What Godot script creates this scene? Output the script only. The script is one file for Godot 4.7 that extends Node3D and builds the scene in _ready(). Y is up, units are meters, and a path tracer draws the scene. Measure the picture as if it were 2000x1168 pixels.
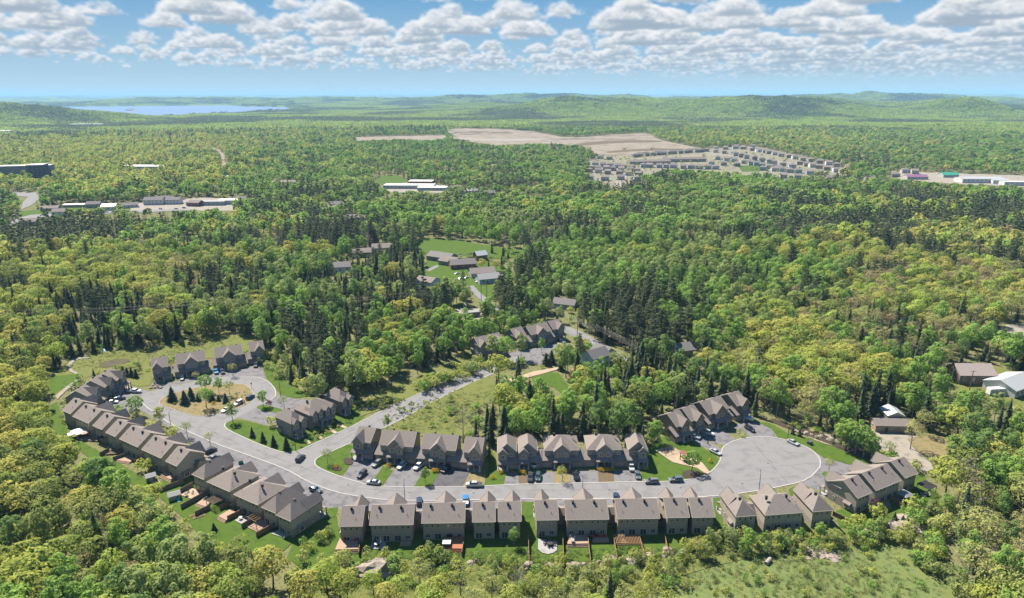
extends Node3D

# ---------------------------------------------------------------- mesh builder
class MB:
	var v := PackedVector3Array()
	var n := PackedVector3Array()
	var c := PackedColorArray()
	var col := Color(1, 1, 1)
	var tint := false
	func tri(a: Vector3, b: Vector3, d: Vector3) -> void:
		var k := (b - a).cross(d - a)
		if k.length_squared() < 1e-12:
			return
		k = k.normalized()
		v.push_back(a); v.push_back(d); v.push_back(b)
		n.push_back(k); n.push_back(k); n.push_back(k)
		if tint:
			c.push_back(col); c.push_back(col); c.push_back(col)
	func quad(a: Vector3, b: Vector3, d: Vector3, e: Vector3) -> void:
		tri(a, b, d)
		tri(a, d, e)
	func hexa(p: Array) -> void: # 0-3 bottom going round counter-clockwise from above, 4-7 top above them
		quad(p[4], p[5], p[6], p[7])
		quad(p[3], p[2], p[1], p[0])
		for i in 4:
			var j := (i + 1) % 4
			quad(p[i], p[j], p[j + 4], p[i + 4])
	func box(lo: Vector3, hi: Vector3) -> void:
		hexa([Vector3(lo.x, lo.y, hi.z), Vector3(hi.x, lo.y, hi.z), Vector3(hi.x, lo.y, lo.z), Vector3(lo.x, lo.y, lo.z),
			Vector3(lo.x, hi.y, hi.z), Vector3(hi.x, hi.y, hi.z), Vector3(hi.x, hi.y, lo.z), Vector3(lo.x, hi.y, lo.z)])
	func slab(a: Vector3, b: Vector3, d: Vector3, e: Vector3, t: float) -> void: # counter-clockwise from above, thickness t downwards
		var k := Vector3(0, -t, 0)
		hexa([a + k, b + k, d + k, e + k, a, b, d, e])
	func beam(a: Vector3, b: Vector3, w: float, h: float) -> void:
		var f := (b - a).normalized()
		var s := f.cross(Vector3.UP)
		s = Vector3.RIGHT if s.length() < 0.01 else s.normalized()
		var u := s.cross(f).normalized() * h * 0.5
		s = s * w * 0.5
		hexa([a - s - u, a + s - u, b + s - u, b - s - u, a - s + u, a + s + u, b + s + u, b - s + u])
	func tube(a: Vector3, b: Vector3, r0: float, r1: float, seg := 6, capped := false) -> void:
		var f := (b - a).normalized()
		var s := f.cross(Vector3.UP if absf(f.y) < 0.95 else Vector3.RIGHT).normalized()
		var u := s.cross(f)
		for i in seg:
			var t0 := TAU * i / seg
			var t1 := TAU * (i + 1) / seg
			var d0 := s * cos(t0) + u * sin(t0)
			var d1 := s * cos(t1) + u * sin(t1)
			quad(a + d1 * r0, a + d0 * r0, b + d0 * r1, b + d1 * r1)
			if capped:
				tri(b, b + d1 * r1, b + d0 * r1)
				tri(a, a + d0 * r0, a + d1 * r0)
	func lump(at: Vector3, r: Vector3, rng: RandomNumberGenerator, rough := 0.25, seg := 7, rings := 5) -> void:
		var p := []
		for i in rings + 1:
			var row := []
			var th := PI * i / rings
			for j in seg:
				var k := 1.0 + rng.randf_range(-rough, rough)
				if i == 0 or i == rings:
					k = 1.0
				var a := TAU * j / seg
				row.push_back(at + Vector3(sin(th) * cos(a) * r.x * k, cos(th) * r.y * k, sin(th) * sin(a) * r.z * k))
			p.push_back(row)
		for i in rings:
			for j in seg:
				var j2 := (j + 1) % seg
				quad(p[i][j], p[i][j2], p[i + 1][j2], p[i + 1][j])
	func sheet(poly: PackedVector2Array, y: float, y0 := -99.0) -> void:
		var q := poly
		if Geometry2D.is_polygon_clockwise(q):
			q = q.duplicate()
			q.reverse()
		var t := Geometry2D.triangulate_polygon(q)
		for i in range(0, t.size(), 3):
			var a := q[t[i]]
			var b := q[t[i + 1]]
			var d := q[t[i + 2]]
			var A := Vector3(a.x, y, a.y)
			var B := Vector3(b.x, y, b.y)
			var D := Vector3(d.x, y, d.y)
			if (B - A).cross(D - A).y > 0:
				tri(A, B, D)
			else:
				tri(A, D, B)
		if y0 > -90.0:
			var up := 0.0
			for i in q.size():
				var a := q[i]
				var b := q[(i + 1) % q.size()]
				up += a.x * b.y - b.x * a.y
			for i in q.size():
				var a := q[i]
				var b := q[(i + 1) % q.size()]
				if up > 0:
					var w := a
					a = b
					b = w
				quad(Vector3(a.x, y0, a.y), Vector3(b.x, y0, b.y), Vector3(b.x, y, b.y), Vector3(a.x, y, a.y))
	func mesh() -> ArrayMesh:
		var arr := []
		arr.resize(Mesh.ARRAY_MAX)
		arr[Mesh.ARRAY_VERTEX] = v
		arr[Mesh.ARRAY_NORMAL] = n
		if tint:
			arr[Mesh.ARRAY_COLOR] = c
		var m := ArrayMesh.new()
		m.add_surface_from_arrays(Mesh.PRIMITIVE_TRIANGLES, arr)
		return m

# ---------------------------------------------------------------- naming
var used := {}
func numbered(called: String) -> String:
	var k: int = used.get(called, 0)
	used[called] = k + 1
	return called if k == 0 else "%s_%03d" % [called, k]

func part(called: String, mesh: Mesh, m: Material, parent: Node3D) -> MeshInstance3D:
	var o := MeshInstance3D.new()
	o.mesh = mesh
	o.material_override = m
	o.name = called
	if parent == self:
		o.name = numbered(called)
	elif parent.has_node(NodePath(called)):
		var k := 1
		while parent.has_node(NodePath("%s_%03d" % [called, k])):
			k += 1
		o.name = "%s_%03d" % [called, k]
	parent.add_child(o, true)
	return o

func tag(o: Node, label: String, category := "", group := "", kind := "") -> void:
	o.set_meta("label", label)
	if category:
		o.set_meta("category", category)
	if group:
		o.set_meta("group", group)
	if kind:
		o.set_meta("kind", kind)

func thing(called: String, label: String, category: String, at: Vector3, turn := 0.0, group := "") -> Node3D:
	var o := Node3D.new()
	o.name = numbered(called)
	add_child(o)
	o.position = at
	o.rotation.y = turn
	tag(o, label, category, group)
	return o

func copy(o: Node3D, at: Vector3, turn: float, label: String, group := "") -> Node3D:
	var r: Node3D = o.duplicate()
	r.name = numbered(String(o.get_meta("base")) if o.has_meta("base") else String(o.name))
	add_child(r)
	r.position = at
	r.rotation = Vector3(0, turn, 0)
	tag(r, label, o.get_meta("category"), group)
	return r

func v3(p: Vector2, y := 0.0) -> Vector3:
	return Vector3(p.x, y, p.y)

func heading(a: Vector2, b: Vector2) -> float: # turn that points local +z from a to b
	return atan2(b.x - a.x, b.y - a.y)

# ---------------------------------------------------------------- materials
var M := {}
func mat(called: String, lin: Color, rough := 0.85, metal := 0.0) -> StandardMaterial3D:
	var m := StandardMaterial3D.new()
	m.resource_name = called
	m.albedo_color = lin.linear_to_srgb()
	m.roughness = rough
	m.metallic = metal
	m.metallic_specular = 0.35
	M[called] = m
	return m

func noise_tex(cols: Array, freq: float, seed_: int, octaves := 4, size := 512, offs: Array = [], warp := 0.0) -> NoiseTexture2D:
	var f := FastNoiseLite.new()
	f.seed = seed_
	f.frequency = freq
	f.fractal_octaves = octaves
	f.noise_type = FastNoiseLite.TYPE_SIMPLEX_SMOOTH
	if warp > 0.0:
		f.domain_warp_enabled = true
		f.domain_warp_amplitude = warp
	var g := Gradient.new()
	var o := PackedFloat32Array()
	var k := PackedColorArray()
	for i in cols.size():
		o.push_back(offs[i] if offs else 0.2 + 0.6 * i / maxf(1.0, cols.size() - 1.0))
		k.push_back((cols[i] as Color).linear_to_srgb())
	g.offsets = o
	g.colors = k
	var t := NoiseTexture2D.new()
	t.width = size
	t.height = size
	t.seamless = true
	t.noise = f
	t.color_ramp = g
	return t

func ground_mat(called: String, cols: Array, metres: float, seed_: int, rough := 0.95, freq := 0.02, over: Array = [], over_m := 60.0) -> StandardMaterial3D:
	var m := mat(called, Color(1, 1, 1), rough)
	m.albedo_texture = noise_tex(cols, freq, seed_)
	m.uv1_triplanar = true
	m.uv1_world_triplanar = true
	m.uv1_scale = Vector3.ONE / metres
	m.metallic_specular = 0.2
	if over:
		m.detail_enabled = true
		m.detail_blend_mode = BaseMaterial3D.BLEND_MODE_MUL
		m.detail_uv_layer = BaseMaterial3D.DETAIL_UV_2
		m.detail_albedo = noise_tex(over, 0.012, seed_ + 50, 5)
		m.uv2_triplanar = true
		m.uv2_world_triplanar = true
		m.uv2_scale = Vector3.ONE / over_m
	return m

func g(x: float) -> Color:
	return Color(x, x, x)

func make_materials() -> void:
	ground_mat("forest_floor", [Color(0.06, 0.064, 0.030), Color(0.085, 0.085, 0.042), Color(0.09, 0.11, 0.04)], 14, 1, 1.0, 0.03)
	ground_mat("asphalt", [Color(0.130, 0.131, 0.134), Color(0.144, 0.144, 0.150), Color(0.155, 0.157, 0.162)], 9, 2, 0.9, 0.03, [g(0.86), g(1.0), g(1.04)], 38)
	ground_mat("driveway", [Color(0.113, 0.111, 0.120), Color(0.130, 0.129, 0.136)], 6, 3, 0.9, 0.03, [g(0.72), g(1.0), g(1.1)], 24)
	ground_mat("driveway_dark", [Color(0.060, 0.060, 0.067), Color(0.079, 0.079, 0.086)], 6, 3, 0.9, 0.03, [g(0.8), g(1.0), g(1.1)], 20)
	ground_mat("kerb", [Color(0.222, 0.216, 0.211), Color(0.280, 0.275, 0.270)], 5, 4, 0.9)
	ground_mat("lawn", [Color(0.036, 0.063, 0.011), Color(0.048, 0.084, 0.013), Color(0.064, 0.100, 0.019)], 2.2, 5, 1.0, 0.03, [Color(0.72, 0.8, 0.8), Color(1, 1, 1), Color(1.0, 0.98, 0.9)], 22)
	ground_mat("rough_grass", [Color(0.066, 0.076, 0.026), Color(0.098, 0.116, 0.034), Color(0.125, 0.130, 0.050)], 6, 6, 1.0, 0.04, [Color(0.72, 0.8, 0.7), Color(1, 1, 1), Color(1.0, 0.93, 0.8)], 40)
	ground_mat("meadow", [Color(0.067, 0.092, 0.032), Color(0.099, 0.129, 0.046), Color(0.131, 0.154, 0.064)], 3.0, 7, 1.0, 0.05, [Color(0.76, 0.82, 0.72), Color(1, 1, 1), Color(1.0, 0.92, 0.82)], 30)
	ground_mat("dry_grass", [Color(0.11, 0.10, 0.05), Color(0.155, 0.125, 0.070), Color(0.185, 0.15, 0.09)], 4, 8, 1.0, 0.04, [Color(0.7, 0.8, 0.62), Color(1, 1, 1), Color(1.0, 0.94, 0.9)], 16)
	ground_mat("soil", [Color(0.075, 0.055, 0.035), Color(0.105, 0.082, 0.052)], 3, 9)
	ground_mat("mulch", [Color(0.030, 0.024, 0.020), Color(0.055, 0.044, 0.036)], 2, 10)
	ground_mat("sand", [Color(0.235, 0.184, 0.133), Color(0.285, 0.230, 0.170)], 6, 11, 0.95, 0.03, [g(0.85), g(1.0), g(1.05)], 20)
	ground_mat("pit_sand", [Color(0.133, 0.113, 0.087), Color(0.172, 0.149, 0.120), Color(0.199, 0.178, 0.151)], 90, 12, 0.95, 0.03, [Color(0.72, 0.68, 0.64), Color(1, 1, 1), Color(1.05, 1.03, 1.0)], 300)
	ground_mat("gravel", [Color(0.138, 0.124, 0.106), Color(0.202, 0.184, 0.161), Color(0.248, 0.230, 0.202)], 7, 13, 0.95, 0.04, [g(0.7), g(1.0), g(1.08)], 24)
	ground_mat("estate_ground", [Color(0.085, 0.09, 0.045), Color(0.15, 0.14, 0.11), Color(0.19, 0.175, 0.15)], 60, 33, 0.95, 0.03)
	ground_mat("granite", [Color(0.125, 0.108, 0.090), Color(0.225, 0.198, 0.170), Color(0.285, 0.258, 0.228)], 4, 14, 0.9, 0.03, [Color(0.62, 0.6, 0.58), Color(1, 1, 1), Color(1.0, 0.95, 0.92)], 9)
	ground_mat("paving", [Color(0.19, 0.19, 0.19), Color(0.25, 0.245, 0.24)], 1.2, 15)
	ground_mat("pond", [Color(0.045, 0.042, 0.028), Color(0.085, 0.075, 0.045)], 5, 16)
	ground_mat("shingle", [Color(0.141, 0.122, 0.112), Color(0.169, 0.149, 0.137), Color(0.192, 0.169, 0.160)], 2.4, 17, 0.95, 0.05, [g(0.86), g(1.0), g(1.05)], 7)
	ground_mat("shingle_grey", [Color(0.12, 0.114, 0.116), Color(0.15, 0.143, 0.145)], 2.4, 18, 0.95, 0.05)
	ground_mat("stone", [Color(0.142, 0.124, 0.110), Color(0.224, 0.202, 0.180), Color(0.298, 0.274, 0.248)], 2.0, 19, 0.95, 0.06)
	ground_mat("siding_taupe", [Color(0.224, 0.195, 0.155), Color(0.252, 0.221, 0.179)], 4, 20)
	ground_mat("siding_beige", [Color(0.282, 0.254, 0.204), Color(0.314, 0.281, 0.230)], 4, 21)
	ground_mat("siding_grey", [Color(0.183, 0.175, 0.160), Color(0.214, 0.205, 0.185)], 4, 22)
	ground_mat("siding_brown", [Color(0.167, 0.136, 0.103), Color(0.203, 0.167, 0.129)], 4, 23)
	ground_mat("cedar", [Color(0.17, 0.105, 0.055), Color(0.25, 0.165, 0.095)], 1.5, 24)
	ground_mat("weathered_wood", [Color(0.125, 0.100, 0.076), Color(0.18, 0.148, 0.115)], 1.5, 25)
	ground_mat("deck", [Color(0.22, 0.155, 0.115), Color(0.28, 0.205, 0.16)], 1.2, 26)
	ground_mat("red_deck", [Color(0.21, 0.088, 0.05), Color(0.27, 0.12, 0.07)], 1.2, 27)
	ground_mat("bark", [Color(0.055, 0.045, 0.036), Color(0.095, 0.080, 0.066)], 1.0, 28)
	ground_mat("pale_bark", [Color(0.16, 0.145, 0.13), Color(0.24, 0.22, 0.20)], 1.0, 29)
	ground_mat("rusty_roof", [Color(0.20, 0.12, 0.09), Color(0.27, 0.235, 0.22), Color(0.30, 0.31, 0.32)], 3, 30, 0.6)
	mat("trim", Color(0.36, 0.33, 0.28))
	mat("white", Color(0.48, 0.48, 0.47), 0.6)
	mat("offwhite", Color(0.34, 0.34, 0.325), 0.7)
	mat("garage_door", Color(0.24, 0.22, 0.195), 0.6)
	mat("door", Color(0.05, 0.045, 0.04), 0.5)
	mat("glass", Color(0.035, 0.042, 0.05), 0.08).metallic_specular = 0.7
	mat("car_glass", Color(0.012, 0.015, 0.018), 0.06).metallic_specular = 0.7
	mat("black", Color(0.018, 0.018, 0.02), 0.6)
	mat("tyre", Color(0.012, 0.012, 0.012), 0.9)
	mat("rim", Color(0.35, 0.35, 0.36), 0.35, 0.8)
	mat("headlight", Color(0.6, 0.6, 0.58), 0.15)
	mat("taillight", Color(0.3, 0.015, 0.012), 0.2)
	mat("pole", Color(0.03, 0.032, 0.035), 0.5, 0.3)
	mat("metal_roof", Color(0.29, 0.31, 0.325), 0.55, 0.2)
	mat("steel", Color(0.30, 0.31, 0.32), 0.4, 0.6)
	mat("pole_wood", Color(0.12, 0.095, 0.072))
	mat("wire", Color(0.05, 0.05, 0.05), 0.5)
	mat("red", Color(0.35, 0.03, 0.02), 0.5)
	mat("pink", Color(0.45, 0.24, 0.20), 0.8)
	mat("teal", Color(0.03, 0.24, 0.26), 0.5)
	mat("blue", Color(0.02, 0.22, 0.42), 0.5)
	mat("yellow", Color(0.45, 0.28, 0.02), 0.5)
	mat("excavator_yellow", Color(0.42, 0.24, 0.03), 0.5)
	mat("green_roof", Color(0.03, 0.22, 0.14), 0.5)
	mat("purple_roof", Color(0.16, 0.08, 0.15), 0.6)
	mat("brick_red", Color(0.15, 0.06, 0.045))
	mat("pale_blue", Color(0.30, 0.37, 0.42), 0.7)
	mat("dark_grey", Color(0.05, 0.052, 0.056), 0.7)
	mat("mid_grey", Color(0.16, 0.165, 0.17), 0.7)
	mat("skin", Color(0.35, 0.2, 0.14), 0.6)
	mat("cloth_dark", Color(0.022, 0.025, 0.035), 0.9)
	mat("cloth_blue", Color(0.03, 0.06, 0.14), 0.9)
	mat("hair", Color(0.03, 0.02, 0.012), 0.8)
	var w := mat("lake_water", Color(0.105, 0.155, 0.255), 0.9)
	w.metallic_specular = 0.1
	mat("leaf", Color(1, 1, 1), 0.75)
	for k in LEAF.size():
		leaf_mat("leaf_%d" % k, LEAF[k])
	leaf_mat("leaf_any", Color(1, 1, 1))

func leaf_mat(called: String, lin: Color) -> void:
	var m := mat(called, lin, 0.8)
	m.vertex_color_use_as_albedo = true
	m.backlight_enabled = true
	m.backlight = g(1.0).linear_to_srgb()
	m.metallic_specular = 0.25
	M[called] = m

# leaf colours: 0-4 maples, 5-8 poplars, 9-11 budding, 12-14 spruce, 15-17 pine, 18 shrub, 19 yellow flowers, 20 plum, 21 dead
const LEAF: Array[Color] = [Color(0.332, 0.371, 0.087), Color(0.251, 0.315, 0.080), Color(0.389, 0.383, 0.105), Color(0.206, 0.245, 0.073), Color(0.312, 0.392, 0.086), Color(0.199, 0.322, 0.075), Color(0.233, 0.364, 0.082), Color(0.147, 0.234, 0.069), Color(0.262, 0.330, 0.114), Color(0.351, 0.344, 0.138), Color(0.342, 0.371, 0.125), Color(0.347, 0.297, 0.144), Color(0.074, 0.104, 0.060), Color(0.096, 0.132, 0.066), Color(0.120, 0.152, 0.074), Color(0.106, 0.135, 0.072), Color(0.137, 0.164, 0.083), Color(0.091, 0.115, 0.068), Color(0.207, 0.257, 0.095), Color(0.480, 0.340, 0.012), Color(0.210, 0.090, 0.110), Color(0.200, 0.180, 0.160), Color(0.115, 0.160, 0.105)]

# ---------------------------------------------------------------- trees
func turned(a: float, s: Vector3) -> Basis:
	return Basis(Vector3.UP, a) * Basis.from_scale(s)

func leaf_card(m: MB, p: Vector3, nrm: Vector3, s: float, rng: RandomNumberGenerator) -> void:
	var t := nrm.cross(Vector3(rng.randf() - 0.5, rng.randf() - 0.5, rng.randf() - 0.5)).normalized()
	var b := nrm.cross(t)
	var k := rng.randf_range(0.86, 1.14)
	m.col = Color(k * rng.randf_range(0.94, 1.06), k, k * rng.randf_range(0.85, 1.1))
	var f := nrm * s * rng.randf_range(-0.3, 0.3)
	m.quad(p - t * s * rng.randf_range(0.8, 1.2), p - b * s * rng.randf_range(0.55, 0.85) + f, p + t * s * rng.randf_range(0.8, 1.2), p + b * s * rng.randf_range(0.55, 0.85) + f)

func rnd_dir(rng: RandomNumberGenerator) -> Vector3:
	var y := rng.randf_range(-1, 1)
	var a := rng.randf() * TAU
	var r := sqrt(1.0 - y * y)
	return Vector3(r * cos(a), y, r * sin(a))

func leafy(R: Vector3, cy: float, blobs: int, br: float, per: int, ls: float, seed_: int, keep := 1.0) -> ArrayMesh:
	var rng := RandomNumberGenerator.new()
	rng.seed = seed_
	var m := MB.new()
	m.tint = true
	var cs := []
	for i in blobs:
		var d := rnd_dir(rng)
		var rad := pow(rng.randf(), 0.4) * 0.84
		if d.y < -0.3:
			d.y *= 0.6
		cs.push_back([Vector3(d.x * R.x, d.y * R.y, d.z * R.z) * rad + Vector3(0, cy, 0), br * rng.randf_range(0.55, 1.3)])
	for b in cs:
		var bc: Vector3 = b[0]
		var r: float = b[1]
		for k in per:
			if rng.randf() > keep:
				continue
			var d := rnd_dir(rng)
			if d.y < -0.25 and rng.randf() < 0.75:
				d.y = -d.y
			var p: Vector3 = bc + d * r * rng.randf_range(0.78, 1.08) * Vector3(1, 0.85, 1)
			var inside := false
			for o in cs:
				if (p - (o[0] as Vector3)).length() < float(o[1]) * 0.72:
					inside = true
					break
			if inside:
				continue
			var nrm := (d + rnd_dir(rng) * 0.38 + (p - Vector3(0, cy, 0)).normalized() * 0.25).normalized()
			leaf_card(m, p, nrm, ls, rng)
	return m.mesh()

func branchy(h: float, r0: float, crown_y: float, spread: float, seed_: int, limbs := 7, twigs := 0) -> ArrayMesh:
	var rng := RandomNumberGenerator.new()
	rng.seed = seed_
	var m := MB.new()
	var lean := Vector3(rng.randf_range(-0.3, 0.3), 0, rng.randf_range(-0.3, 0.3))
	var mid := Vector3(0, crown_y * 0.75, 0) + lean
	var top := Vector3(0, h, 0) + lean * 2.0
	m.tube(Vector3.ZERO, mid, r0, r0 * 0.7, 6)
	m.tube(mid, top, r0 * 0.7, 0.03, 5)
	for i in limbs:
		var t := (i + 0.5) / limbs
		var s := mid.lerp(top, t * 0.8)
		var a := i * 2.4 + rng.randf()
		var l := spread * (1.05 - t * 0.6) * rng.randf_range(0.75, 1.1)
		var e := s + Vector3(cos(a) * l, l * rng.randf_range(0.45, 0.95), sin(a) * l)
		var k := s.lerp(e, 0.5) + Vector3(0, -l * 0.1, 0)
		m.tube(s, k, r0 * 0.36, r0 * 0.24, 4)
		m.tube(k, e, r0 * 0.24, 0.02, 4)
		for j in twigs:
			var q := s.lerp(e, rng.randf_range(0.35, 1.0))
			var e2 := q + (Vector3(cos(a), 0.6, sin(a)) + rnd_dir(rng) * 0.9) * l * 0.36
			m.tube(q, e2, r0 * 0.11, 0.012, 3)
			for w in 2:
				var q2 := q.lerp(e2, rng.randf_range(0.4, 1.0))
				m.tube(q2, q2 + (rnd_dir(rng) + Vector3(0, 0.4, 0)) * l * 0.18, 0.03, 0.008, 3)
	return m.mesh()

func spruce(h: float, r: float, base: float, levels: int, per: int, seed_: int, w := 0.42) -> ArrayMesh:
	var rng := RandomNumberGenerator.new()
	rng.seed = seed_
	var m := MB.new()
	m.tint = true
	for i in levels:
		var t := float(i) / levels
		var y := base + (h - base) * t
		var rr := r * pow(1.0 - t, 0.8) * rng.randf_range(0.8, 1.12) + 0.12
		for j in per:
			var a := TAU * (j + rng.randf() * 0.8) / per + i * 0.7
			var d := Vector3(cos(a), 0, sin(a))
			var s := Vector3(-d.z, 0, d.x)
			var l := rr * rng.randf_range(0.5, 1.2)
			var ww := w * rng.randf_range(0.8, 1.3) * (0.45 + 0.55 * rr / r)
			var k := rng.randf_range(0.6, 1.4)
			m.col = Color(k, k, k * rng.randf_range(0.85, 1.1))
			var y1 := y + rng.randf_range(-0.15, 0.15)
			var p0 := Vector3(0, y1, 0) + d * 0.05
			var p1 := d * l * 0.55 + Vector3(0, y1 - l * 0.12, 0)
			var p2 := d * l + Vector3(0, y1 - l * rng.randf_range(0.28, 0.45), 0)
			m.quad(p0 + s * ww * 0.4, p1 + s * ww - Vector3(0, 0.22 * ww, 0), p1 - s * ww - Vector3(0, 0.22 * ww, 0), p0 - s * ww * 0.4)
			m.tri(p1 + s * ww - Vector3(0, 0.22 * ww, 0), p2, p1 - s * ww - Vector3(0, 0.22 * ww, 0))
	m.tri(Vector3(0.1, h - 0.6, 0), Vector3(0, h + 0.5, 0), Vector3(-0.1, h - 0.6, 0.05))
	return m.mesh()

func pine(h: float, r: float, seed_: int, clumps: int, per: int, ls: float) -> ArrayMesh:
	var rng := RandomNumberGenerator.new()
	rng.seed = seed_
	var m := MB.new()
	m.tint = true
	for i in clumps:
		var t := (i + rng.randf() * 0.6) / clumps
		var y := h * (0.30 + 0.68 * t)
		var rr := r * (0.55 + 0.45 * sin(PI * minf(1.0, 0.25 + t * 0.8))) * (1.0 - t * 0.55)
		var a := i * 2.4 + rng.randf() * 0.8
		var c := Vector3(cos(a) * rr * 0.62, y, sin(a) * rr * 0.62)
		var cr := Vector3(1.0, 0.42, 1.0) * rr * rng.randf_range(0.45, 0.62)
		for k in per:
			var d := rnd_dir(rng)
			if d.y < 0 and rng.randf() < 0.6:
				d.y = -d.y
			leaf_card(m, c + d * cr * rng.randf_range(0.6, 1.05), (d + rnd_dir(rng) * 0.7 + Vector3(0, 0.35, 0)).normalized(), ls, rng)
	return m.mesh()

func straight_trunk(h: float, r: float) -> ArrayMesh:
	var m := MB.new()
	m.tube(Vector3.ZERO, Vector3(0, h * 0.5, 0), r, r * 0.65, 6)
	m.tube(Vector3(0, h * 0.5, 0), Vector3(0, h, 0), r * 0.65, 0.03, 5)
	return m.mesh()

# kind: [name, category, plain words, crown meshes, trunk meshes, far crown, tints, trunk material]
var kinds := []
const MAPLE := 0
const POPLAR := 1
const BUD := 2
const BARE := 3
const SPRUCE := 4
const PINE := 5
const SHRUB := 6
func make_kinds() -> void:
	var k := []
	k.push_back({"name": "maple_tree", "words": "spreading maple", "mass": "maple_woods", "crown": [leafy(Vector3(4.6, 4.1, 4.6), 7.6, 36, 1.75, 62, 0.40, 11), leafy(Vector3(5.2, 3.8, 4.6), 7.3, 40, 1.6, 62, 0.40, 12), leafy(Vector3(4.0, 4.6, 4.2), 8.0, 34, 1.7, 62, 0.40, 13), leafy(Vector3(4.4, 4.0, 5.0), 7.5, 32, 1.9, 62, 0.38, 14)],
		"trunk": [branchy(9.5, 0.26, 4.5, 3.2, 21), branchy(9.2, 0.28, 4.2, 3.6, 22)], "far": leafy(Vector3(4.6, 3.7, 4.6), 8.0, 10, 2.4, 15, 1.15, 15), "tints": [0, 1, 2, 3, 4], "adj": ["yellow-green", "mid-green", "golden", "olive", "lime-green"], "bark": "bark"})
	k.push_back({"name": "poplar_tree", "words": "tall poplar", "mass": "poplar_woods", "crown": [leafy(Vector3(3.1, 6.2, 3.1), 8.2, 34, 1.45, 60, 0.36, 31), leafy(Vector3(3.5, 5.8, 3.2), 7.8, 34, 1.5, 60, 0.36, 32), leafy(Vector3(2.8, 6.6, 3.0), 8.6, 32, 1.4, 60, 0.36, 33)],
		"trunk": [branchy(13, 0.2, 5.0, 1.9, 41, 8), branchy(12.5, 0.22, 4.6, 2.0, 42, 8)], "far": leafy(Vector3(3.3, 5.0, 3.3), 8.6, 10, 2.0, 14, 1.05, 35), "tints": [5, 6, 7, 8], "adj": ["bright green", "fresh green", "deep green", "pale green"], "bark": "pale_bark"})
	k.push_back({"name": "budding_tree", "words": "thinly leaved budding tree", "mass": "budding_woods", "crown": [leafy(Vector3(3.9, 3.8, 3.9), 8.4, 34, 1.5, 54, 0.27, 51, 0.62), leafy(Vector3(4.2, 3.4, 3.8), 8.0, 34, 1.5, 54, 0.27, 52, 0.62)],
		"trunk": [branchy(12, 0.22, 4.0, 3.6, 61, 11, 7), branchy(11.5, 0.24, 3.8, 3.8, 62, 11, 7)], "far": leafy(Vector3(4.0, 3.7, 4.0), 8.2, 10, 2.1, 13, 0.95, 55), "tints": [9, 10, 11], "adj": ["tan", "pale gold", "rust-tinged"], "bark": "pale_bark"})
	k.push_back({"name": "bare_tree", "words": "bare grey tree", "mass": "bare_woods", "crown": [leafy(Vector3(2.8, 3.4, 2.8), 7.6, 22, 1.2, 22, 0.14, 71, 0.5)],
		"trunk": [branchy(12, 0.2, 3.6, 3.2, 72, 14, 11)], "far": leafy(Vector3(2.8, 3.6, 2.8), 7.8, 7, 1.6, 8, 0.6, 75, 0.7), "tints": [21], "adj": ["leafless"], "bark": "pale_bark"})
	k.push_back({"name": "spruce_tree", "words": "narrow spruce", "mass": "spruce_woods", "crown": [spruce(15, 3.2, 1.2, 25, 11, 81, 0.5), spruce(16, 2.8, 1.6, 26, 10, 82, 0.5), spruce(13.5, 3.5, 0.8, 23, 12, 83, 0.5)],
		"trunk": [straight_trunk(15, 0.2)], "far": spruce(15, 3.2, 1.0, 8, 6, 85, 1.1), "tints": [12, 13, 14], "adj": ["dark", "deep green", "olive-dark"], "bark": "bark"})
	k.push_back({"name": "pine_tree", "words": "broad pine", "mass": "pine_woods", "crown": [pine(18, 3.6, 91, 20, 62, 0.34), pine(19.5, 3.3, 92, 22, 58, 0.34), pine(17, 4.0, 93, 20, 64, 0.34)],
		"trunk": [straight_trunk(17.5, 0.26)], "far": pine(18, 3.6, 95, 8, 12, 1.0), "tints": [15, 16, 17], "adj": ["dusky", "grey-green", "dark"], "bark": "bark"})
	k.push_back({"name": "shrub", "words": "leafy shrub", "mass": "scrub", "crown": [leafy(Vector3(1.5, 1.3, 1.5), 1.5, 14, 0.75, 42, 0.20, 101, 0.8), leafy(Vector3(1.2, 1.8, 1.2), 1.9, 14, 0.65, 42, 0.18, 102, 0.7), leafy(Vector3(1.9, 1.1, 1.6), 1.2, 16, 0.7, 42, 0.20, 103, 0.8)],
		"trunk": [branchy(2.4, 0.05, 0.5, 1.0, 104, 6, 2)], "far": leafy(Vector3(1.5, 1.3, 1.5), 1.5, 6, 0.9, 14, 0.35, 105), "tints": [18, 5, 0, 10], "adj": ["olive", "green", "yellow-green", "straw-coloured"], "bark": "bark"})
	kinds = k

func plant(kind: int, variant: int, tint: int, at: Vector3, turn: float, scale_: Vector3, label: String, group: String, called := "", cat := "") -> Node3D:
	var k: Dictionary = kinds[kind]
	var o := thing(called if called else String(k.name), label, cat if cat else ("shrub" if kind == SHRUB else "tree"), at, turn, group)
	part("trunk" if kind != SHRUB else "stem", k.trunk[variant % k.trunk.size()], M[k.bark], o)
	part("crown" if kind != SHRUB else "foliage", k.crown[variant % k.crown.size()], M["leaf_%d" % tint], o)
	o.scale = scale_
	return o

# landmarks by which a tree's label says where it stands
var marks := []
func where(x: float, z: float) -> String:
	var best := 1e9
	var s := ""
	for m in marks:
		var d := Vector2(x, z).distance_squared_to(m[0])
		if d < best:
			best = d
			s = m[1]
	return s

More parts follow.
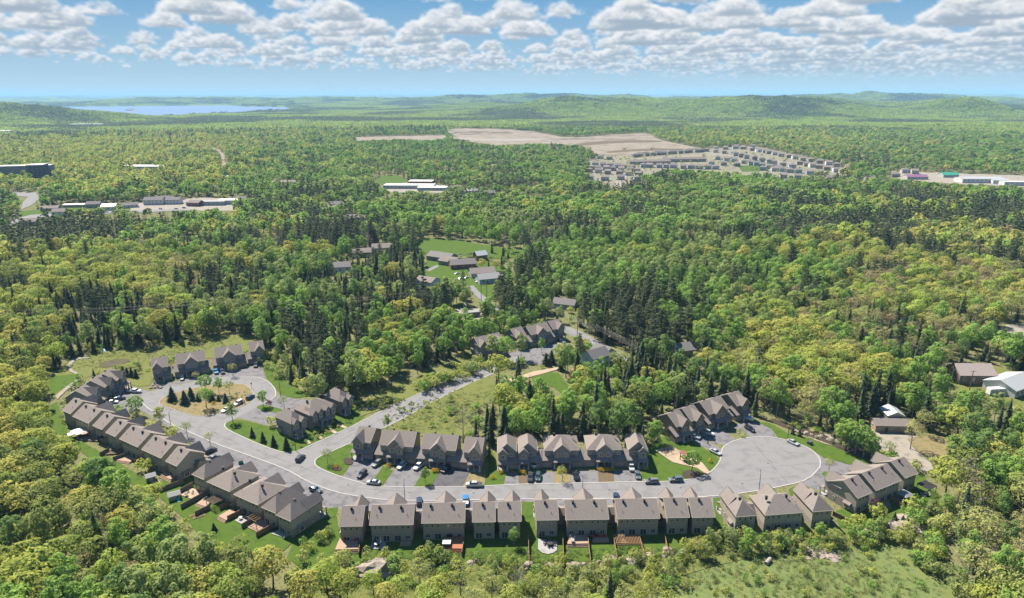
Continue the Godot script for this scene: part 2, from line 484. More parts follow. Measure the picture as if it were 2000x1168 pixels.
# what may not be overgrown
var near_mask := PackedByteArray()
var far_mask := PackedByteArray()
const NX := 420
const NZ := 240
const FX := 800
const FZ := 380
func clear_ground(poly: PackedVector2Array, grow := 0.0, how := 1) -> void:
	var q := poly
	if grow != 0.0:
		var r := Geometry2D.offset_polygon(poly, grow)
		if r.size():
			q = r[0]
	var lo := q[0]
	var hi := q[0]
	for p in q:
		lo = lo.min(p)
		hi = hi.max(p)
	for iz in range(maxi(0, int((lo.y + 560.0) / 2.0)), mini(NZ, int((hi.y + 560.0) / 2.0) + 1)):
		for ix in range(maxi(0, int((lo.x + 420.0) / 2.0)), mini(NX, int((hi.x + 420.0) / 2.0) + 1)):
			if Geometry2D.is_point_in_polygon(Vector2(ix * 2.0 - 419.0, iz * 2.0 - 559.0), q):
				near_mask[iz * NX + ix] = how if near_mask[iz * NX + ix] != 1 else 1
	for iz in range(maxi(0, int((lo.y + 2680.0) / 6.0)), mini(FZ, int((hi.y + 2680.0) / 6.0) + 1)):
		for ix in range(maxi(0, int((lo.x + 2400.0) / 6.0)), mini(FX, int((hi.x + 2400.0) / 6.0) + 1)):
			if Geometry2D.is_point_in_polygon(Vector2(ix * 6.0 - 2397.0, iz * 6.0 - 2677.0), q):
				far_mask[iz * FX + ix] = how if far_mask[iz * FX + ix] != 1 else 1

func is_clear(x: float, z: float) -> int: # 1: open to view, 2: built over but half hidden by the trees in front
	if z > -560.0 and z < -80.0 and absf(x) < 420.0:
		return near_mask[int((z + 560.0) / 2.0) * NX + int((x + 420.0) / 2.0)]
	if z > -2680.0 and z <= -400.0 and absf(x) < 2400.0:
		return far_mask[int((z + 2680.0) / 6.0) * FX + int((x + 2400.0) / 6.0)]
	return 0

# what grows where: polar map round the look-out, mixed from control points
var mixmap := []
const MA := 60
const MR := 44
func make_mixmap(ctrl: Array) -> void:
	var pts := []
	for c in ctrl:
		var p: Vector2 = c[0]
		var w := [0.0, 0.0, 0.0, 0.0, 0.0, 0.0]
		for i in String(c[1]).length():
			var idx := "MPBGSN".find(String(c[1])[i])
			w[idx] += 1.0
		var s := 0.0
		for q in w:
			s += q
		for i in 6:
			w[i] /= s
		pts.push_back([atan2(p.x, -p.y) * 7.0, log(p.length()) * 5.0, w])
	for ir in MR:
		for ia in MA:
			var a := deg_to_rad(-50.0 + 100.0 * ia / (MA - 1)) * 7.0
			var r := (log(110.0) + (log(2700.0) - log(110.0)) * ir / (MR - 1)) * 5.0
			var w := [0.0, 0.0, 0.0, 0.0, 0.0, 0.0]
			var s := 0.0
			for p in pts:
				var d: float = (p[0] - a) * (p[0] - a) + (p[1] - r) * (p[1] - r)
				var k := 1.0 / pow(d + 0.03, 1.8)
				s += k
				for i in 6:
					w[i] += p[2][i] * k
			var acc := 0.0
			var cum := PackedFloat32Array()
			for i in 6:
				acc += w[i] / s
				cum.push_back(acc)
			mixmap.push_back(cum)

func mix_at(a_deg: float, r: float) -> PackedFloat32Array:
	var ia := clampi(int(round((a_deg + 50.0) / 100.0 * (MA - 1))), 0, MA - 1)
	var ir := clampi(int(round((log(r) - log(110.0)) / (log(2700.0) - log(110.0)) * (MR - 1))), 0, MR - 1)
	return mixmap[ir * MA + ia]

func in_view(p: Vector3) -> bool:
	var q := cam_inv * p
	if q.z > -1.0:
		return false
	return absf(q.x / -q.z) < 0.755 and q.y / -q.z > -0.452 and q.y / -q.z < 0.44

func make_forest(ctrl: Array) -> void:
	make_mixmap(ctrl)
	var rng := RandomNumberGenerator.new()
	rng.seed = 4242
	var nz := FastNoiseLite.new()
	nz.seed = 5
	nz.frequency = 0.011
	nz.fractal_octaves = 2
	var near := [[], [], [], [], [], [], []]
	var far := [[], [], [], [], [], [], []]
	for band in [[100.0, 520.0, 5.4], [520.0, 1100.0, 6.6], [1100.0, 2620.0, 8.8]]:
		var s: float = band[2]
		var z := -float(band[1])
		while z < -20.0:
			var xm := minf(float(band[1]), maxf(-z, 70.0) * 1.08 + 50.0)
			var x := -xm
			while x < xm:
				var px := x + rng.randf_range(0.0, s)
				var pz := z + rng.randf_range(0.0, s)
				x += s
				var r := sqrt(px * px + pz * pz)
				if r < band[0] or r >= band[1] or is_clear(px, pz) > 0:
					continue
				var az := rad_to_deg(atan2(px, -pz))
				if absf(az) > 46.0:
					continue
				var w := mix_at(az + rng.randf_range(-1.2, 1.2), r * rng.randf_range(0.95, 1.05))
				# kinds grow in drifts
				var pick := clampf(nz.get_noise_2d(px * 0.9, pz * 0.9) * 0.95 + 0.5, 0.0, 0.999) * 0.46 + rng.randf() * 0.54
				pick = clampf((pick - 0.5) * 1.35 + 0.5, 0.0, 0.999)
				var kind := 0
				while kind < 5 and pick > w[kind]:
					kind += 1
				var k: Dictionary = kinds[kind]
				var sc := rng.randf_range(0.6, 1.3) * (1.0 + 0.22 * nz.get_noise_2d(px + 900.0, pz))
				if kind == SPRUCE:
					sc *= rng.randf_range(0.55, 1.05)
				if kind == MAPLE:
					sc *= 1.0 if s < 6.0 else 1.08
				# keep the sight line to open ground free: small growth only on its near side
				var u := Vector2(px, pz) / r
				var tall: float = 12.0 * sc if kind < 3 else 16.0 * sc
				var reach := tall * r / 125.0
				var blocked := 0
				for f in ([0.2, 0.45, 0.72] if r < 640.0 else [0.25, 0.5, 0.75, 0.92]):
					var what := is_clear(px + u.x * reach * f, pz + u.y * reach * f)
					if what == 1 or (what == 2 and f < 0.6):
						blocked += 1
				if blocked > 0:
					if rng.randf() < 0.42 or r > 700.0:
						continue
					kind = SHRUB
					k = kinds[kind]
					sc = rng.randf_range(0.8, 1.9)
				var t := Transform3D(turned(rng.randf() * TAU, Vector3(sc * rng.randf_range(0.9, 1.1), sc, sc * rng.randf_range(0.9, 1.1))), Vector3(px, height(px, pz) - 0.1, pz))
				var tn: int = clampi(int((nz.get_noise_2d(px * 0.7 + 300.0, pz * 0.7) * 0.9 + 0.5 + rng.randf_range(-0.35, 0.35)) * k.tints.size()), 0, k.tints.size() - 1)
				(near if r < 640.0 else far)[kind].push_back([r, t, tn, rng.randf_range(0.84, 1.16)])
				if s < 6.0 and rng.randf() < 0.16:
					var qx := px + rng.randf_range(-2.5, 2.5)
					var qz := pz + rng.randf_range(-2.5, 2.5)
					if is_clear(qx, qz) == 0:
						var s2 := rng.randf_range(0.6, 1.5)
						near[SHRUB].push_back([r, Transform3D(turned(rng.randf() * TAU, Vector3.ONE * s2), Vector3(qx, 0, qz)), rng.randi() % 4, 1.0])
			z += s
	for e in extra_far:
		(near if e[1][0] < 640.0 else far)[e[0]].push_back(e[1])
	for e in extra_shrubs:
		near[SHRUB].push_back(e)
	for kind in 7:
		var k: Dictionary = kinds[kind]
		var list: Array = near[kind]
		list.sort_custom(func(a, b): return a[0] < b[0])
		var singles := 0
		var rest := []
		for e in list:
			var t: Transform3D = e[1]
			var tall: float = 9.0 * t.basis.y.length() if kind != SHRUB else 1.5
			if singles < 296 and in_view(t.origin + Vector3(0, tall, 0)):
				var tn: int = e[2]
				var spot := where(t.origin.x, t.origin.z)
				var o := plant(kind, singles, k.tints[tn], t.origin, 0.0, Vector3.ONE, "%s%s %s %s" % ["small " if t.basis.y.length() < 0.8 else ("big " if t.basis.y.length() > 1.1 else ""), k.adj[tn], k.words, spot], "%ss %s" % [String(k.words), spot])
				o.transform = t
				singles += 1
			else:
				rest.push_back(e)
		var root := Node3D.new()
		root.name = k.mass
		add_child(root)
		tag(root, "mass of %ss covering the valley beyond the townhouses" % k.words if kind != SHRUB else "mass of leafy scrub along the edges of the woods", "woods" if kind != SHRUB else "scrub", "", "stuff")
		for lod in 2:
			var l: Array = rest if lod == 0 else far[kind]
			if l.is_empty():
				continue
			var mm := MultiMesh.new()
			mm.transform_format = MultiMesh.TRANSFORM_3D
			mm.use_colors = true
			mm.mesh = k.crown[0] if lod == 0 else k.far
			mm.instance_count = l.size()
			for i in l.size():
				mm.set_instance_transform(i, l[i][1])
				var c: Color = LEAF[k.tints[l[i][2]]]
				var f: float = l[i][3]
				mm.set_instance_color(i, Color(c.r * f, c.g * f, c.b * f))
			var mi := MultiMeshInstance3D.new()
			mi.name = "nearer_crowns" if lod == 0 else "farther_crowns"
			mi.multimesh = mm
			mi.material_override = M["leaf_any"]
			root.add_child(mi)
			mi.set_meta("kind", "stuff")
			if lod == 0 and kind != SHRUB:
				var m2 := MultiMesh.new()
				m2.transform_format = MultiMesh.TRANSFORM_3D
				m2.mesh = k.trunk[0]
				m2.instance_count = l.size()
				for i in l.size():
					m2.set_instance_transform(i, l[i][1])
				var ti := MultiMeshInstance3D.new()
				ti.name = "trunks"
				ti.multimesh = m2
				ti.material_override = M[k.bark]
				root.add_child(ti)
				ti.set_meta("kind", "stuff")

func lie(x: float, z: float) -> Basis: # tilt with the slope
	var n := Vector3(height(x - 20.0, z) - height(x + 20.0, z), 40.0, height(x, z - 20.0) - height(x, z + 20.0)).normalized()
	var r := Vector3(n.y, -n.x, 0).normalized()
	return Basis(r, n, r.cross(n))

# far canopy: patches of small crowns laid over the hills
func make_distant_forest() -> void:
	var rng := RandomNumberGenerator.new()
	rng.seed = 99
	var nz := FastNoiseLite.new()
	nz.seed = 77
	nz.frequency = 0.0011
	nz.fractal_octaves = 4
	var protos := []
	for p in 3:
		var m := MB.new()
		m.tint = true
		for i in 70:
			var c := Vector3(rng.randf_range(-32, 32), rng.randf_range(6.0, 9.5), rng.randf_range(-32, 32))
			var conifer := (p == 1 and rng.randf() < 0.85) or (p == 2 and rng.randf() < 0.4)
			var base: Color = LEAF[12 + rng.randi() % 3] if conifer else LEAF[[0, 1, 4, 5, 6, 3][rng.randi() % 6]]
			if conifer:
				base = base.lerp(LEAF[16], 0.4)
			for j in 6:
				var d := rnd_dir(rng)
				d.y = absf(d.y)
				var k := rng.randf_range(0.8, 1.2)
				var n2 := (d + rnd_dir(rng) * 0.3).normalized()
				var e := Vector3(2.2, 6.5, 2.2) if conifer else Vector3(4.4, 4.0, 4.4)
				leaf_card(m, c + d * e, n2, 2.0 if conifer else 2.7, rng)
				for q in 6:
					m.c[m.c.size() - 1 - q] = Color(base.r * k, base.g * k, base.b * k)
		protos.push_back(m.mesh())
	var lists := [[], [], []]
	var r := 2560.0
	while r < 11000.0:
		var step := 46.0 * (1.0 + maxf(0.0, r - 4000.0) / 6000.0)
		var n := int(deg_to_rad(86.0) * r / step)
		for i in n:
			var a := deg_to_rad(-43.0) + deg_to_rad(86.0) * (i + rng.randf()) / n
			var rr := r + rng.randf_range(-0.4, 0.4) * step
			var x := sin(a) * rr
			var z := -cos(a) * rr
			var h := height(x, z)
			if h < 2.0 and in_lake(x, z):
				continue
			if is_clear(x, z) > 0:
				continue
			var v := nz.get_noise_2d(x, z) + rng.randf_range(-0.12, 0.12)
			var kind := 0 if v > -0.02 else (2 if v > -0.17 else 1)
			var sc := step / 46.0
			lists[kind].push_back([Transform3D(lie(x, z) * turned(rng.randf() * TAU, Vector3(sc, 1.0 + (sc - 1.0) * 0.5, sc)), Vector3(x, h - 1.0, z)), rng.randf_range(0.8, 1.15)])
		r += step
	var root := Node3D.new()
	root.name = "distant_forest"
	add_child(root)
	tag(root, "unbroken forest over the far hills round the lake", "forest", "", "stuff")
	for p in 3:
		var mm := MultiMesh.new()
		mm.transform_format = MultiMesh.TRANSFORM_3D
		mm.use_colors = true
		mm.mesh = protos[p]
		mm.instance_count = lists[p].size()
		for i in lists[p].size():
			mm.set_instance_transform(i, lists[p][i][0])
			mm.set_instance_color(i, g(lists[p][i][1]))
		var mi := MultiMeshInstance3D.new()
		mi.name = ["broadleaf_stands", "conifer_stands", "mixed_stands"][p]
		mi.multimesh = mm
		mi.material_override = M["leaf_any"]
		root.add_child(mi)
		mi.set_meta("kind", "stuff")
	print("distant patches ", lists[0].size() + lists[1].size() + lists[2].size())

# ---------------------------------------------------------------- land and sky
var cam_inv := Transform3D()
var hill_noise := FastNoiseLite.new()
var hills := []
var lakes := []
var extra_shrubs := []
var extra_far := []

func in_lake(x: float, z: float) -> bool:
	for l in lakes:
		if Geometry2D.is_point_in_polygon(Vector2(x, z), l):
			return true
	return false

func smooth(a: float, b: float, x: float) -> float:
	var t := clampf((x - a) / (b - a), 0.0, 1.0)
	return t * t * (3.0 - 2.0 * t)

func height(x: float, z: float) -> float:
	var r := sqrt(x * x + z * z)
	var h := 0.0
	for k in hills:
		var dx: float = (x - k[0]) / k[2]
		var dz: float = (z - k[1]) / k[3]
		var d := dx * dx + dz * dz
		if d < 7.0:
			h += k[4] * exp(-d) * (1.0 + 0.32 * hill_noise.get_noise_2d(x * 5.0, z * 5.0))
	if r > 2500.0:
		var a := smooth(2500.0, 6000.0, r) * 16.0 + smooth(7000.0, 13000.0, r) * 30.0 + smooth(14000.0, 26000.0, r) * 58.0
		h += a * clampf(0.55 + 1.0 * hill_noise.get_noise_2d(x, z), 0.0, 2.0)
		if r < 9500.0 and in_lake(x, z):
			return -6.0
	return h

func make_land() -> void:
	hill_noise.seed = 31
	hill_noise.frequency = 0.00042
	hill_noise.fractal_octaves = 4
	var rings := [8.0]
	while rings[-1] < 34000.0:
		rings.push_back(rings[-1] * (1.06 if rings[-1] < 2000.0 else 1.022))
	var az := []
	var a := -180.0
	while a < 180.0:
		az.push_back(deg_to_rad(a))
		a += 0.5 if absf(a) < 46.0 else 4.0
	var m := MB.new()
	m.tint = true
	var tones := FastNoiseLite.new()
	tones.seed = 8
	tones.frequency = 0.0016
	tones.fractal_octaves = 5
	var prev := []
	for r in rings:
		var row := []
		for t in az:
			var x: float = sin(t) * r
			var z: float = -cos(t) * r
			row.push_back(Vector3(x, height(x, z) if r > 300.0 and absf(t) < 1.0 else 0.0, z))
		if prev:
			for i in az.size():
				var j := (i + 1) % az.size()
				var p: Vector3 = row[i]
				var v := tones.get_noise_2d(p.x, p.z)
				var far_k := smooth(2300.0, 4000.0, r)
				var near_c := Color(0.115, 0.12, 0.055)
				var far_c := Color(0.050, 0.085, 0.030).lerp(Color(0.125, 0.170, 0.040), smooth(-0.28, 0.12, v))
				m.col = near_c.lerp(far_c, far_k)
				m.quad(prev[i], prev[j], row[j], row[i])
		else:
			for i in az.size():
				m.col = Color(0.045, 0.05, 0.022)
				m.tri(Vector3.ZERO, row[(i + 1) % az.size()], row[i])
		prev = row
	var gm := mat("ground", Color(1, 1, 1), 1.0)
	gm.vertex_color_use_as_albedo = true
	gm.metallic_specular = 0.1
	gm.detail_enabled = true
	gm.detail_blend_mode = BaseMaterial3D.BLEND_MODE_MUL
	gm.detail_uv_layer = BaseMaterial3D.DETAIL_UV_2
	gm.detail_albedo = noise_tex([g(0.6), g(1.0), g(1.25)], 0.03, 3, 5)
	gm.uv2_triplanar = true
	gm.uv2_world_triplanar = true
	gm.uv2_scale = Vector3.ONE / 24.0
	var o := part("ground", m.mesh(), gm, self)
	tag(o, "forest floor and wooded hills reaching the horizon", "ground", "", "structure")

func sheet(called: String, label: String, poly: Array, y: float, m: String, cat := "ground", thick := 0.0, rounds := 0, kind := "structure", how := 1) -> MeshInstance3D:
	var q := PackedVector2Array(poly)
	for k in rounds:
		var r := PackedVector2Array()
		for i in q.size():
			var a := q[i]
			var b := q[(i + 1) % q.size()]
			r.push_back(a.lerp(b, 0.25))
			r.push_back(a.lerp(b, 0.75))
		q = r
	var b := MB.new()
	b.sheet(q, y, y - thick if thick > 0.0 else -99.0)
	var o := part(called, b.mesh(), M[m], self)
	tag(o, label, cat, "", kind)
	if how > 0:
		clear_ground(q, 0.6, how)
	return o

func round_poly(poly: Array, rounds := 2) -> PackedVector2Array:
	var q := PackedVector2Array(poly)
	for k in rounds:
		var r := PackedVector2Array()
		for i in q.size():
			r.push_back(q[i].lerp(q[(i + 1) % q.size()], 0.25))
			r.push_back(q[i].lerp(q[(i + 1) % q.size()], 0.75))
		q = r
	return q

func kerb(poly: Array, closed: bool, label: String, rounds := 2, w := 0.42, y := 0.11) -> void:
	var q := PackedVector2Array(poly)
	for k in rounds:
		var r := PackedVector2Array()
		if not closed:
			r.push_back(q[0])
		for i in (q.size() if closed else q.size() - 1):
			r.push_back(q[i].lerp(q[(i + 1) % q.size()], 0.25))
			r.push_back(q[i].lerp(q[(i + 1) % q.size()], 0.75))
		if not closed:
			r.push_back(q[-1])
		q = r
	var b := MB.new()
	var n := q.size()
	var l := []
	var rr := []
	for i in n:
		var p0 := q[(i - 1 + n) % n] if closed or i > 0 else q[i]
		var p1 := q[(i + 1) % n] if closed or i < n - 1 else q[i]
		var d := (p1 - p0).normalized()
		var s := Vector2(-d.y, d.x) * w * 0.5
		l.push_back(q[i] + s)
		rr.push_back(q[i] - s)
	for i in (n if closed else n - 1):
		var j := (i + 1) % n
		b.hexa([v3(l[i], 0.0), v3(l[j], 0.0), v3(rr[j], 0.0), v3(rr[i], 0.0), v3(l[i], y), v3(l[j], y), v3(rr[j], y), v3(rr[i], y)])
	var o := part("kerb", b.mesh(), M.kerb, self)
	tag(o, label, "kerb", "", "structure")

# clouds: a layer of fair-weather cumulus, marched through and shaded by its own thickness
var cn := FastNoiseLite.new()
var cd := FastNoiseLite.new()
var cw := FastNoiseLite.new()
const BASE := 1.25
const THICK := 0.36
func cloud_density(p: Vector3) -> float:
	var h := (p.y - BASE) / THICK
	if h < 0.0 or h > 1.0:
		return 0.0
	var dist := sqrt(p.x * p.x + p.z * p.z)
	# rounded heaps: cells of a worley field, gathered by a broader field
	var heap := -0.62 - cw.get_noise_2d(p.x * 100.0, p.z * 100.0)
	var cov := cn.get_noise_2d(p.x * 100.0, p.z * 100.0)
	var thr := 0.26 - 0.014 * clampf(p.x, -14.0, 16.0) + 1.2 * smooth(0.72, 1.35, dist / (42.0 + 34.0 * maxf(p.x / dist, 0.0) + 12.0 * minf(p.x / dist, 0.0)))
	var body := heap * 2.6 + cov * 0.85 - thr - h * h * 0.7 - smooth(0.05, 0.0, h) * 0.15
	if body < -0.3:
		return 0.0
	return clampf((body + cd.get_noise_3d(p.x * 100.0, p.y * 130.0, p.z * 100.0) * 0.46) * 5.0, 0.0, 1.0)

func sky_color(el: float, az: float, steps: int) -> Color:
	var s := sin(el)
	var k := clampf(s * 8.0, 0.0, 1.0)
	var c := Color(0.43, 0.575, 0.63).lerp(Color(0.14, 0.32, 0.53), pow(k, 0.8))
	c = c.lerp(Color(0.10, 0.24, 0.50), smooth(0.12, 0.9, s))
	if s < 0.012:
		return c
	var d := Vector3(sin(az) * cos(el), s, -cos(az) * cos(el))
	var t0 := BASE / s
	var t1 := (BASE + THICK) / s
	if t0 > 72.0:
		return c
	var dt := (t1 - t0) / steps
	var tr := 1.0
	var lum := Color(0, 0, 0)
	var jit := fposmod(sin(az * 9173.0 + el * 7919.0) * 4375.5, 1.0)
	for i in steps:
		var p := d * (t0 + (i + jit) * dt)
		var den := cloud_density(p)
		if den <= 0.01:
			continue
		var over := cloud_density(p + Vector3(-0.02, 0.06, 0.02)) + cloud_density(p + Vector3(-0.05, 0.14, 0.04)) + cloud_density(p + Vector3(-0.09, 0.25, 0.07))
		var lit := exp(-over * 1.5)
		var col := Color(0.29, 0.355, 0.425).lerp(Color(0.80, 0.79, 0.775), clampf(lit * 1.2, 0.0, 1.0))
		var a := 1.0 - exp(-den * dt * 6.0)
		lum += col * (tr * a)
		tr *= 1.0 - a
		if tr < 0.02:
			break
	var haze := smooth(8.0, 60.0, t0) * 0.6
	var cl := lum.lerp(c * (1.0 - tr), haze)
	return Color(cl.r + c.r * tr, cl.g + c.g * tr, cl.b + c.b * tr)

func make_sky_image() -> Image:
	cn.seed = 19
	cn.frequency = 0.0030
	cn.fractal_octaves = 2
	cn.fractal_gain = 0.45
	cw.seed = 41
	cw.noise_type = FastNoiseLite.TYPE_CELLULAR
	cw.cellular_distance_function = FastNoiseLite.DISTANCE_EUCLIDEAN
	cw.cellular_return_type = FastNoiseLite.RETURN_DISTANCE
	cw.frequency = 0.0066
	cw.fractal_type = FastNoiseLite.FRACTAL_NONE
	cw.domain_warp_enabled = true
	cw.domain_warp_amplitude = 42.0
	cw.domain_warp_frequency = 0.012
	cd.seed = 23
	cd.frequency = 0.026
	cd.fractal_octaves = 4
	cd.fractal_gain = 0.55
	var W := 4096
	var H := 2048
	var coarse := Image.create(512, 256, false, Image.FORMAT_RGB8)
	for y in 256:
		var el := PI * (0.5 - (y + 0.5) / 256.0)
		for x in 129:
			var az := (x - 64) / 256.0 * PI
			var c := sky_color(el, az, 14) if el > 0.0 else Color(0.20, 0.27, 0.26)
			c = Color(minf(c.r, 1.0), minf(c.g, 1.0), minf(c.b, 1.0)).linear_to_srgb()
			coarse.set_pixel(192 + x, y, c)
	for y in 256:
		for x in 512:
			var f := absi(posmod(x - 192, 256) - 128) # mirrored quarters, so that the sky closes on itself
			coarse.set_pixel(x, y, coarse.get_pixel(192 + 128 - f, y)) if x < 192 or x > 320 else null
	coarse.resize(W, H, Image.INTERPOLATE_BILINEAR)
	var rows := 108
	var fine := Image.create(513, rows, false, Image.FORMAT_RGB8)
	for y in rows:
		var el := PI * (0.5 - (H / 2 - rows + y + 0.5) / float(H))
		for x in 513:
			var az := (x - 256) / 1024.0 * PI
			var c := sky_color(el, az, 30)
			fine.set_pixel(x, y, Color(minf(c.r, 1.0), minf(c.g, 1.0), minf(c.b, 1.0)).linear_to_srgb())
	fine.resize(1026, rows, Image.INTERPOLATE_CUBIC)
	var flip: Image = fine.duplicate()
	flip.flip_x()
	for q in 4:
		var at := 2048 - 512 + q * 1024
		var src := fine if q % 2 == 0 else flip
		for y in rows:
			var k := smooth(0.0, 10.0, float(y))
			if k >= 1.0:
				coarse.blit_rect(src, Rect2i(1, y, 1024, rows - y), Vector2i(at % W, H / 2 - rows + y))
				break
			for x in 1024:
				var px := (at + x) % W
				coarse.set_pixel(px, H / 2 - rows + y, coarse.get_pixel(px, H / 2 - rows + y).lerp(src.get_pixel(x + 1, y), k))
		if at < W and at + 1024 > W:
			coarse.blit_rect(src, Rect2i(1 + W - at, 10, 1024 - (W - at), rows - 10), Vector2i(0, H / 2 - rows + 10))
	return coarse

# ---------------------------------------------------------------- houses
var shared := {}
func window_meshes(w: float, h: float) -> Array:
	var key := "win%.1f_%.1f" % [w, h]
	if not shared.has(key):
		var f := MB.new()
		var t := 0.09
		f.box(Vector3(-w / 2, 0, 0), Vector3(w / 2, t, 0.07))
		f.box(Vector3(-w / 2, h - t, 0), Vector3(w / 2, h, 0.07))
		f.box(Vector3(-w / 2, t, 0), Vector3(-w / 2 + t, h - t, 0.07))
		f.box(Vector3(w / 2 - t, t, 0), Vector3(w / 2, h - t, 0.07))
		if w > 0.9:
			f.box(Vector3(-0.04, t, 0), Vector3(0.04, h - t, 0.06))
		var p := MB.new()
		p.box(Vector3(-w / 2 + t, t, 0), Vector3(w / 2 - t, h - t, 0.025))
		shared[key] = [f.mesh(), p.mesh()]
	return shared[key]

func window(parent: Node3D, at: Vector3, turn: float, w: float, h: float, frame := "white", called := "window") -> void:
	var ms := window_meshes(w, h)
	var f := part(called, ms[0], M[frame], parent)
	f.position = at
	f.rotation.y = turn
	part("pane", ms[1], M.glass, f)

func door(parent: Node3D, at: Vector3, turn: float, w: float, h: float, m: String, called := "door", ribs := 0) -> void:
	var key := "door%.1f_%.1f_%d" % [w, h, ribs]
	if not shared.has(key):
		var b := MB.new()
		if ribs == 0:
			b.box(Vector3(-w / 2, 0, 0), Vector3(w / 2, h, 0.06))
		else:
			for i in ribs:
				b.box(Vector3(-w / 2, h * i / ribs + 0.02, 0), Vector3(w / 2, h * (i + 1) / ribs - 0.02, 0.07))
			b.box(Vector3(-w / 2, 0, 0), Vector3(w / 2, h, 0.03))
		shared[key] = b.mesh()
	var o := part(called, shared[key], M[m], parent)
	o.position = at
	o.rotation.y = turn
	if ribs:
		var k := "lites%.1f" % w
		if not shared.has(k):
			var b := MB.new()
			for i in 4:
				var x := -w / 2 + w * (i + 0.5) / 4
				b.box(Vector3(x - w * 0.09, 0, 0.0), Vector3(x + w * 0.09, 0.3, 0.085))
			shared[k] = b.mesh()
		var l := part("lites", shared[k], M.glass, o)
		l.position = Vector3(0, h * 0.8, 0)

func gable_roof(b: MB, cx: float, hw: float, z0: float, z1: float, eave: float, ridge: float, along_x: bool, t := 0.2) -> void:
	# ridge along z between z0 and z1 (or along x when along_x, with cx..: then hw is the half depth and z0, z1 are x limits)
	if along_x:
		b.slab(Vector3(z0, eave, cx + hw), Vector3(z1, eave, cx + hw), Vector3(z1, ridge, cx), Vector3(z0, ridge, cx), t)
		b.slab(Vector3(z1, eave, cx - hw), Vector3(z0, eave, cx - hw), Vector3(z0, ridge, cx), Vector3(z1, ridge, cx), t)
	else:
		b.slab(Vector3(cx - hw, eave, z0), Vector3(cx - hw, eave, z1), Vector3(cx, ridge, z1), Vector3(cx, ridge, z0), t)
		b.slab(Vector3(cx + hw, eave, z1), Vector3(cx + hw, eave, z0), Vector3(cx, ridge, z0), Vector3(cx, ridge, z1), t)

func hip_roof(b: MB, x0: float, x1: float, z0: float, z1: float, eave: float, ridge: float) -> void:
	var w := x1 - x0
	var d := z1 - z0
	var k := minf(w, d) / 2.0
	var A := Vector3(x0, eave, z1)
	var B := Vector3(x1, eave, z1)
	var C := Vector3(x1, eave, z0)
	var D := Vector3(x0, eave, z0)
	var P := Vector3(x0 + k, ridge, (z0 + z1) / 2.0)
	var Q := Vector3(x1 - k, ridge, (z0 + z1) / 2.0)
	if w < d:
		P = Vector3((x0 + x1) / 2.0, ridge, z1 - k)
		Q = Vector3((x0 + x1) / 2.0, ridge, z0 + k)
		b.tri(A, B, P)
		b.tri(C, D, Q)
		b.quad(B, C, Q, P)
		b.quad(D, A, P, Q)
	else:
		b.quad(A, B, Q, P)
		b.tri(B, C, Q)
		b.quad(C, D, P, Q)
		b.tri(D, A, P)
	b.box(Vector3(x0, eave - 0.2, z0), Vector3(x1, eave - 0.002, z1))

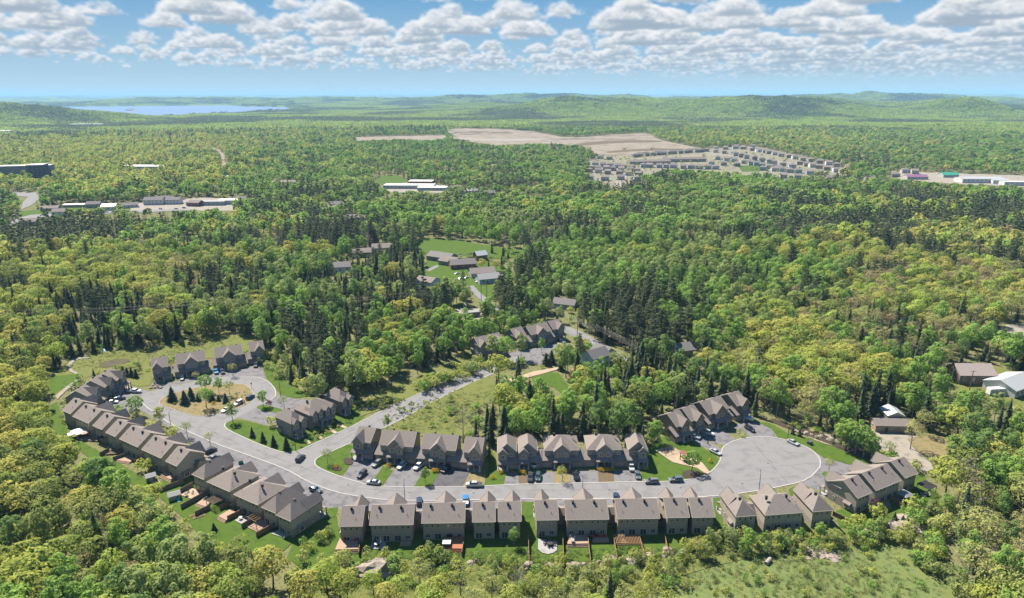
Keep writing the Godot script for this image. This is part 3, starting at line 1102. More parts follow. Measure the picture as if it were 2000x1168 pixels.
# A townhouse mass. Local +z is the street front, +x along the row. width is eave to eave.
func townhouse(at: Vector2, yaw: float, width: float, s: Dictionary, label: String, group: String) -> Node3D:
	var o := thing("townhouse", label, "house", v3(at), yaw, group)
	var D := float(s.get("depth", 10.5))
	var E := 6.1
	var R := float(s.get("ridge", 9.35))
	var ov := 0.4
	var hw := width / 2.0 - 0.35
	var hd := D / 2.0 - ov
	var siding: String = s.get("siding", "siding_taupe")
	var base: String = s.get("base", "stone")
	var roof: String = s.get("roof", "gable")
	var dbl := width > 9.0
	var side := float(s.get("side", 1.0))
	# walls
	var lower := MB.new()
	lower.box(Vector3(-hw, 0, -hd), Vector3(hw, 2.75, hd))
	part("stone_base", lower.mesh(), M[base], o)
	var up := MB.new()
	up.box(Vector3(-hw + 0.03, 2.75, -hd + 0.03), Vector3(hw - 0.03, E + 0.05, hd - 0.03))
	if roof == "gable":
		for sx in [-1.0, 1.0]:
			var x: float = sx * (hw - 0.03)
			var a := Vector3(x, E - 0.1, hd)
			var b2 := Vector3(x, E - 0.1, -hd)
			var c := Vector3(x, R - 0.28, 0)
			if sx > 0:
				up.tri(a, b2, c)
			else:
				up.tri(b2, a, c)
	if roof == "front_gable":
		up.tri(Vector3(-hw, E - 0.1, hd - 0.03), Vector3(hw, E - 0.1, hd - 0.03), Vector3(0, R - 0.28, hd - 0.03))
	# roof
	var rf := MB.new()
	var trim := MB.new()
	var W2 := width / 2.0
	if roof == "gable":
		gable_roof(rf, 0, D / 2, -W2, W2, E, R, true)
		for sx in [-1.0, 1.0]:
			for sz in [-1.0, 1.0]:
				trim.beam(Vector3(sx * (W2 + 0.03), E - 0.12, sz * D / 2), Vector3(sx * (W2 + 0.03), R - 0.12, 0), 0.06, 0.24)
	elif roof == "hip":
		hip_roof(rf, -W2, W2, -D / 2, D / 2, E, R)
	else:
		# ridge runs to the street, hipped at the back
		var zb := -D / 2
		var rz := zb + W2
		var A := Vector3(-W2, E, D / 2)
		var B := Vector3(W2, E, D / 2)
		rf.slab(Vector3(-W2, E, rz), A, Vector3(0, R, D / 2), Vector3(0, R, rz), 0.2)
		rf.slab(B, Vector3(W2, E, rz), Vector3(0, R, rz), Vector3(0, R, D / 2), 0.2)
		rf.tri(Vector3(W2, E, zb), Vector3(-W2, E, zb), Vector3(0, R, rz))
		rf.tri(Vector3(W2, E, rz), Vector3(W2, E, zb), Vector3(0, R, rz))
		rf.tri(Vector3(-W2, E, zb), Vector3(-W2, E, rz), Vector3(0, R, rz))
		rf.box(Vector3(-W2, E - 0.2, zb), Vector3(W2, E - 0.003, rz))
		for sx in [-1.0, 1.0]:
			trim.beam(Vector3(sx * W2, E - 0.1, D / 2 + 0.03), Vector3(0, R - 0.1, D / 2 + 0.03), 0.06, 0.3)
			trim.beam(Vector3(sx * (W2 + 0.03), E - 0.1, D / 2), Vector3(sx * (W2 + 0.03), E - 0.1, -D / 2), 0.06, 0.22)
	# eaves gutters along front and back
	if roof != "front_gable":
		trim.box(Vector3(-W2, E - 0.2, D / 2 + 0.002), Vector3(W2, E - 0.04, D / 2 + 0.1))
	trim.box(Vector3(-W2, E - 0.2, -D / 2 - 0.1), Vector3(W2, E - 0.04, -D / 2 - 0.002))
	# front cross gable over a shallow bay
	var proj := 1.3
	var zf := hd + proj
	var gs := []
	if roof == "front_gable":
		gs.push_back([side * (W2 - 1.9), 1.9, E + 1.75, 0.2])
	elif dbl:
		var goff := float(s.get("gable_off", 0.0))
		gs.push_back([goff, 3.1, R - float(s.get("gable_drop", 0.12)), 0.0])
		if s.get("small", false):
			gs.push_back([goff + 1.5, 1.55, E + 1.55, 0.55])
	else:
		gs.push_back([side * (W2 - 2.35), 2.35, R - float(s.get("gable_drop", 0.12)) - 0.25, 0.0])
	if s.get("twin", false):
		gs = []
		for tx in ([-4.3, -1.6, 1.6, 4.3] if dbl else [-1.5, 1.6]):
			gs.push_back([tx, 1.5 if absf(tx) > 3.0 or not dbl else 1.3, E + (1.75 if absf(tx) > 3.0 or tx < 0.0 else 1.4), 0.25 if tx > 0.0 else 0.0])
	for k in gs:
		var cx: float = k[0]
		var gw: float = k[1]
		var gr: float = k[2]
		var ex: float = k[3]
		var ze := zf + ex
		gable_roof(rf, cx, gw, 0.3, ze + 0.35, E - 0.02, gr, false)
		for sx in [-1.0, 1.0]:
			trim.beam(Vector3(cx + sx * (gw + 0.02), E - 0.12, ze + 0.38), Vector3(cx, gr - 0.1, ze + 0.38), 0.06, 0.3)
		up.box(Vector3(cx - gw + 0.35, 2.76, hd - 0.4), Vector3(cx + gw - 0.35, E + 0.02, ze))
		up.tri(Vector3(cx - gw + 0.1, E - 0.1, ze), Vector3(cx + gw - 0.1, E - 0.1, ze), Vector3(cx, gr - 0.25, ze))
	part("wall", up.mesh(), M[siding], o)
	var roof_part := part("roof", rf.mesh(), M[s.get("shingle", "shingle")], o)
	part("roof_trim", trim.mesh(), M.trim, o)
	# vents on the back slope
	var slope := (R - E) / (D / 2)
	var units := 2 if dbl else 1
	for i in units:
		var ux := (i - 0.5) * width * 0.5 if dbl else 0.0
		if not shared.has("vent"):
			var b := MB.new()
			b.box(Vector3(-0.28, -0.4, -0.28), Vector3(0.28, 0.62, 0.28))
			b.box(Vector3(-0.36, 0.62, -0.36), Vector3(0.36, 0.74, 0.36))
			shared["vent"] = b.mesh()
			var p := MB.new()
			p.tube(Vector3(0, -0.3, 0), Vector3(0, 0.55, 0), 0.07, 0.07, 6, true)
			shared["pipe"] = p.mesh()
		if roof != "front_gable":
			var v := part("roof_vent", shared["vent"], M.black, roof_part)
			v.position = Vector3(ux + width * 0.06, R - slope * 0.9, -0.9)
			var pz := -2.9 - fposmod(at.x * 0.37 + i, 1.0)
			var pp := part("vent_pipe", shared["pipe"], M.black, roof_part)
			pp.position = Vector3(ux - 1.3 + 2.6 * i, R - slope * -pz, pz)
	# back: upper windows, patio doors below
	for i in units:
		var ux := (i - 0.5) * width * 0.5 if dbl else 0.0
		for j in 3:
			window(o, Vector3(ux + (j - 1) * 1.65, 4.35, -hd + 0.03), PI, 0.8, 1.05, "trim" if j != 1 else "offwhite")
		var fl := 1.0 if i == 0 else -1.0
		window(o, Vector3(ux + fl * 1.5, 0.2, -hd), PI, 1.9, 2.1, "trim", "patio_door")
		window(o, Vector3(ux - fl * 1.4, 0.85, -hd), PI, 1.4, 1.35, "offwhite")
	# ends
	var ends := [-1.0, 1.0] if s.get("ends", 0) == 2 else ([float(s.end)] if s.has("end") else [])
	for sx in ends:
		window(o, Vector3(sx * (hw - 0.03), 4.3, 1.6), sx * PI / 2, 0.8, 1.1)
		window(o, Vector3(sx * hw, 1.2, 2.6), sx * PI / 2, 0.7, 1.0)
		var bx := MB.new()
		var x0: float = sx * hw
		bx.box(Vector3(minf(x0, x0 + sx * 0.55), 0.7, -3.4), Vector3(maxf(x0, x0 + sx * 0.55), 2.5, -1.2))
		part("bay", bx.mesh(), M[siding], o)
		var br := MB.new()
		if sx > 0:
			br.slab(Vector3(x0 + 0.9, 2.5, -1.0), Vector3(x0 + 0.9, 2.5, -3.6), Vector3(x0 - 0.05, 3.1, -3.6), Vector3(x0 - 0.05, 3.1, -1.0), 0.12)
		else:
			br.slab(Vector3(x0 - 0.9, 2.5, -3.6), Vector3(x0 - 0.9, 2.5, -1.0), Vector3(x0 + 0.05, 3.1, -1.0), Vector3(x0 + 0.05, 3.1, -3.6), 0.12)
		part("bay_roof", br.mesh(), M[s.get("shingle", "shingle")], o)
		window(o, Vector3(x0 + sx * 0.55, 0.95, -2.3), sx * PI / 2, 1.6, 1.35)
	# front: windows, garages, porch
	for i in units:
		var ux := (i - 0.5) * width * 0.5 if dbl else 0.0
		var out := (-1.0 if i == 0 else 1.0) if dbl else -side # towards the garage side
		if dbl or roof == "front_gable":
			var wx := ux + out * 1.9 if roof != "front_gable" else out * 1.1
			window(o, Vector3(wx, 4.0, hd - 0.03 if roof != "front_gable" else hd - 0.03), 0, 1.1, 1.3)
		else:
			window(o, Vector3(out * (W2 - 1.6), 4.2, hd - 0.03), 0, 1.0, 1.2)
	for k in gs:
		var two: bool = dbl and k[1] > 2.0
		for j in (2 if two else 1):
			window(o, Vector3(float(k[0]) + ((j - 0.5) * 2.3 if two else 0.0), 3.9, zf + k[3]), 0, 1.15, 1.5)
	for i in units:
		var out := (-1.0 if i == 0 else 1.0) if dbl else -side
		var gx := out * (W2 - 1.0) if not s.get("no_garage", false) else 0.0
		if s.get("no_garage", false):
			continue
		var z1 := hd + 1.4
		var gb := MB.new()
		gb.box(Vector3(gx - 2.15, 0, hd - 3.6), Vector3(gx + 2.15, 2.8, z1))
		gb.box(Vector3(gx - 2.1, 2.8, hd - 3.6), Vector3(gx + 2.1, 3.2, hd - 0.6))
		part("garage", gb.mesh(), M[siding], o)
		var gr := MB.new()
		gr.slab(Vector3(gx - 2.4, 2.85, z1 + 0.45), Vector3(gx + 2.4, 2.85, z1 + 0.45), Vector3(gx + 2.4, 5.0, hd - 2.6), Vector3(gx - 2.4, 5.0, hd - 2.6), 0.18)
		gr.slab(Vector3(gx + 2.4, 3.4, hd - 4.2), Vector3(gx - 2.4, 3.4, hd - 4.2), Vector3(gx - 2.4, 5.0, hd - 2.6), Vector3(gx + 2.4, 5.0, hd - 2.6), 0.18)
		part("garage_roof", gr.mesh(), M[s.get("shingle", "shingle")], o)
		for sx in [-2.1, 2.1]:
			var sd := MB.new()
			var P := Vector3(gx + sx, 2.8, z1 - 0.05)
			var Q := Vector3(gx + sx, 2.8, hd - 3.6)
			var T := Vector3(gx + sx, 4.72, hd - 2.6)
			sd.tri(P, Q, T)
			part("garage_gable", sd.mesh(), M[siding], o)
		door(o, Vector3(gx, 0.05, z1), 0, 3.1, 2.2, s.get("gdoor", "garage_door"), "garage_door", 4)
	# porch under the bay
	var pxs := [[gs[0][0], 3.0 if dbl else gs[0][1]]] if gs else []
	if s.get("twin", false) and dbl:
		pxs = [[0.0, 2.8]]
	for k in pxs:
		var cx: float = k[0]
		var pw: float = k[1]
		var pr := MB.new()
		pr.slab(Vector3(cx - pw, 2.75, zf + 1.7), Vector3(cx + pw, 2.75, zf + 1.7), Vector3(cx + pw, 3.45, zf - 0.05), Vector3(cx - pw, 3.45, zf - 0.05), 0.16)
		part("porch_roof", pr.mesh(), M[s.get("shingle", "shingle")], o)
		if not shared.has("post"):
			var b := MB.new()
			b.box(Vector3(-0.14, 0.9, -0.14), Vector3(0.14, 2.6, 0.14))
			b.box(Vector3(-0.26, 0, -0.26), Vector3(0.26, 0.9, 0.26))
			shared["post"] = b.mesh()
		for j in 3:
			var post := part("porch_post", shared["post"], M.offwhite if j != 1 else M[siding], o)
			post.position = Vector3(cx + (j - 1) * (pw - 0.35), 0.12, zf + 1.4)
		var fl := MB.new()
		fl.box(Vector3(cx - pw, 0, hd), Vector3(cx + pw, 0.16, zf + 1.75))
		part("porch_floor", fl.mesh(), M.paving, o)
		if dbl:
			for j in 2:
				door(o, Vector3(cx + (j - 0.5) * 1.8, 0.17, hd), 0, 0.95, 2.1, "door")
		else:
			door(o, Vector3(cx, 0.17, hd), 0, 0.95, 2.1, "door")
	var fp := PackedVector2Array()
	for q in [Vector2(-W2 - 1.5, -hd - 0.5), Vector2(W2 + 1.5, -hd - 0.5), Vector2(W2 + 1.5, hd + 3.5), Vector2(-W2 - 1.5, hd + 3.5)]:
		fp.push_back(at + Vector2(q.x * cos(yaw) + q.y * sin(yaw), -q.x * sin(yaw) + q.y * cos(yaw)))
	clear_ground(fp, 1.5)
	return o

# A plain detached house or hut: gable along x, or flat
func cottage(called: String, at: Vector2, yaw: float, w: float, d: float, e: float, r: float, wall: String, roof: String, label: String, group := "", rows := 1, cols := 3, cat := "house", y := 0.0, hipped := false) -> Node3D:
	var o := thing(called, label, cat, v3(at, y), yaw, group)
	var b := MB.new()
	var hw := w / 2.0
	var hd := d / 2.0
	b.box(Vector3(-hw, 0, -hd), Vector3(hw, e, hd))
	var f := MB.new()
	if r > e and hipped:
		hip_roof(f, -hw - 0.4, hw + 0.4, -hd - 0.4, hd + 0.4, e + 0.1, r)
	elif r > e:
		for sx in [-1.0, 1.0]:
			var x: float = sx * (hw - 0.01)
			if sx > 0:
				b.tri(Vector3(x, e, hd), Vector3(x, e, -hd), Vector3(x, r - 0.2, 0))
			else:
				b.tri(Vector3(x, e, -hd), Vector3(x, e, hd), Vector3(x, r - 0.2, 0))
		gable_roof(f, 0, hd + 0.45, -hw - 0.35, hw + 0.35, e - 0.05, r, true)
	else:
		f.box(Vector3(-hw - 0.15, e + 0.003, -hd - 0.15), Vector3(hw + 0.15, e + 0.35, hd + 0.15))
	part("wall", b.mesh(), M[wall], o)
	part("roof", f.mesh(), M[roof], o)
	var storey := e / rows
	for i in rows:
		for j in cols:
			var x := -hw + w * (j + 0.5) / cols
			var ww := minf(1.5, w / cols * 0.6)
			window(o, Vector3(x, storey * i + storey * 0.36, hd), 0, ww, storey * 0.42)
		if d > 5.0:
			for sx in [-1.0, 1.0]:
				window(o, Vector3(sx * hw, storey * i + storey * 0.36, 0), sx * PI / 2, 1.2, storey * 0.42)
	if cols < 4 and d > 2.5:
		door(o, Vector3(-hw + w * 0.5 / cols + w / cols * 0.5, 0.05, hd), 0, 0.95, minf(2.1, e * 0.8), "door")
	var fp := PackedVector2Array()
	for q in [Vector2(-hw, -hd), Vector2(hw, -hd), Vector2(hw, hd), Vector2(-hw, hd)]:
		fp.push_back(at + Vector2(q.x * cos(yaw) + q.y * sin(yaw), -q.x * sin(yaw) + q.y * cos(yaw)))
	clear_ground(fp, 2.0, 2 if at.length() > 560.0 and y != 0.35 else 1)
	return o

# ---------------------------------------------------------------- vehicles
func loft(b: MB, rows: Array) -> void: # rows of cross-sections along z; each an array of points going round counter-clockwise seen from +z
	for i in rows.size() - 1:
		var p: Array = rows[i]
		var q: Array = rows[i + 1]
		for j in p.size():
			var k := (j + 1) % p.size()
			b.quad(p[j], p[k], q[k], q[j])
	var a: Array = rows[0]
	for j in range(1, a.size() - 1):
		b.tri(a[0], a[j + 1], a[j])
	var z: Array = rows[-1]
	for j in range(1, z.size() - 1):
		b.tri(z[0], z[j], z[j + 1])

func section(z: float, w: float, y0: float, y1: float, top := 0.86) -> Array:
	return [Vector3(-w * 0.9, y0, z), Vector3(w * 0.9, y0, z), Vector3(w, y0 + (y1 - y0) * 0.35, z), Vector3(w * 0.97, y0 + (y1 - y0) * 0.75, z), Vector3(w * top, y1, z), Vector3(-w * top, y1, z), Vector3(-w * 0.97, y0 + (y1 - y0) * 0.75, z), Vector3(-w, y0 + (y1 - y0) * 0.35, z)]

var car_proto := {}
func car_prototype(kind: String) -> Dictionary:
	if car_proto.has(kind):
		return car_proto[kind]
	var L := 2.35
	var w := 0.93
	var body := MB.new()
	var cabin := MB.new()
	var roof := MB.new()
	var hood := 1.02
	match kind:
		"sedan":
			loft(body, [section(-2.35, 0.78, 0.42, 0.82), section(-2.1, 0.9, 0.28, 0.95), section(-1.0, w, 0.24, 0.98), section(0.9, w, 0.24, 0.96), section(2.0, 0.88, 0.28, 0.80), section(2.35, 0.72, 0.38, 0.66)])
			loft(cabin, [section(-1.75, 0.72, 0.92, 0.97), section(-0.95, 0.76, 0.92, 1.38, 0.8), section(0.25, 0.77, 0.92, 1.42, 0.8), section(1.15, 0.76, 0.9, 0.96)])
			loft(roof, [section(-0.98, 0.60, 1.37, 1.42), section(-0.3, 0.62, 1.40, 1.47), section(0.28, 0.60, 1.39, 1.44)])
		"suv":
			loft(body, [section(-2.3, 0.84, 0.45, 1.02), section(-2.15, 0.93, 0.34, 1.12), section(-0.8, 0.95, 0.30, 1.12), section(0.95, 0.95, 0.30, 1.10), section(2.0, 0.90, 0.34, 1.0), section(2.32, 0.78, 0.44, 0.84)])
			loft(cabin, [section(-2.22, 0.80, 1.05, 1.12), section(-1.95, 0.80, 1.05, 1.62, 0.84), section(0.2, 0.81, 1.05, 1.66, 0.84), section(1.12, 0.80, 1.03, 1.10)])
			loft(roof, [section(-2.08, 0.66, 1.6, 1.66), section(-1.0, 0.68, 1.64, 1.72), section(0.3, 0.66, 1.63, 1.68)])
		"pickup":
			L = 2.85
			loft(body, [section(-2.85, 0.94, 0.5, 0.72), section(-2.8, 0.97, 0.42, 1.18), section(-0.9, 0.98, 0.38, 1.20), section(1.3, 0.98, 0.38, 1.20), section(2.5, 0.94, 0.42, 1.10), section(2.85, 0.86, 0.5, 0.95)])
			loft(cabin, [section(-0.92, 0.84, 1.12, 1.2), section(-0.8, 0.84, 1.12, 1.74, 0.86), section(0.85, 0.84, 1.12, 1.78, 0.86), section(1.6, 0.83, 1.1, 1.18)])
			loft(roof, [section(-0.84, 0.72, 1.72, 1.78), section(0.0, 0.73, 1.76, 1.83), section(0.9, 0.71, 1.75, 1.8)])
	var wheel := MB.new()
	wheel.tube(Vector3(-0.11, 0, 0), Vector3(0.11, 0, 0), 0.35, 0.35, 12, true)
	var rim := MB.new()
	rim.tube(Vector3(-0.12, 0, 0), Vector3(0.12, 0, 0), 0.21, 0.21, 8, true)
	var lamp := MB.new()
	lamp.box(Vector3(-0.2, -0.08, -0.05), Vector3(0.2, 0.08, 0.05))
	var d := {"body": body.mesh(), "cabin": cabin.mesh(), "roof": roof.mesh(), "wheel": wheel.mesh(), "rim": rim.mesh(), "lamp": lamp.mesh(), "L": L, "w": w}
	if kind == "pickup":
		var bed := MB.new()
		bed.box(Vector3(-0.78, 1.17, -2.72), Vector3(0.78, 1.215, -0.98))
		d["bed"] = bed.mesh()
	car_proto[kind] = d
	return d

func car(kind: String, tail: Vector2, nose: Vector2, paint: String, label: String, group := "", bed := "black") -> void:
	var k := car_prototype(kind)
	var o := thing("parked_car" if kind != "pickup" else "pickup_truck", label, "car" if kind != "pickup" else "truck", v3((tail + nose) * 0.5, 0.045), heading(tail, nose), group)
	if not M.has("paint_" + paint):
		var cols := {"white": g(0.55), "silver": Color(0.34, 0.36, 0.38), "grey": Color(0.13, 0.135, 0.14), "dark": Color(0.035, 0.038, 0.044), "black": Color(0.012, 0.012, 0.013), "navy": Color(0.025, 0.04, 0.085), "blue": Color(0.03, 0.15, 0.33), "green": Color(0.03, 0.07, 0.065), "bluegrey": Color(0.08, 0.11, 0.14), "red": Color(0.25, 0.02, 0.02)}
		var m := mat("paint_" + paint, cols[paint], 0.3, 0.25)
		m.clearcoat_enabled = true
		m.clearcoat = 0.8
		m.clearcoat_roughness = 0.1
	var p: Material = M["paint_" + paint]
	part("body", k.body, p, o)
	part("windows", k.cabin, M.car_glass, o)
	part("roof", k.roof, p, o)
	if k.has("bed"):
		part("truck_bed", k.bed, M[bed], o)
	for sx in [-1.0, 1.0]:
		for sz in [-0.62, 0.60]:
			var w := part("wheel", k.wheel, M.tyre, o)
			w.position = Vector3(sx * 0.84, 0.35, sz * k.L)
			part("rim", k.rim, M.rim, w)
		var h := part("headlight", k.lamp, M.headlight, o)
		h.position = Vector3(sx * 0.56, 0.72 if kind == "sedan" else 0.88, k.L - 0.1)
		var t := part("taillight", k.lamp, M.taillight, o)
		t.position = Vector3(sx * 0.62, 0.8 if kind == "sedan" else 0.95, -k.L + 0.03)

# ---------------------------------------------------------------- street furniture and yard things
func street_lamp(at: Vector2, turn: float, label: String, h := 7.0) -> void:
	var o := thing("street_lamp", label, "street lamp", v3(at), turn, "street lamps along the estate road")
	var p := MB.new()
	p.tube(Vector3.ZERO, Vector3(0, 0.4, 0), 0.16, 0.13, 8)
	p.tube(Vector3(0, 0.4, 0), Vector3(0, h - 0.6, 0), 0.11, 0.08, 8)
	part("pole", p.mesh(), M.pole, o)
	var a := MB.new()
	var q := Vector3(0, h - 0.6, 0)
	for i in 4:
		var t := (i + 1) / 4.0
		var e := Vector3(0, h - 0.6 + 0.75 * sin(t * PI / 2), 1.5 * t)
		a.tube(q, e, 0.07, 0.065, 6)
		q = e
	part("arm", a.mesh(), M.pole, o)
	var l := MB.new()
	l.lump(Vector3(0, h + 0.1, 1.75), Vector3(0.2, 0.12, 0.4), RandomNumberGenerator.new(), 0.0, 8, 5)
	part("lamp_head", l.mesh(), M.pole, o)

func fence(a: Vector2, b: Vector2, m: String, label: String, h := 1.8) -> void:
	var o := thing("fence", label, "fence", v3(a), atan2(-(b.y - a.y), b.x - a.x))
	var l := a.distance_to(b)
	var n := maxi(1, int(round(l / 2.4)))
	var s := l / n
	var pm := MB.new()
	pm.box(Vector3(0.06, 0.08, -0.025), Vector3(s - 0.06, h - 0.1, 0.025))
	pm.box(Vector3(0.06, h - 0.1, -0.06), Vector3(s - 0.06, h - 0.02, 0.06))
	var pmesh := pm.mesh()
	var bm := MB.new()
	bm.box(Vector3(-0.06, 0, -0.06), Vector3(0.06, h + 0.06, 0.06))
	var post := bm.mesh()
	for i in n + 1:
		var q := part("post", post, M[m], o)
		q.position.x = i * s
		if i < n:
			var r := part("panel", pmesh, M[m], o)
			r.position.x = i * s

func deck(poly: Array, h: float, m: String, label: String, called := "deck", cat := "deck") -> void:
	h += 0.2
	var q := PackedVector2Array(poly)
	var c := Vector2.ZERO
	for p in q:
		c += p / q.size()
	var o := thing(called, label, cat, v3(c))
	var b := MB.new()
	var rel := PackedVector2Array()
	for p in q:
		rel.push_back(p - c)
	b.sheet(rel, h, 0.0)
	part("floor", b.mesh(), M[m], o)
	if h > 0.5:
		# steps along the edge nearest the garden (first edge)
		var st := MB.new()
		var d := (rel[1] - rel[0]).normalized()
		var out := Vector2(-d.y, d.x)
		if out.dot(rel[0]) < 0:
			out = -out
		for i in 2:
			var y := h * (2 - i) / 3.0
			var e0 := rel[0] + out * 0.32 * i
			var e1 := rel[1] + out * 0.32 * i
			var f0 := e0 + out * 0.32
			var f1 := e1 + out * 0.32
			var pr := PackedVector2Array([e0, e1, f1, f0])
			st.sheet(pr, y, 0.0)
		part("steps", st.mesh(), M[m], o)
	clear_ground(q, 1.0)

func table(at: Vector2, y: float, m: String, label: String, r := 0.6) -> void:
	var o := thing("patio_table", label, "table", v3(at, y + 0.2))
	var t := MB.new()
	t.tube(Vector3(0, 0.68, 0), Vector3(0, 0.73, 0), r, r, 12, true)
	part("tabletop", t.mesh(), M[m], o)
	for i in 4:
		var l := MB.new()
		var d := Vector3(cos(i * PI / 2 + 0.8), 0, sin(i * PI / 2 + 0.8)) * r * 0.7
		l.tube(d, d * 0.9 + Vector3(0, 0.68, 0), 0.03, 0.03, 4)
		part("leg", l.mesh(), M[m], o)

func chair(at: Vector2, y: float, turn: float, m: String, label: String, group := "") -> void:
	if not shared.has("chair"):
		var s := MB.new()
		s.box(Vector3(-0.28, 0.38, -0.28), Vector3(0.28, 0.45, 0.28))
		var b := MB.new()
		b.hexa([Vector3(-0.28, 0.45, -0.22), Vector3(0.28, 0.45, -0.22), Vector3(0.28, 0.45, -0.28), Vector3(-0.28, 0.45, -0.28), Vector3(-0.26, 1.0, -0.36), Vector3(0.26, 1.0, -0.36), Vector3(0.26, 1.0, -0.42), Vector3(-0.26, 1.0, -0.42)])
		var l := MB.new()
		l.box(Vector3(-0.03, 0, -0.03), Vector3(0.03, 0.38, 0.03))
		shared["chair"] = [s.mesh(), b.mesh(), l.mesh()]
	var k: Array = shared["chair"]
	var o := thing("garden_chair", label, "chair", v3(at, y + 0.2), turn, group)
	part("seat", k[0], M[m], o)
	part("backrest", k[1], M[m], o)
	for sx in [-1.0, 1.0]:
		for sz in [-1.0, 1.0]:
			part("leg", k[2], M[m], o).position = Vector3(sx * 0.24, 0, sz * 0.24)

func barbecue(at: Vector2, y: float, turn: float, label: String) -> void:
	var o := thing("barbecue", label, "barbecue", v3(at, y + 0.2), turn)
	var b := MB.new()
	b.box(Vector3(-0.5, 0.1, -0.3), Vector3(0.5, 0.85, 0.3))
	b.box(Vector3(-1.0, 0.82, -0.28), Vector3(-0.5, 0.87, 0.28))
	b.box(Vector3(0.5, 0.82, -0.28), Vector3(1.0, 0.87, 0.28))
	part("cabinet", b.mesh(), M.black, o)
	var l := MB.new()
	l.tube(Vector3(-0.5, 0.9, 0), Vector3(0.5, 0.9, 0), 0.3, 0.3, 10, true)
	part("lid", l.mesh(), M.dark_grey, o)

func parasol(at: Vector2, y: float, m: String, label: String, open: bool) -> void:
	var o := thing("parasol", label, "parasol", v3(at, y + 0.2))
	var p := MB.new()
	p.tube(Vector3.ZERO, Vector3(0, 2.5, 0), 0.04, 0.03, 6)
	part("pole", p.mesh(), M.offwhite, o)
	var c := MB.new()
	if open:
		for i in 8:
			var a := TAU * i / 8
			var b := TAU * (i + 1) / 8
			c.tri(Vector3(0, 2.6, 0), Vector3(cos(b) * 1.45, 2.1, sin(b) * 1.45), Vector3(cos(a) * 1.45, 2.1, sin(a) * 1.45))
			c.quad(Vector3(cos(a) * 1.45, 2.1, sin(a) * 1.45), Vector3(cos(b) * 1.45, 2.1, sin(b) * 1.45), Vector3(cos(b) * 1.45, 1.95, sin(b) * 1.45), Vector3(cos(a) * 1.45, 1.95, sin(a) * 1.45))
	else:
		c.tube(Vector3(0, 0.9, 0), Vector3(0, 1.3, 0), 0.2, 0.26, 8)
		c.tube(Vector3(0, 1.3, 0), Vector3(0, 2.6, 0), 0.26, 0.03, 8)
	part("canopy", c.mesh(), M[m], o)

func shed(at: Vector2, turn: float, w: float, d: float, wall: String, roof: String, label: String) -> void:
	var o := cottage("garden_shed", at, turn, w, d, 1.9, 2.6, wall, roof, label, "", 0, 1, "shed")
	door(o, Vector3(0.0, 0.05, d / 2 + 0.002), 0, 0.9, 1.7, "offwhite")

func gazebo(at: Vector2, turn: float, w: float, d: float, m: String, label: String) -> void:
	var o := thing("gazebo", label, "gazebo", v3(at), turn)
	var r := MB.new()
	var k := Vector3(0, 3.1, 0)
	var c := [Vector3(-w / 2, 2.2, d / 2), Vector3(w / 2, 2.2, d / 2), Vector3(w / 2, 2.2, -d / 2), Vector3(-w / 2, 2.2, -d / 2)]
	for i in 4:
		r.tri(c[i], c[(i + 1) % 4], k)
		var a: Vector3 = c[i]
		var b: Vector3 = c[(i + 1) % 4]
		r.quad(a - Vector3(0, 0.2, 0), b - Vector3(0, 0.2, 0), b, a)
	part("canopy", r.mesh(), M[m], o)
	for q in c:
		var p := MB.new()
		var x: Vector3 = (q as Vector3) * 0.95
		p.box(Vector3(x.x - 0.05, 0, x.z - 0.05), Vector3(x.x + 0.05, 2.15, x.z + 0.05))
		part("post", p.mesh(), M[m], o)

func pergola(at: Vector2, turn: float, w: float, d: float, h: float, m: String, n: int, label: String) -> void:
	var o := thing("pergola", label, "pergola", v3(at), turn)
	for sx in [-1.0, 1.0]:
		for sz in [-1.0, 1.0]:
			var p := MB.new()
			p.box(Vector3(sx * w / 2 - 0.07, 0, sz * d / 2 - 0.07), Vector3(sx * w / 2 + 0.07, h, sz * d / 2 + 0.07))
			part("post", p.mesh(), M[m], o)
	for sz in [-1.0, 1.0]:
		var b := MB.new()
		b.box(Vector3(-w / 2 - 0.2, h + 0.002, sz * d / 2 - 0.06), Vector3(w / 2 + 0.2, h + 0.2, sz * d / 2 + 0.06))
		part("beam", b.mesh(), M[m], o)
	for i in n:
		var x := -w / 2 + w * (i + 0.5) / n
		var b := MB.new()
		b.box(Vector3(x - 0.06, h + 0.203, -d / 2 - 0.3), Vector3(x + 0.06, h + 0.38, d / 2 + 0.3))
		part("rafter", b.mesh(), M[m], o)

func rock(at: Vector2, r: Vector3, seed_: int, label: String, m := "granite", sink := 0.35, group := "") -> void:
	var rng := RandomNumberGenerator.new()
	rng.seed = seed_
	var b := MB.new()
	b.lump(Vector3(0, r.y * (1.0 - sink) - r.y * 0.3, 0), r, rng, 0.24, 8, 6)
	var o := part("boulder", b.mesh(), M[m], self)
	o.position = v3(at)
	o.rotation.y = rng.randf() * TAU
	tag(o, label, "boulder", group)

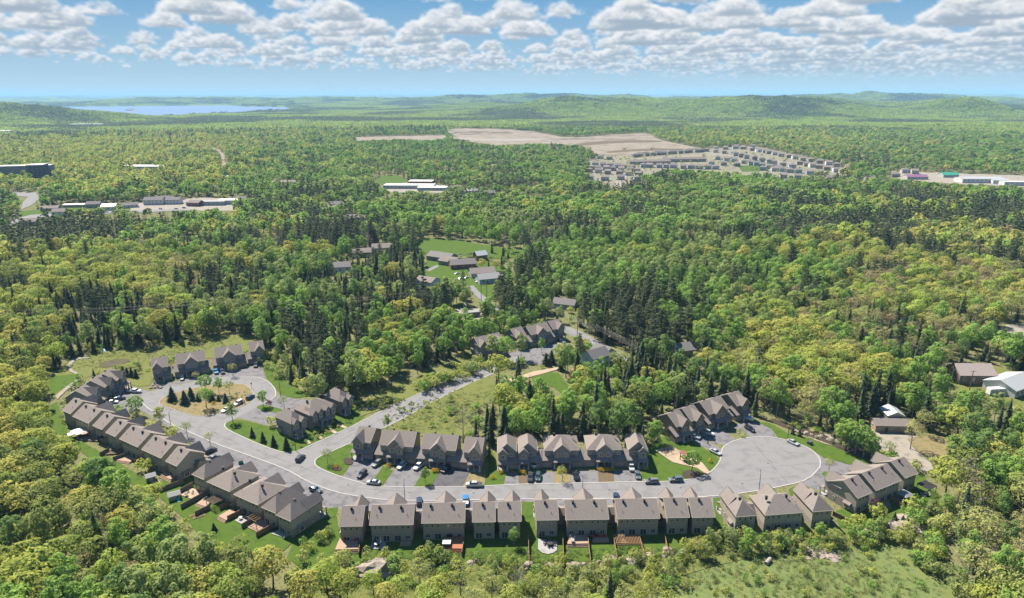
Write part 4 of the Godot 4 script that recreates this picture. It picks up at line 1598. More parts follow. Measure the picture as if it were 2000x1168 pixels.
func person(at: Vector2, turn: float, shirt: String, trousers: String, label: String, pose := 0.0) -> void:
	var o := thing("person", label, "person", v3(at, 0.05), turn)
	# body as one closed skin over joints, thinned limb by limb
	var joints := {"pelvis": Vector3(0, 0.95, 0), "chest": Vector3(0, 1.32, 0.02), "neck": Vector3(0, 1.5, 0.02), "head": Vector3(0, 1.64, 0.03)}
	var caps := [[joints.pelvis, joints.chest, 0.145, 0.165], [joints.chest, joints.neck, 0.14, 0.06], [joints.neck, joints.head, 0.06, 0.075], [Vector3(0, 1.60, 0.035), Vector3(0, 1.67, 0.02), 0.085, 0.10]]
	for s in [-1.0, 1.0]:
		var hip := Vector3(s * 0.095, 0.92, 0)
		var knee := Vector3(s * 0.105, 0.5, 0.05 + s * pose * 0.12)
		var foot := Vector3(s * 0.11, 0.08, -0.02 + s * pose * 0.2)
		caps.push_back([hip, knee, 0.095, 0.065])
		caps.push_back([knee, foot, 0.062, 0.045])
		caps.push_back([foot - Vector3(0, 0.03, 0.03), foot + Vector3(s * 0.02, -0.035, 0.17), 0.045, 0.04])
		var sh := Vector3(s * 0.2, 1.4, 0)
		var el := Vector3(s * 0.27, 1.13, -0.02 - s * pose * 0.06)
		var wr := Vector3(s * 0.25, 0.9, 0.08 - s * pose * 0.1)
		caps.push_back([Vector3(s * 0.08, 1.4, 0), sh, 0.09, 0.065])
		caps.push_back([sh, el, 0.055, 0.043])
		caps.push_back([el, wr, 0.042, 0.03])
		caps.push_back([wr, wr + Vector3(0, -0.08, 0.02), 0.032, 0.036])
		for f in 5:
			var fx := Vector3(0, 0, (f - 2) * 0.019)
			var b0 := wr + Vector3(0, -0.09, 0.02) + fx
			caps.push_back([b0, b0 + Vector3(-s * 0.012, -0.07 + absf(f - 2) * 0.01, 0.012), 0.0105, 0.009])
	var skin := surface_net(caps, 0.03)
	part("body", skin, M.skin, o)
	var c2 := []
	for i in [0, 1]:
		c2.push_back([caps[i][0] + Vector3(0, 0.02 if i == 0 else 0.0, 0), caps[i][1] - Vector3(0, 0.03 if i == 1 else 0.0, 0), caps[i][2] + 0.022, caps[i][3] + 0.022])
	for q in caps:
		if q[2] in [0.09, 0.055]:
			c2.push_back([q[0], q[1], q[2] + 0.022, q[3] + 0.024])
	part("shirt", surface_net(c2, 0.035), M[shirt], o)
	var c3 := [[Vector3(0, 0.93, 0), Vector3(0, 0.98, 0), 0.16, 0.155]]
	for q in caps:
		if q[2] in [0.095, 0.062]:
			c3.push_back([q[0], q[1], q[2] + 0.022, q[3] + 0.024])
	part("trousers", surface_net(c3, 0.035), M[trousers], o)
	part("hair", surface_net([[Vector3(0, 1.69, 0.0), Vector3(0, 1.64, -0.04), 0.1, 0.085]], 0.03), M.hair, o)

func surface_net(caps: Array, cell: float) -> ArrayMesh:
	var lo := Vector3.ONE * 1e9
	var hi := -lo
	for c in caps:
		var r := maxf(c[2], c[3]) + cell * 2.0
		lo = lo.min((c[0] as Vector3).min(c[1]) - Vector3.ONE * r)
		hi = hi.max((c[0] as Vector3).max(c[1]) + Vector3.ONE * r)
	var n := Vector3i(((hi - lo) / cell).ceil()) + Vector3i.ONE
	var f := PackedFloat32Array()
	f.resize(n.x * n.y * n.z)
	f.fill(1.0)
	for c in caps:
		var a: Vector3 = c[0]
		var b: Vector3 = c[1]
		var r := maxf(c[2], c[3]) + cell * 2.0
		var l0 := Vector3i(((a.min(b) - Vector3.ONE * r - lo) / cell).floor()).clampi(0, 9999)
		var l1 := Vector3i(((a.max(b) + Vector3.ONE * r - lo) / cell).ceil())
		var ab := b - a
		var ll := maxf(ab.length_squared(), 1e-9)
		for z in range(l0.z, mini(l1.z + 1, n.z)):
			for y in range(l0.y, mini(l1.y + 1, n.y)):
				for x in range(l0.x, mini(l1.x + 1, n.x)):
					var p := lo + Vector3(x, y, z) * cell
					var t := clampf((p - a).dot(ab) / ll, 0.0, 1.0)
					var d := (p - a - ab * t).length() - lerpf(c[2], c[3], t)
					var i := (z * n.y + y) * n.x + x
					var o := f[i]
					var k := 0.03
					var h := maxf(k - absf(o - d), 0.0) / k
					f[i] = minf(o, d) - h * h * k * 0.25
	var ids := {}
	var m := MB.new()
	var pts := {}
	for z in n.z - 1:
		for y in n.y - 1:
			for x in n.x - 1:
				var s := Vector3.ZERO
				var cnt := 0
				var neg := 0
				var vals := []
				for q in 8:
					vals.push_back(f[((z + (q >> 2)) * n.y + y + ((q >> 1) & 1)) * n.x + x + (q & 1)])
					if vals[q] < 0.0:
						neg += 1
				if neg == 0 or neg == 8:
					continue
				for e in [[0, 1], [2, 3], [4, 5], [6, 7], [0, 2], [1, 3], [4, 6], [5, 7], [0, 4], [1, 5], [2, 6], [3, 7]]:
					var u: float = vals[e[0]]
					var w: float = vals[e[1]]
					if (u < 0.0) != (w < 0.0):
						var t := u / (u - w)
						var p0 := Vector3(e[0] & 1, (e[0] >> 1) & 1, e[0] >> 2)
						var p1 := Vector3(e[1] & 1, (e[1] >> 1) & 1, e[1] >> 2)
						s += p0.lerp(p1, t)
						cnt += 1
				pts[Vector3i(x, y, z)] = lo + (Vector3(x, y, z) + s / cnt) * cell
	for key in pts:
		var k: Vector3i = key
		for ax in 3:
			var d := Vector3i(int(ax == 0), int(ax == 1), int(ax == 2))
			var i0 := (k.z * n.y + k.y) * n.x + k.x
			var k1 := k + d
			var i1 := (k1.z * n.y + k1.y) * n.x + k1.x
			if (f[i0] < 0.0) == (f[i1] < 0.0):
				continue
			var u := Vector3i(int(ax == 1), int(ax == 2), int(ax == 0))
			var w := Vector3i(int(ax == 2), int(ax == 0), int(ax == 1))
			if not (pts.has(k - u) and pts.has(k - w) and pts.has(k - u - w)):
				continue
			if f[i0] < 0.0:
				m.quad(pts[k - u - w], pts[k - w], pts[k], pts[k - u])
			else:
				m.quad(pts[k - u - w], pts[k - u], pts[k], pts[k - w])
	return m.mesh()

func power_pole(at: Vector2, turn: float, h: float, label: String, arms := 1) -> Array:
	var o := thing("power_pole", label, "power pole", v3(at, 0), turn, "")
	var p := MB.new()
	p.tube(Vector3.ZERO, Vector3(0, h, 0), 0.2, 0.13, 8, true)
	part("pole", p.mesh(), M.pole_wood, o)
	var tips := []
	for k in arms:
		var y := h - 0.4 - k * 1.6
		var a := MB.new()
		a.box(Vector3(-1.3, y - 0.08, 0.13), Vector3(1.3, y + 0.08, 0.27))
		part("cross_arm", a.mesh(), M.pole_wood, o)
		for j in 3:
			var x := -1.15 + 1.15 * j
			var i := MB.new()
			i.tube(Vector3(x, y + 0.08, 0.2), Vector3(x, y + 0.34, 0.2), 0.06, 0.04, 6, true)
			part("insulator", i.mesh(), M.offwhite, o)
			tips.push_back(o.transform * Vector3(x, y + 0.34, 0.2))
	return tips

func wires(a: Array, b: Array, sag: float, label: String, group: String) -> void:
	for i in mini(a.size(), b.size()):
		var m := MB.new()
		var p: Vector3 = a[i]
		var o := p
		for j in 10:
			var t := (j + 1) / 10.0
			var q: Vector3 = (a[i] as Vector3).lerp(b[i], t) - Vector3(0, sag * 4.0 * t * (1.0 - t), 0)
			m.tube(o, q, 0.022, 0.022, 3)
			o = q
		var w := part("power_line", m.mesh(), M.wire, self)
		tag(w, label, "power line", group)

# ---------------------------------------------------------------- the place
func _ready() -> void:
	var cam := Camera3D.new()
	cam.name = "camera"
	cam.fov = 47.33
	cam.near = 0.5
	cam.far = 60000.0
	cam.position = Vector3(0, 125, 0)
	cam.rotation = Vector3(-0.291526, 0, -0.002094)
	add_child(cam)
	cam_inv = cam.transform.affine_inverse()
	var sun := DirectionalLight3D.new()
	sun.name = "sun"
	sun.light_energy = 1.25
	sun.light_color = Color(1.0, 0.955, 0.89)
	sun.light_angular_distance = 0.5
	sun.shadow_enabled = true
	add_child(sun)
	sun.look_at_from_position(Vector3(-0.48, 1.0, -0.60) * 500.0, Vector3.ZERO)
	var env := Environment.new()
	env.background_mode = Environment.BG_SKY
	env.tonemap_mode = Environment.TONE_MAPPER_LINEAR
	env.tonemap_exposure = 3.8
	env.background_energy_multiplier = 0.33
	env.sdfgi_enabled = true
	env.ssao_enabled = true
	env.ssil_enabled = true
	env.fog_enabled = true
	env.fog_light_color = Color(0.58, 0.78, 0.95)
	env.fog_density = 0.000055
	var pano := PanoramaSkyMaterial.new()
	pano.panorama = ImageTexture.create_from_image(make_sky_image())
	env.sky = Sky.new()
	env.sky.sky_material = pano
	var we := WorldEnvironment.new()
	we.name = "surroundings"
	we.environment = env
	add_child(we)

	near_mask.resize(NX * NZ)
	far_mask.resize(FX * FZ)
	make_materials()
	make_kinds()
	make_shape_of_land()
	make_land()
	make_roads()
	make_gardens()
	make_rows()
	make_other_houses()
	make_far_places()
	make_vehicles()
	make_yards()
	make_planting()
	make_forest(what_grows())
	make_distant_forest()

func make_shape_of_land() -> void:
	# x, z, half-width across, half-width along, height
	hills = [
		[1080.0, -4250.0, 950.0, 420.0, 60.0], [1560.0, -4000.0, 420.0, 330.0, 56.0], [620.0, -4700.0, 520.0, 420.0, 40.0],
		[2480.0, -3900.0, 250.0, 260.0, 78.0], [2900.0, -4700.0, 420.0, 380.0, 62.0], [2150.0, -5200.0, 500.0, 400.0, 70.0],
		[-2500.0, -3350.0, 380.0, 300.0, 72.0], [-2050.0, -3500.0, 240.0, 240.0, 24.0],
		[-150.0, -5600.0, 620.0, 420.0, 46.0], [250.0, -4300.0, 420.0, 330.0, 38.0], [-700.0, -8300.0, 1100.0, 700.0, 60.0], [900.0, -8200.0, 1500.0, 700.0, 75.0], [3900.0, -8000.0, 1500.0, 800.0, 95.0],
		[-4300.0, -9600.0, 1400.0, 600.0, 62.0], [-2000.0, -9300.0, 900.0, 500.0, 58.0],
		[1900.0, -2500.0, 600.0, 260.0, 15.0],
	]
	lakes = [PackedVector2Array([Vector2(-3306.5, -4995.9),Vector2(-2627.3, -4168.9),Vector2(-2251.7, -3883.2),Vector2(-2049.1, -4040.9),Vector2(-1919.4, -4420.3),Vector2(-1787.4, -4753.3),Vector2(-1714.9, -5794.7),Vector2(-2352.4, -7502.2),Vector2(-2957.5, -7889.8),Vector2(-3775.9, -9359.7),Vector2(-4696.1, -9728.7),Vector2(-5427.4, -9594.5),Vector2(-5766.0, -9412.2),Vector2(-5638.4, -8574.3)])]

func make_roads() -> void:
	var outer := [Vector2(107.6, -211.5), Vector2(100.4, -203.6), Vector2(92.0, -199.9), Vector2(74.7, -195.1), Vector2(66.3, -193.6), Vector2(49.4, -192.5), Vector2(16.4, -192.2), Vector2(4.8, -192.1), Vector2(-13.3, -191.6), Vector2(-28.1, -191.3), Vector2(-40.6, -191.7), Vector2(-49.1, -193.5), Vector2(-58.6, -196.5), Vector2(-69.2, -202.7), Vector2(-78.1, -210.3), Vector2(-92.5, -218.7), Vector2(-110.9, -228.9), Vector2(-122.4, -236.6), Vector2(-134.1, -243.8), Vector2(-144.3, -252.8), Vector2(-154.8, -262.0), Vector2(-160.2, -268.5), Vector2(-160.6, -272.7), Vector2(-158.2, -275.9), Vector2(-153.1, -280.2), Vector2(-146.8, -284.1), Vector2(-142.4, -288.7), Vector2(-129.0, -292.2), Vector2(-119.7, -292.8), Vector2(-113.2, -289.2), Vector2(-107.0, -281.7), Vector2(-103.1, -274.0), Vector2(-102.4, -268.8), Vector2(-105.5, -263.2), Vector2(-107.4, -259.3), Vector2(-111.0, -249.9), Vector2(-114.1, -245.9), Vector2(-113.3, -242.9), Vector2(-110.7, -239.9), Vector2(-98.2, -230.8), Vector2(-86.2, -223.4), Vector2(-81.8, -221.9), Vector2(-78.3, -223.4), Vector2(-74.1, -229.1), Vector2(-68.0, -236.3), Vector2(-61.3, -245.2), Vector2(-52.2, -258.6), Vector2(-39.4, -274.8), Vector2(-25.1, -294.7), Vector2(-17.1, -301.4), Vector2(-10.4, -306.5), Vector2(-3.8, -312.5), Vector2(2.5, -318.6), Vector2(4.0, -313.1), Vector2(-3.7, -303.3), Vector2(-9.4, -294.6), Vector2(-19.5, -284.1), Vector2(-33.6, -265.4), Vector2(-46.5, -245.6), Vector2(-58.3, -232.2), Vector2(-65.7, -223.4), Vector2(-70.0, -219.0), Vector2(-70.5, -216.1), Vector2(-69.0, -212.6), Vector2(-62.8, -208.2), Vector2(-57.7, -205.2), Vector2(-49.0, -201.0), Vector2(-43.3, -199.8), Vector2(-32.4, -199.1), Vector2(-16.5, -199.4), Vector2(-8.7, -199.9), Vector2(6.2, -201.1), Vector2(21.3, -201.4), Vector2(43.6, -202.3), Vector2(51.0, -202.2), Vector2(58.7, -203.2), Vector2(64.4, -205.4), Vector2(67.9, -207.7), Vector2(72.0, -212.7), Vector2(74.6, -217.3), Vector2(76.6, -223.5), Vector2(78.9, -226.9), Vector2(84.5, -231.2), Vector2(90.7, -233.2), Vector2(96.3, -233.6), Vector2(100.8, -232.5), Vector2(105.4, -229.5), Vector2(109.0, -225.6), Vector2(110.2, -220.0), Vector2(109.6, -215.7)]
	sheet("road", "grey estate road with a loop, a branch and a round turning head", outer, 0.03, "asphalt", "road", 0.0, 1)
	clear_ground(PackedVector2Array(outer), 4.5)
	kerb(outer.slice(0, 22), false, "pale kerb along the lower side of the estate road", 1)
	kerb(outer.slice(22, 34), false, "pale kerb round the outside of the loop", 1)
	kerb(outer.slice(36, 50), false, "pale kerb from the loop up the branch road", 1)
	kerb(outer.slice(53, 67), false, "pale kerb between the branch road and the middle townhouses", 1)
	kerb(outer.slice(67, 91) + [outer[0]], false, "pale kerb round the turning head", 1)
	var rng := RandomNumberGenerator.new()
	rng.seed = 808
	for e in [Vector2(-143.1, -259.5), Vector2(-114.8, -237.8), Vector2(-93.1, -223.8), Vector2(-73.7, -212.3), Vector2(-54.9, -200.7), Vector2(-33.7, -196.1), Vector2(-12.7, -195.7), Vector2(10.0, -197.1), Vector2(31.9, -197.3), Vector2(55.8, -198.5), Vector2(76.9, -200.9), Vector2(90.3, -214.0), Vector2(-68.7, -227.5), Vector2(-50.0, -251.9), Vector2(-27.7, -282.4), Vector2(-111.6, -280.6)]:
		var b := MB.new()
		b.tube(Vector3(0, 0.03, 0), Vector3(0, 0.045, 0), 0.38, 0.38, 14, true)
		var o := part("manhole_cover", b.mesh(), M.dark_grey, self)
		o.position = v3(e)
		tag(o, "dark round cover in the road %s" % ["at the left of the loop", "by the long left row", "past the corner lawn", "at the fork", "below the fork lawn", "above the first wide house of the near row", "by the silver pickup", "below the boat driveway", "below the yellow hedge", "below the parked teal car", "at the neck of the turning head", "in the turning head", "at the foot of the branch road", "half-way up the branch road", "near the top of the branch road", "right of the island"][used["manhole_cover"] - 1], "manhole cover")
	var seams := [[Vector2(74.3, -209.0), Vector2(106.5, -214.0)], [Vector2(75.7, -202.4), Vector2(97.7, -205.6)], [Vector2(84.1, -223.1), Vector2(107.7, -221.1)], [Vector2(90.2, -230.0), Vector2(92.3, -200.8)], [Vector2(-0.1, -197.2), Vector2(40.4, -197.6)], [Vector2(-51.0, -198.3), Vector2(-16.8, -195.1)], [Vector2(-98.9, -226.9), Vector2(-67.1, -207.9)], [Vector2(-120.6, -242.0), Vector2(-101.1, -227.7)], [Vector2(-67.0, -228.3), Vector2(-50.0, -251.9)], [Vector2(-46.7, -257.6), Vector2(-27.7, -282.4)], [Vector2(-108.2, -289.7), Vector2(-108.7, -267.8)], [Vector2(-148.8, -258.0), Vector2(-124.6, -242.0)]]
	for e in seams:
		var b := MB.new()
		var p: Vector2 = e[0]
		for i in 14:
			var q: Vector2 = (e[0] as Vector2).lerp(e[1], (i + 1) / 14.0) + Vector2(rng.randf_range(-0.3, 0.3), rng.randf_range(-0.3, 0.3))
			var w := (q - p).normalized().orthogonal() * rng.randf_range(0.04, 0.09)
			b.quad(v3(p + w, 0.034), v3(p - w, 0.034), v3(q - w, 0.034), v3(q + w, 0.034))
			p = q
		tag(part("tar_seam", b.mesh(), M.driveway_dark, self), "wandering dark tar seam in the grey road surface", "seam", "", "structure")
	# verge walk along the lower kerb
	var walk := [Vector2(73.1, -194.2), Vector2(66.7, -194.9), Vector2(49.7, -193.7), Vector2(16.5, -193.4), Vector2(-13.4, -192.7), Vector2(-28.2, -192.5), Vector2(-40.8, -192.6), Vector2(-49.3, -194.3), Vector2(-58.9, -197.4), Vector2(-69.4, -203.6), Vector2(-78.4, -211.3), Vector2(-92.9, -219.8), Vector2(-111.4, -230.1), Vector2(-123.0, -237.8), Vector2(-134.8, -245.1), Vector2(-145.0, -254.2), Vector2(-155.6, -263.5), Vector2(-155.0, -258.6), Vector2(-144.8, -250.1), Vector2(-131.1, -238.7), Vector2(-115.2, -225.1), Vector2(-103.5, -214.8), Vector2(-93.6, -208.0), Vector2(-83.1, -203.1), Vector2(-70.1, -194.4), Vector2(-58.3, -187.5), Vector2(-48.2, -185.2), Vector2(-27.3, -185.2), Vector2(6.3, -185.6), Vector2(48.0, -186.0), Vector2(64.6, -187.6), Vector2(72.9, -191.0)]
	sheet("driveway", "grey forecourts between the estate road and the near townhouses", walk, 0.022, "driveway", "driveway")
	# island in the loop
	var isl := [Vector2(-150.0, -264.9), Vector2(-150.5, -268.5), Vector2(-149.6, -272.1), Vector2(-146.7, -276.4), Vector2(-137.8, -281.8), Vector2(-125.5, -284.6), Vector2(-120.0, -283.4), Vector2(-115.9, -278.4), Vector2(-112.2, -271.9), Vector2(-111.2, -265.7), Vector2(-112.8, -260.8), Vector2(-117.5, -256.5), Vector2(-120.6, -253.7), Vector2(-125.0, -252.3), Vector2(-128.8, -251.8), Vector2(-135.1, -254.7), Vector2(-141.3, -258.5), Vector2(-148.2, -262.9)]
	sheet("traffic_island", "dry grass island planted with trees inside the loop", isl, 0.14, "dry_grass", "island", 0.13, 1)
	kerb(isl, true, "pale kerb round the planted island", 1, 0.4, 0.13)
	# driveways
	var drives := [
		["driveway", "wide driveway before the left townhouses of the middle block", [Vector2(-57.9, -205.4), Vector2(-56.7, -217.1), Vector2(-48.6, -217.1), Vector2(-45.5, -212.9), Vector2(-47.2, -202.6), Vector2(-49.0, -201.2)]],
		["driveway", "double driveway with the silver and white cars", [Vector2(-43.1, -199.9), Vector2(-41.3, -209.4), Vector2(-39.8, -213.5), Vector2(-31.5, -212.1), Vector2(-30.6, -209.4), Vector2(-32.8, -199.3), Vector2(-37.6, -199.4)]],
		["driveway_dark", "fresh black driveway below the middle townhouses", [Vector2(-27.0, -199.2), Vector2(-25.2, -208.7), Vector2(-22.6, -213.1), Vector2(-14.4, -211.0), Vector2(-14.6, -208.0), Vector2(-16.7, -199.5)]],
		["driveway", "driveway left of the pickup and the boat", [Vector2(-2.7, -200.5), Vector2(-2.2, -207.6), Vector2(2.0, -207.6), Vector2(2.1, -201.0)]],
		["driveway", "driveway with the dark pickup and the green car", [Vector2(5.2, -201.1), Vector2(5.2, -208.6), Vector2(14.5, -208.5), Vector2(14.1, -201.4)]],
		["driveway", "stained driveway with the black pickup", [Vector2(19.6, -201.5), Vector2(19.9, -209.2), Vector2(29.7, -209.2), Vector2(28.9, -201.8)]],
		["driveway", "driveway with the silver pickup", [Vector2(34.3, -202.0), Vector2(35.1, -209.8), Vector2(44.4, -210.4), Vector2(43.5, -202.4)]],
		["driveway", "driveway of the brown townhouses with the silver van", [Vector2(75.1, -219.1), Vector2(76.8, -223.5), Vector2(73.0, -232.5), Vector2(69.4, -234.9), Vector2(66.8, -231.7), Vector2(69.3, -227.3)]],
		["driveway", "driveway of the brown townhouses with the white car", [Vector2(79.0, -227.1), Vector2(84.3, -231.4), Vector2(82.3, -239.0), Vector2(78.4, -239.0), Vector2(73.1, -234.1), Vector2(75.4, -228.5)]],
		["driveway", "driveway under the boat and the black jeep", [Vector2(90.8, -233.4), Vector2(96.4, -233.8), Vector2(100.5, -232.7), Vector2(100.7, -239.8), Vector2(97.2, -245.8), Vector2(91.8, -246.8), Vector2(86.0, -241.1), Vector2(89.0, -238.1)]],
		["driveway", "driveway curving from the turning head to the end townhouses", [Vector2(109.1, -225.5), Vector2(110.4, -220.0), Vector2(109.8, -215.7), Vector2(107.6, -211.5), Vector2(100.8, -203.8), Vector2(95.8, -201.0), Vector2(100.9, -196.8), Vector2(109.4, -200.7), Vector2(122.3, -209.5), Vector2(125.4, -215.7), Vector2(118.3, -212.9), Vector2(111.2, -218.2)]],
		["driveway", "driveway between the loop and the grey stone townhouses", [Vector2(-111.2, -250.4), Vector2(-106.6, -248.6), Vector2(-96.5, -243.6), Vector2(-89.0, -247.6), Vector2(-85.6, -260.2), Vector2(-81.9, -266.1), Vector2(-93.4, -268.2), Vector2(-102.5, -272.9), Vector2(-102.2, -268.8), Vector2(-105.9, -263.0)]],
		["driveway", "wide forecourt of the upper left townhouses", [Vector2(-158.3, -277.0), Vector2(-153.3, -280.8), Vector2(-142.6, -289.3), Vector2(-129.1, -292.5), Vector2(-119.9, -293.4), Vector2(-113.4, -289.8), Vector2(-121.4, -307.2), Vector2(-134.7, -297.1), Vector2(-142.8, -293.5), Vector2(-153.7, -286.5), Vector2(-161.3, -283.1)]],
		["driveway", "forecourt of the left end townhouses", [Vector2(-160.2, -268.5), Vector2(-158.6, -275.9), Vector2(-168.6, -280.3), Vector2(-175.4, -281.5), Vector2(-173.2, -265.5), Vector2(-161.5, -258.1), Vector2(-155.3, -255.2), Vector2(-154.8, -262.0)]],
		["driveway", "paved court before the far townhouses", [Vector2(-10.2, -314.5), Vector2(-3.9, -321.5), Vector2(9.1, -326.4), Vector2(22.9, -337.6), Vector2(31.2, -334.5), Vector2(32.7, -327.0), Vector2(20.5, -319.9), Vector2(21.1, -309.7), Vector2(9.8, -306.4), Vector2(-0.1, -310.4), Vector2(-6.2, -306.5)]],
	]
	for d in drives:
		sheet("driveway", d[1], d[2], 0.026, d[0], "driveway")
	sheet("side_street", "pale side street passing the power poles", [Vector2(17.8, -377.0), Vector2(29.2, -365.9), Vector2(36.7, -356.2), Vector2(43.8, -343.8), Vector2(52.1, -325.4), Vector2(60.1, -311.4), Vector2(56.1, -310.1), Vector2(47.4, -319.8), Vector2(39.9, -332.9), Vector2(31.8, -347.9), Vector2(25.6, -358.9), Vector2(14.7, -371.5)], 0.03, "asphalt", "road")
	sheet("gravel_lane", "pale gravel lane behind the bright lawn", [Vector2(-9.4, -294.0), Vector2(-0.1, -288.6), Vector2(9.5, -296.9), Vector2(21.9, -302.5), Vector2(22.2, -300.0), Vector2(14.2, -294.5), Vector2(9.4, -291.5), Vector2(-0.1, -284.5)], 0.32, "sand", "lane")
	sheet("walking_path", "grey path winding across the meadow behind the left townhouses", [Vector2(-197.7, -270.8), Vector2(-199.3, -280.5), Vector2(-199.5, -289.0), Vector2(-197.6, -286.7), Vector2(-197.0, -278.3), Vector2(-194.8, -267.7)], 0.32, "gravel", "path")
	sheet("walking_path", "grey path looping round the meadow knoll", [Vector2(-202.8, -294.4), Vector2(-208.2, -298.1), Vector2(-213.2, -303.8), Vector2(-216.4, -311.0), Vector2(-215.7, -316.4), Vector2(-210.5, -317.0), Vector2(-209.5, -315.3), Vector2(-213.7, -314.3), Vector2(-214.1, -309.6), Vector2(-211.5, -303.8), Vector2(-207.5, -299.3), Vector2(-203.2, -296.2)], 0.32, "gravel", "path")

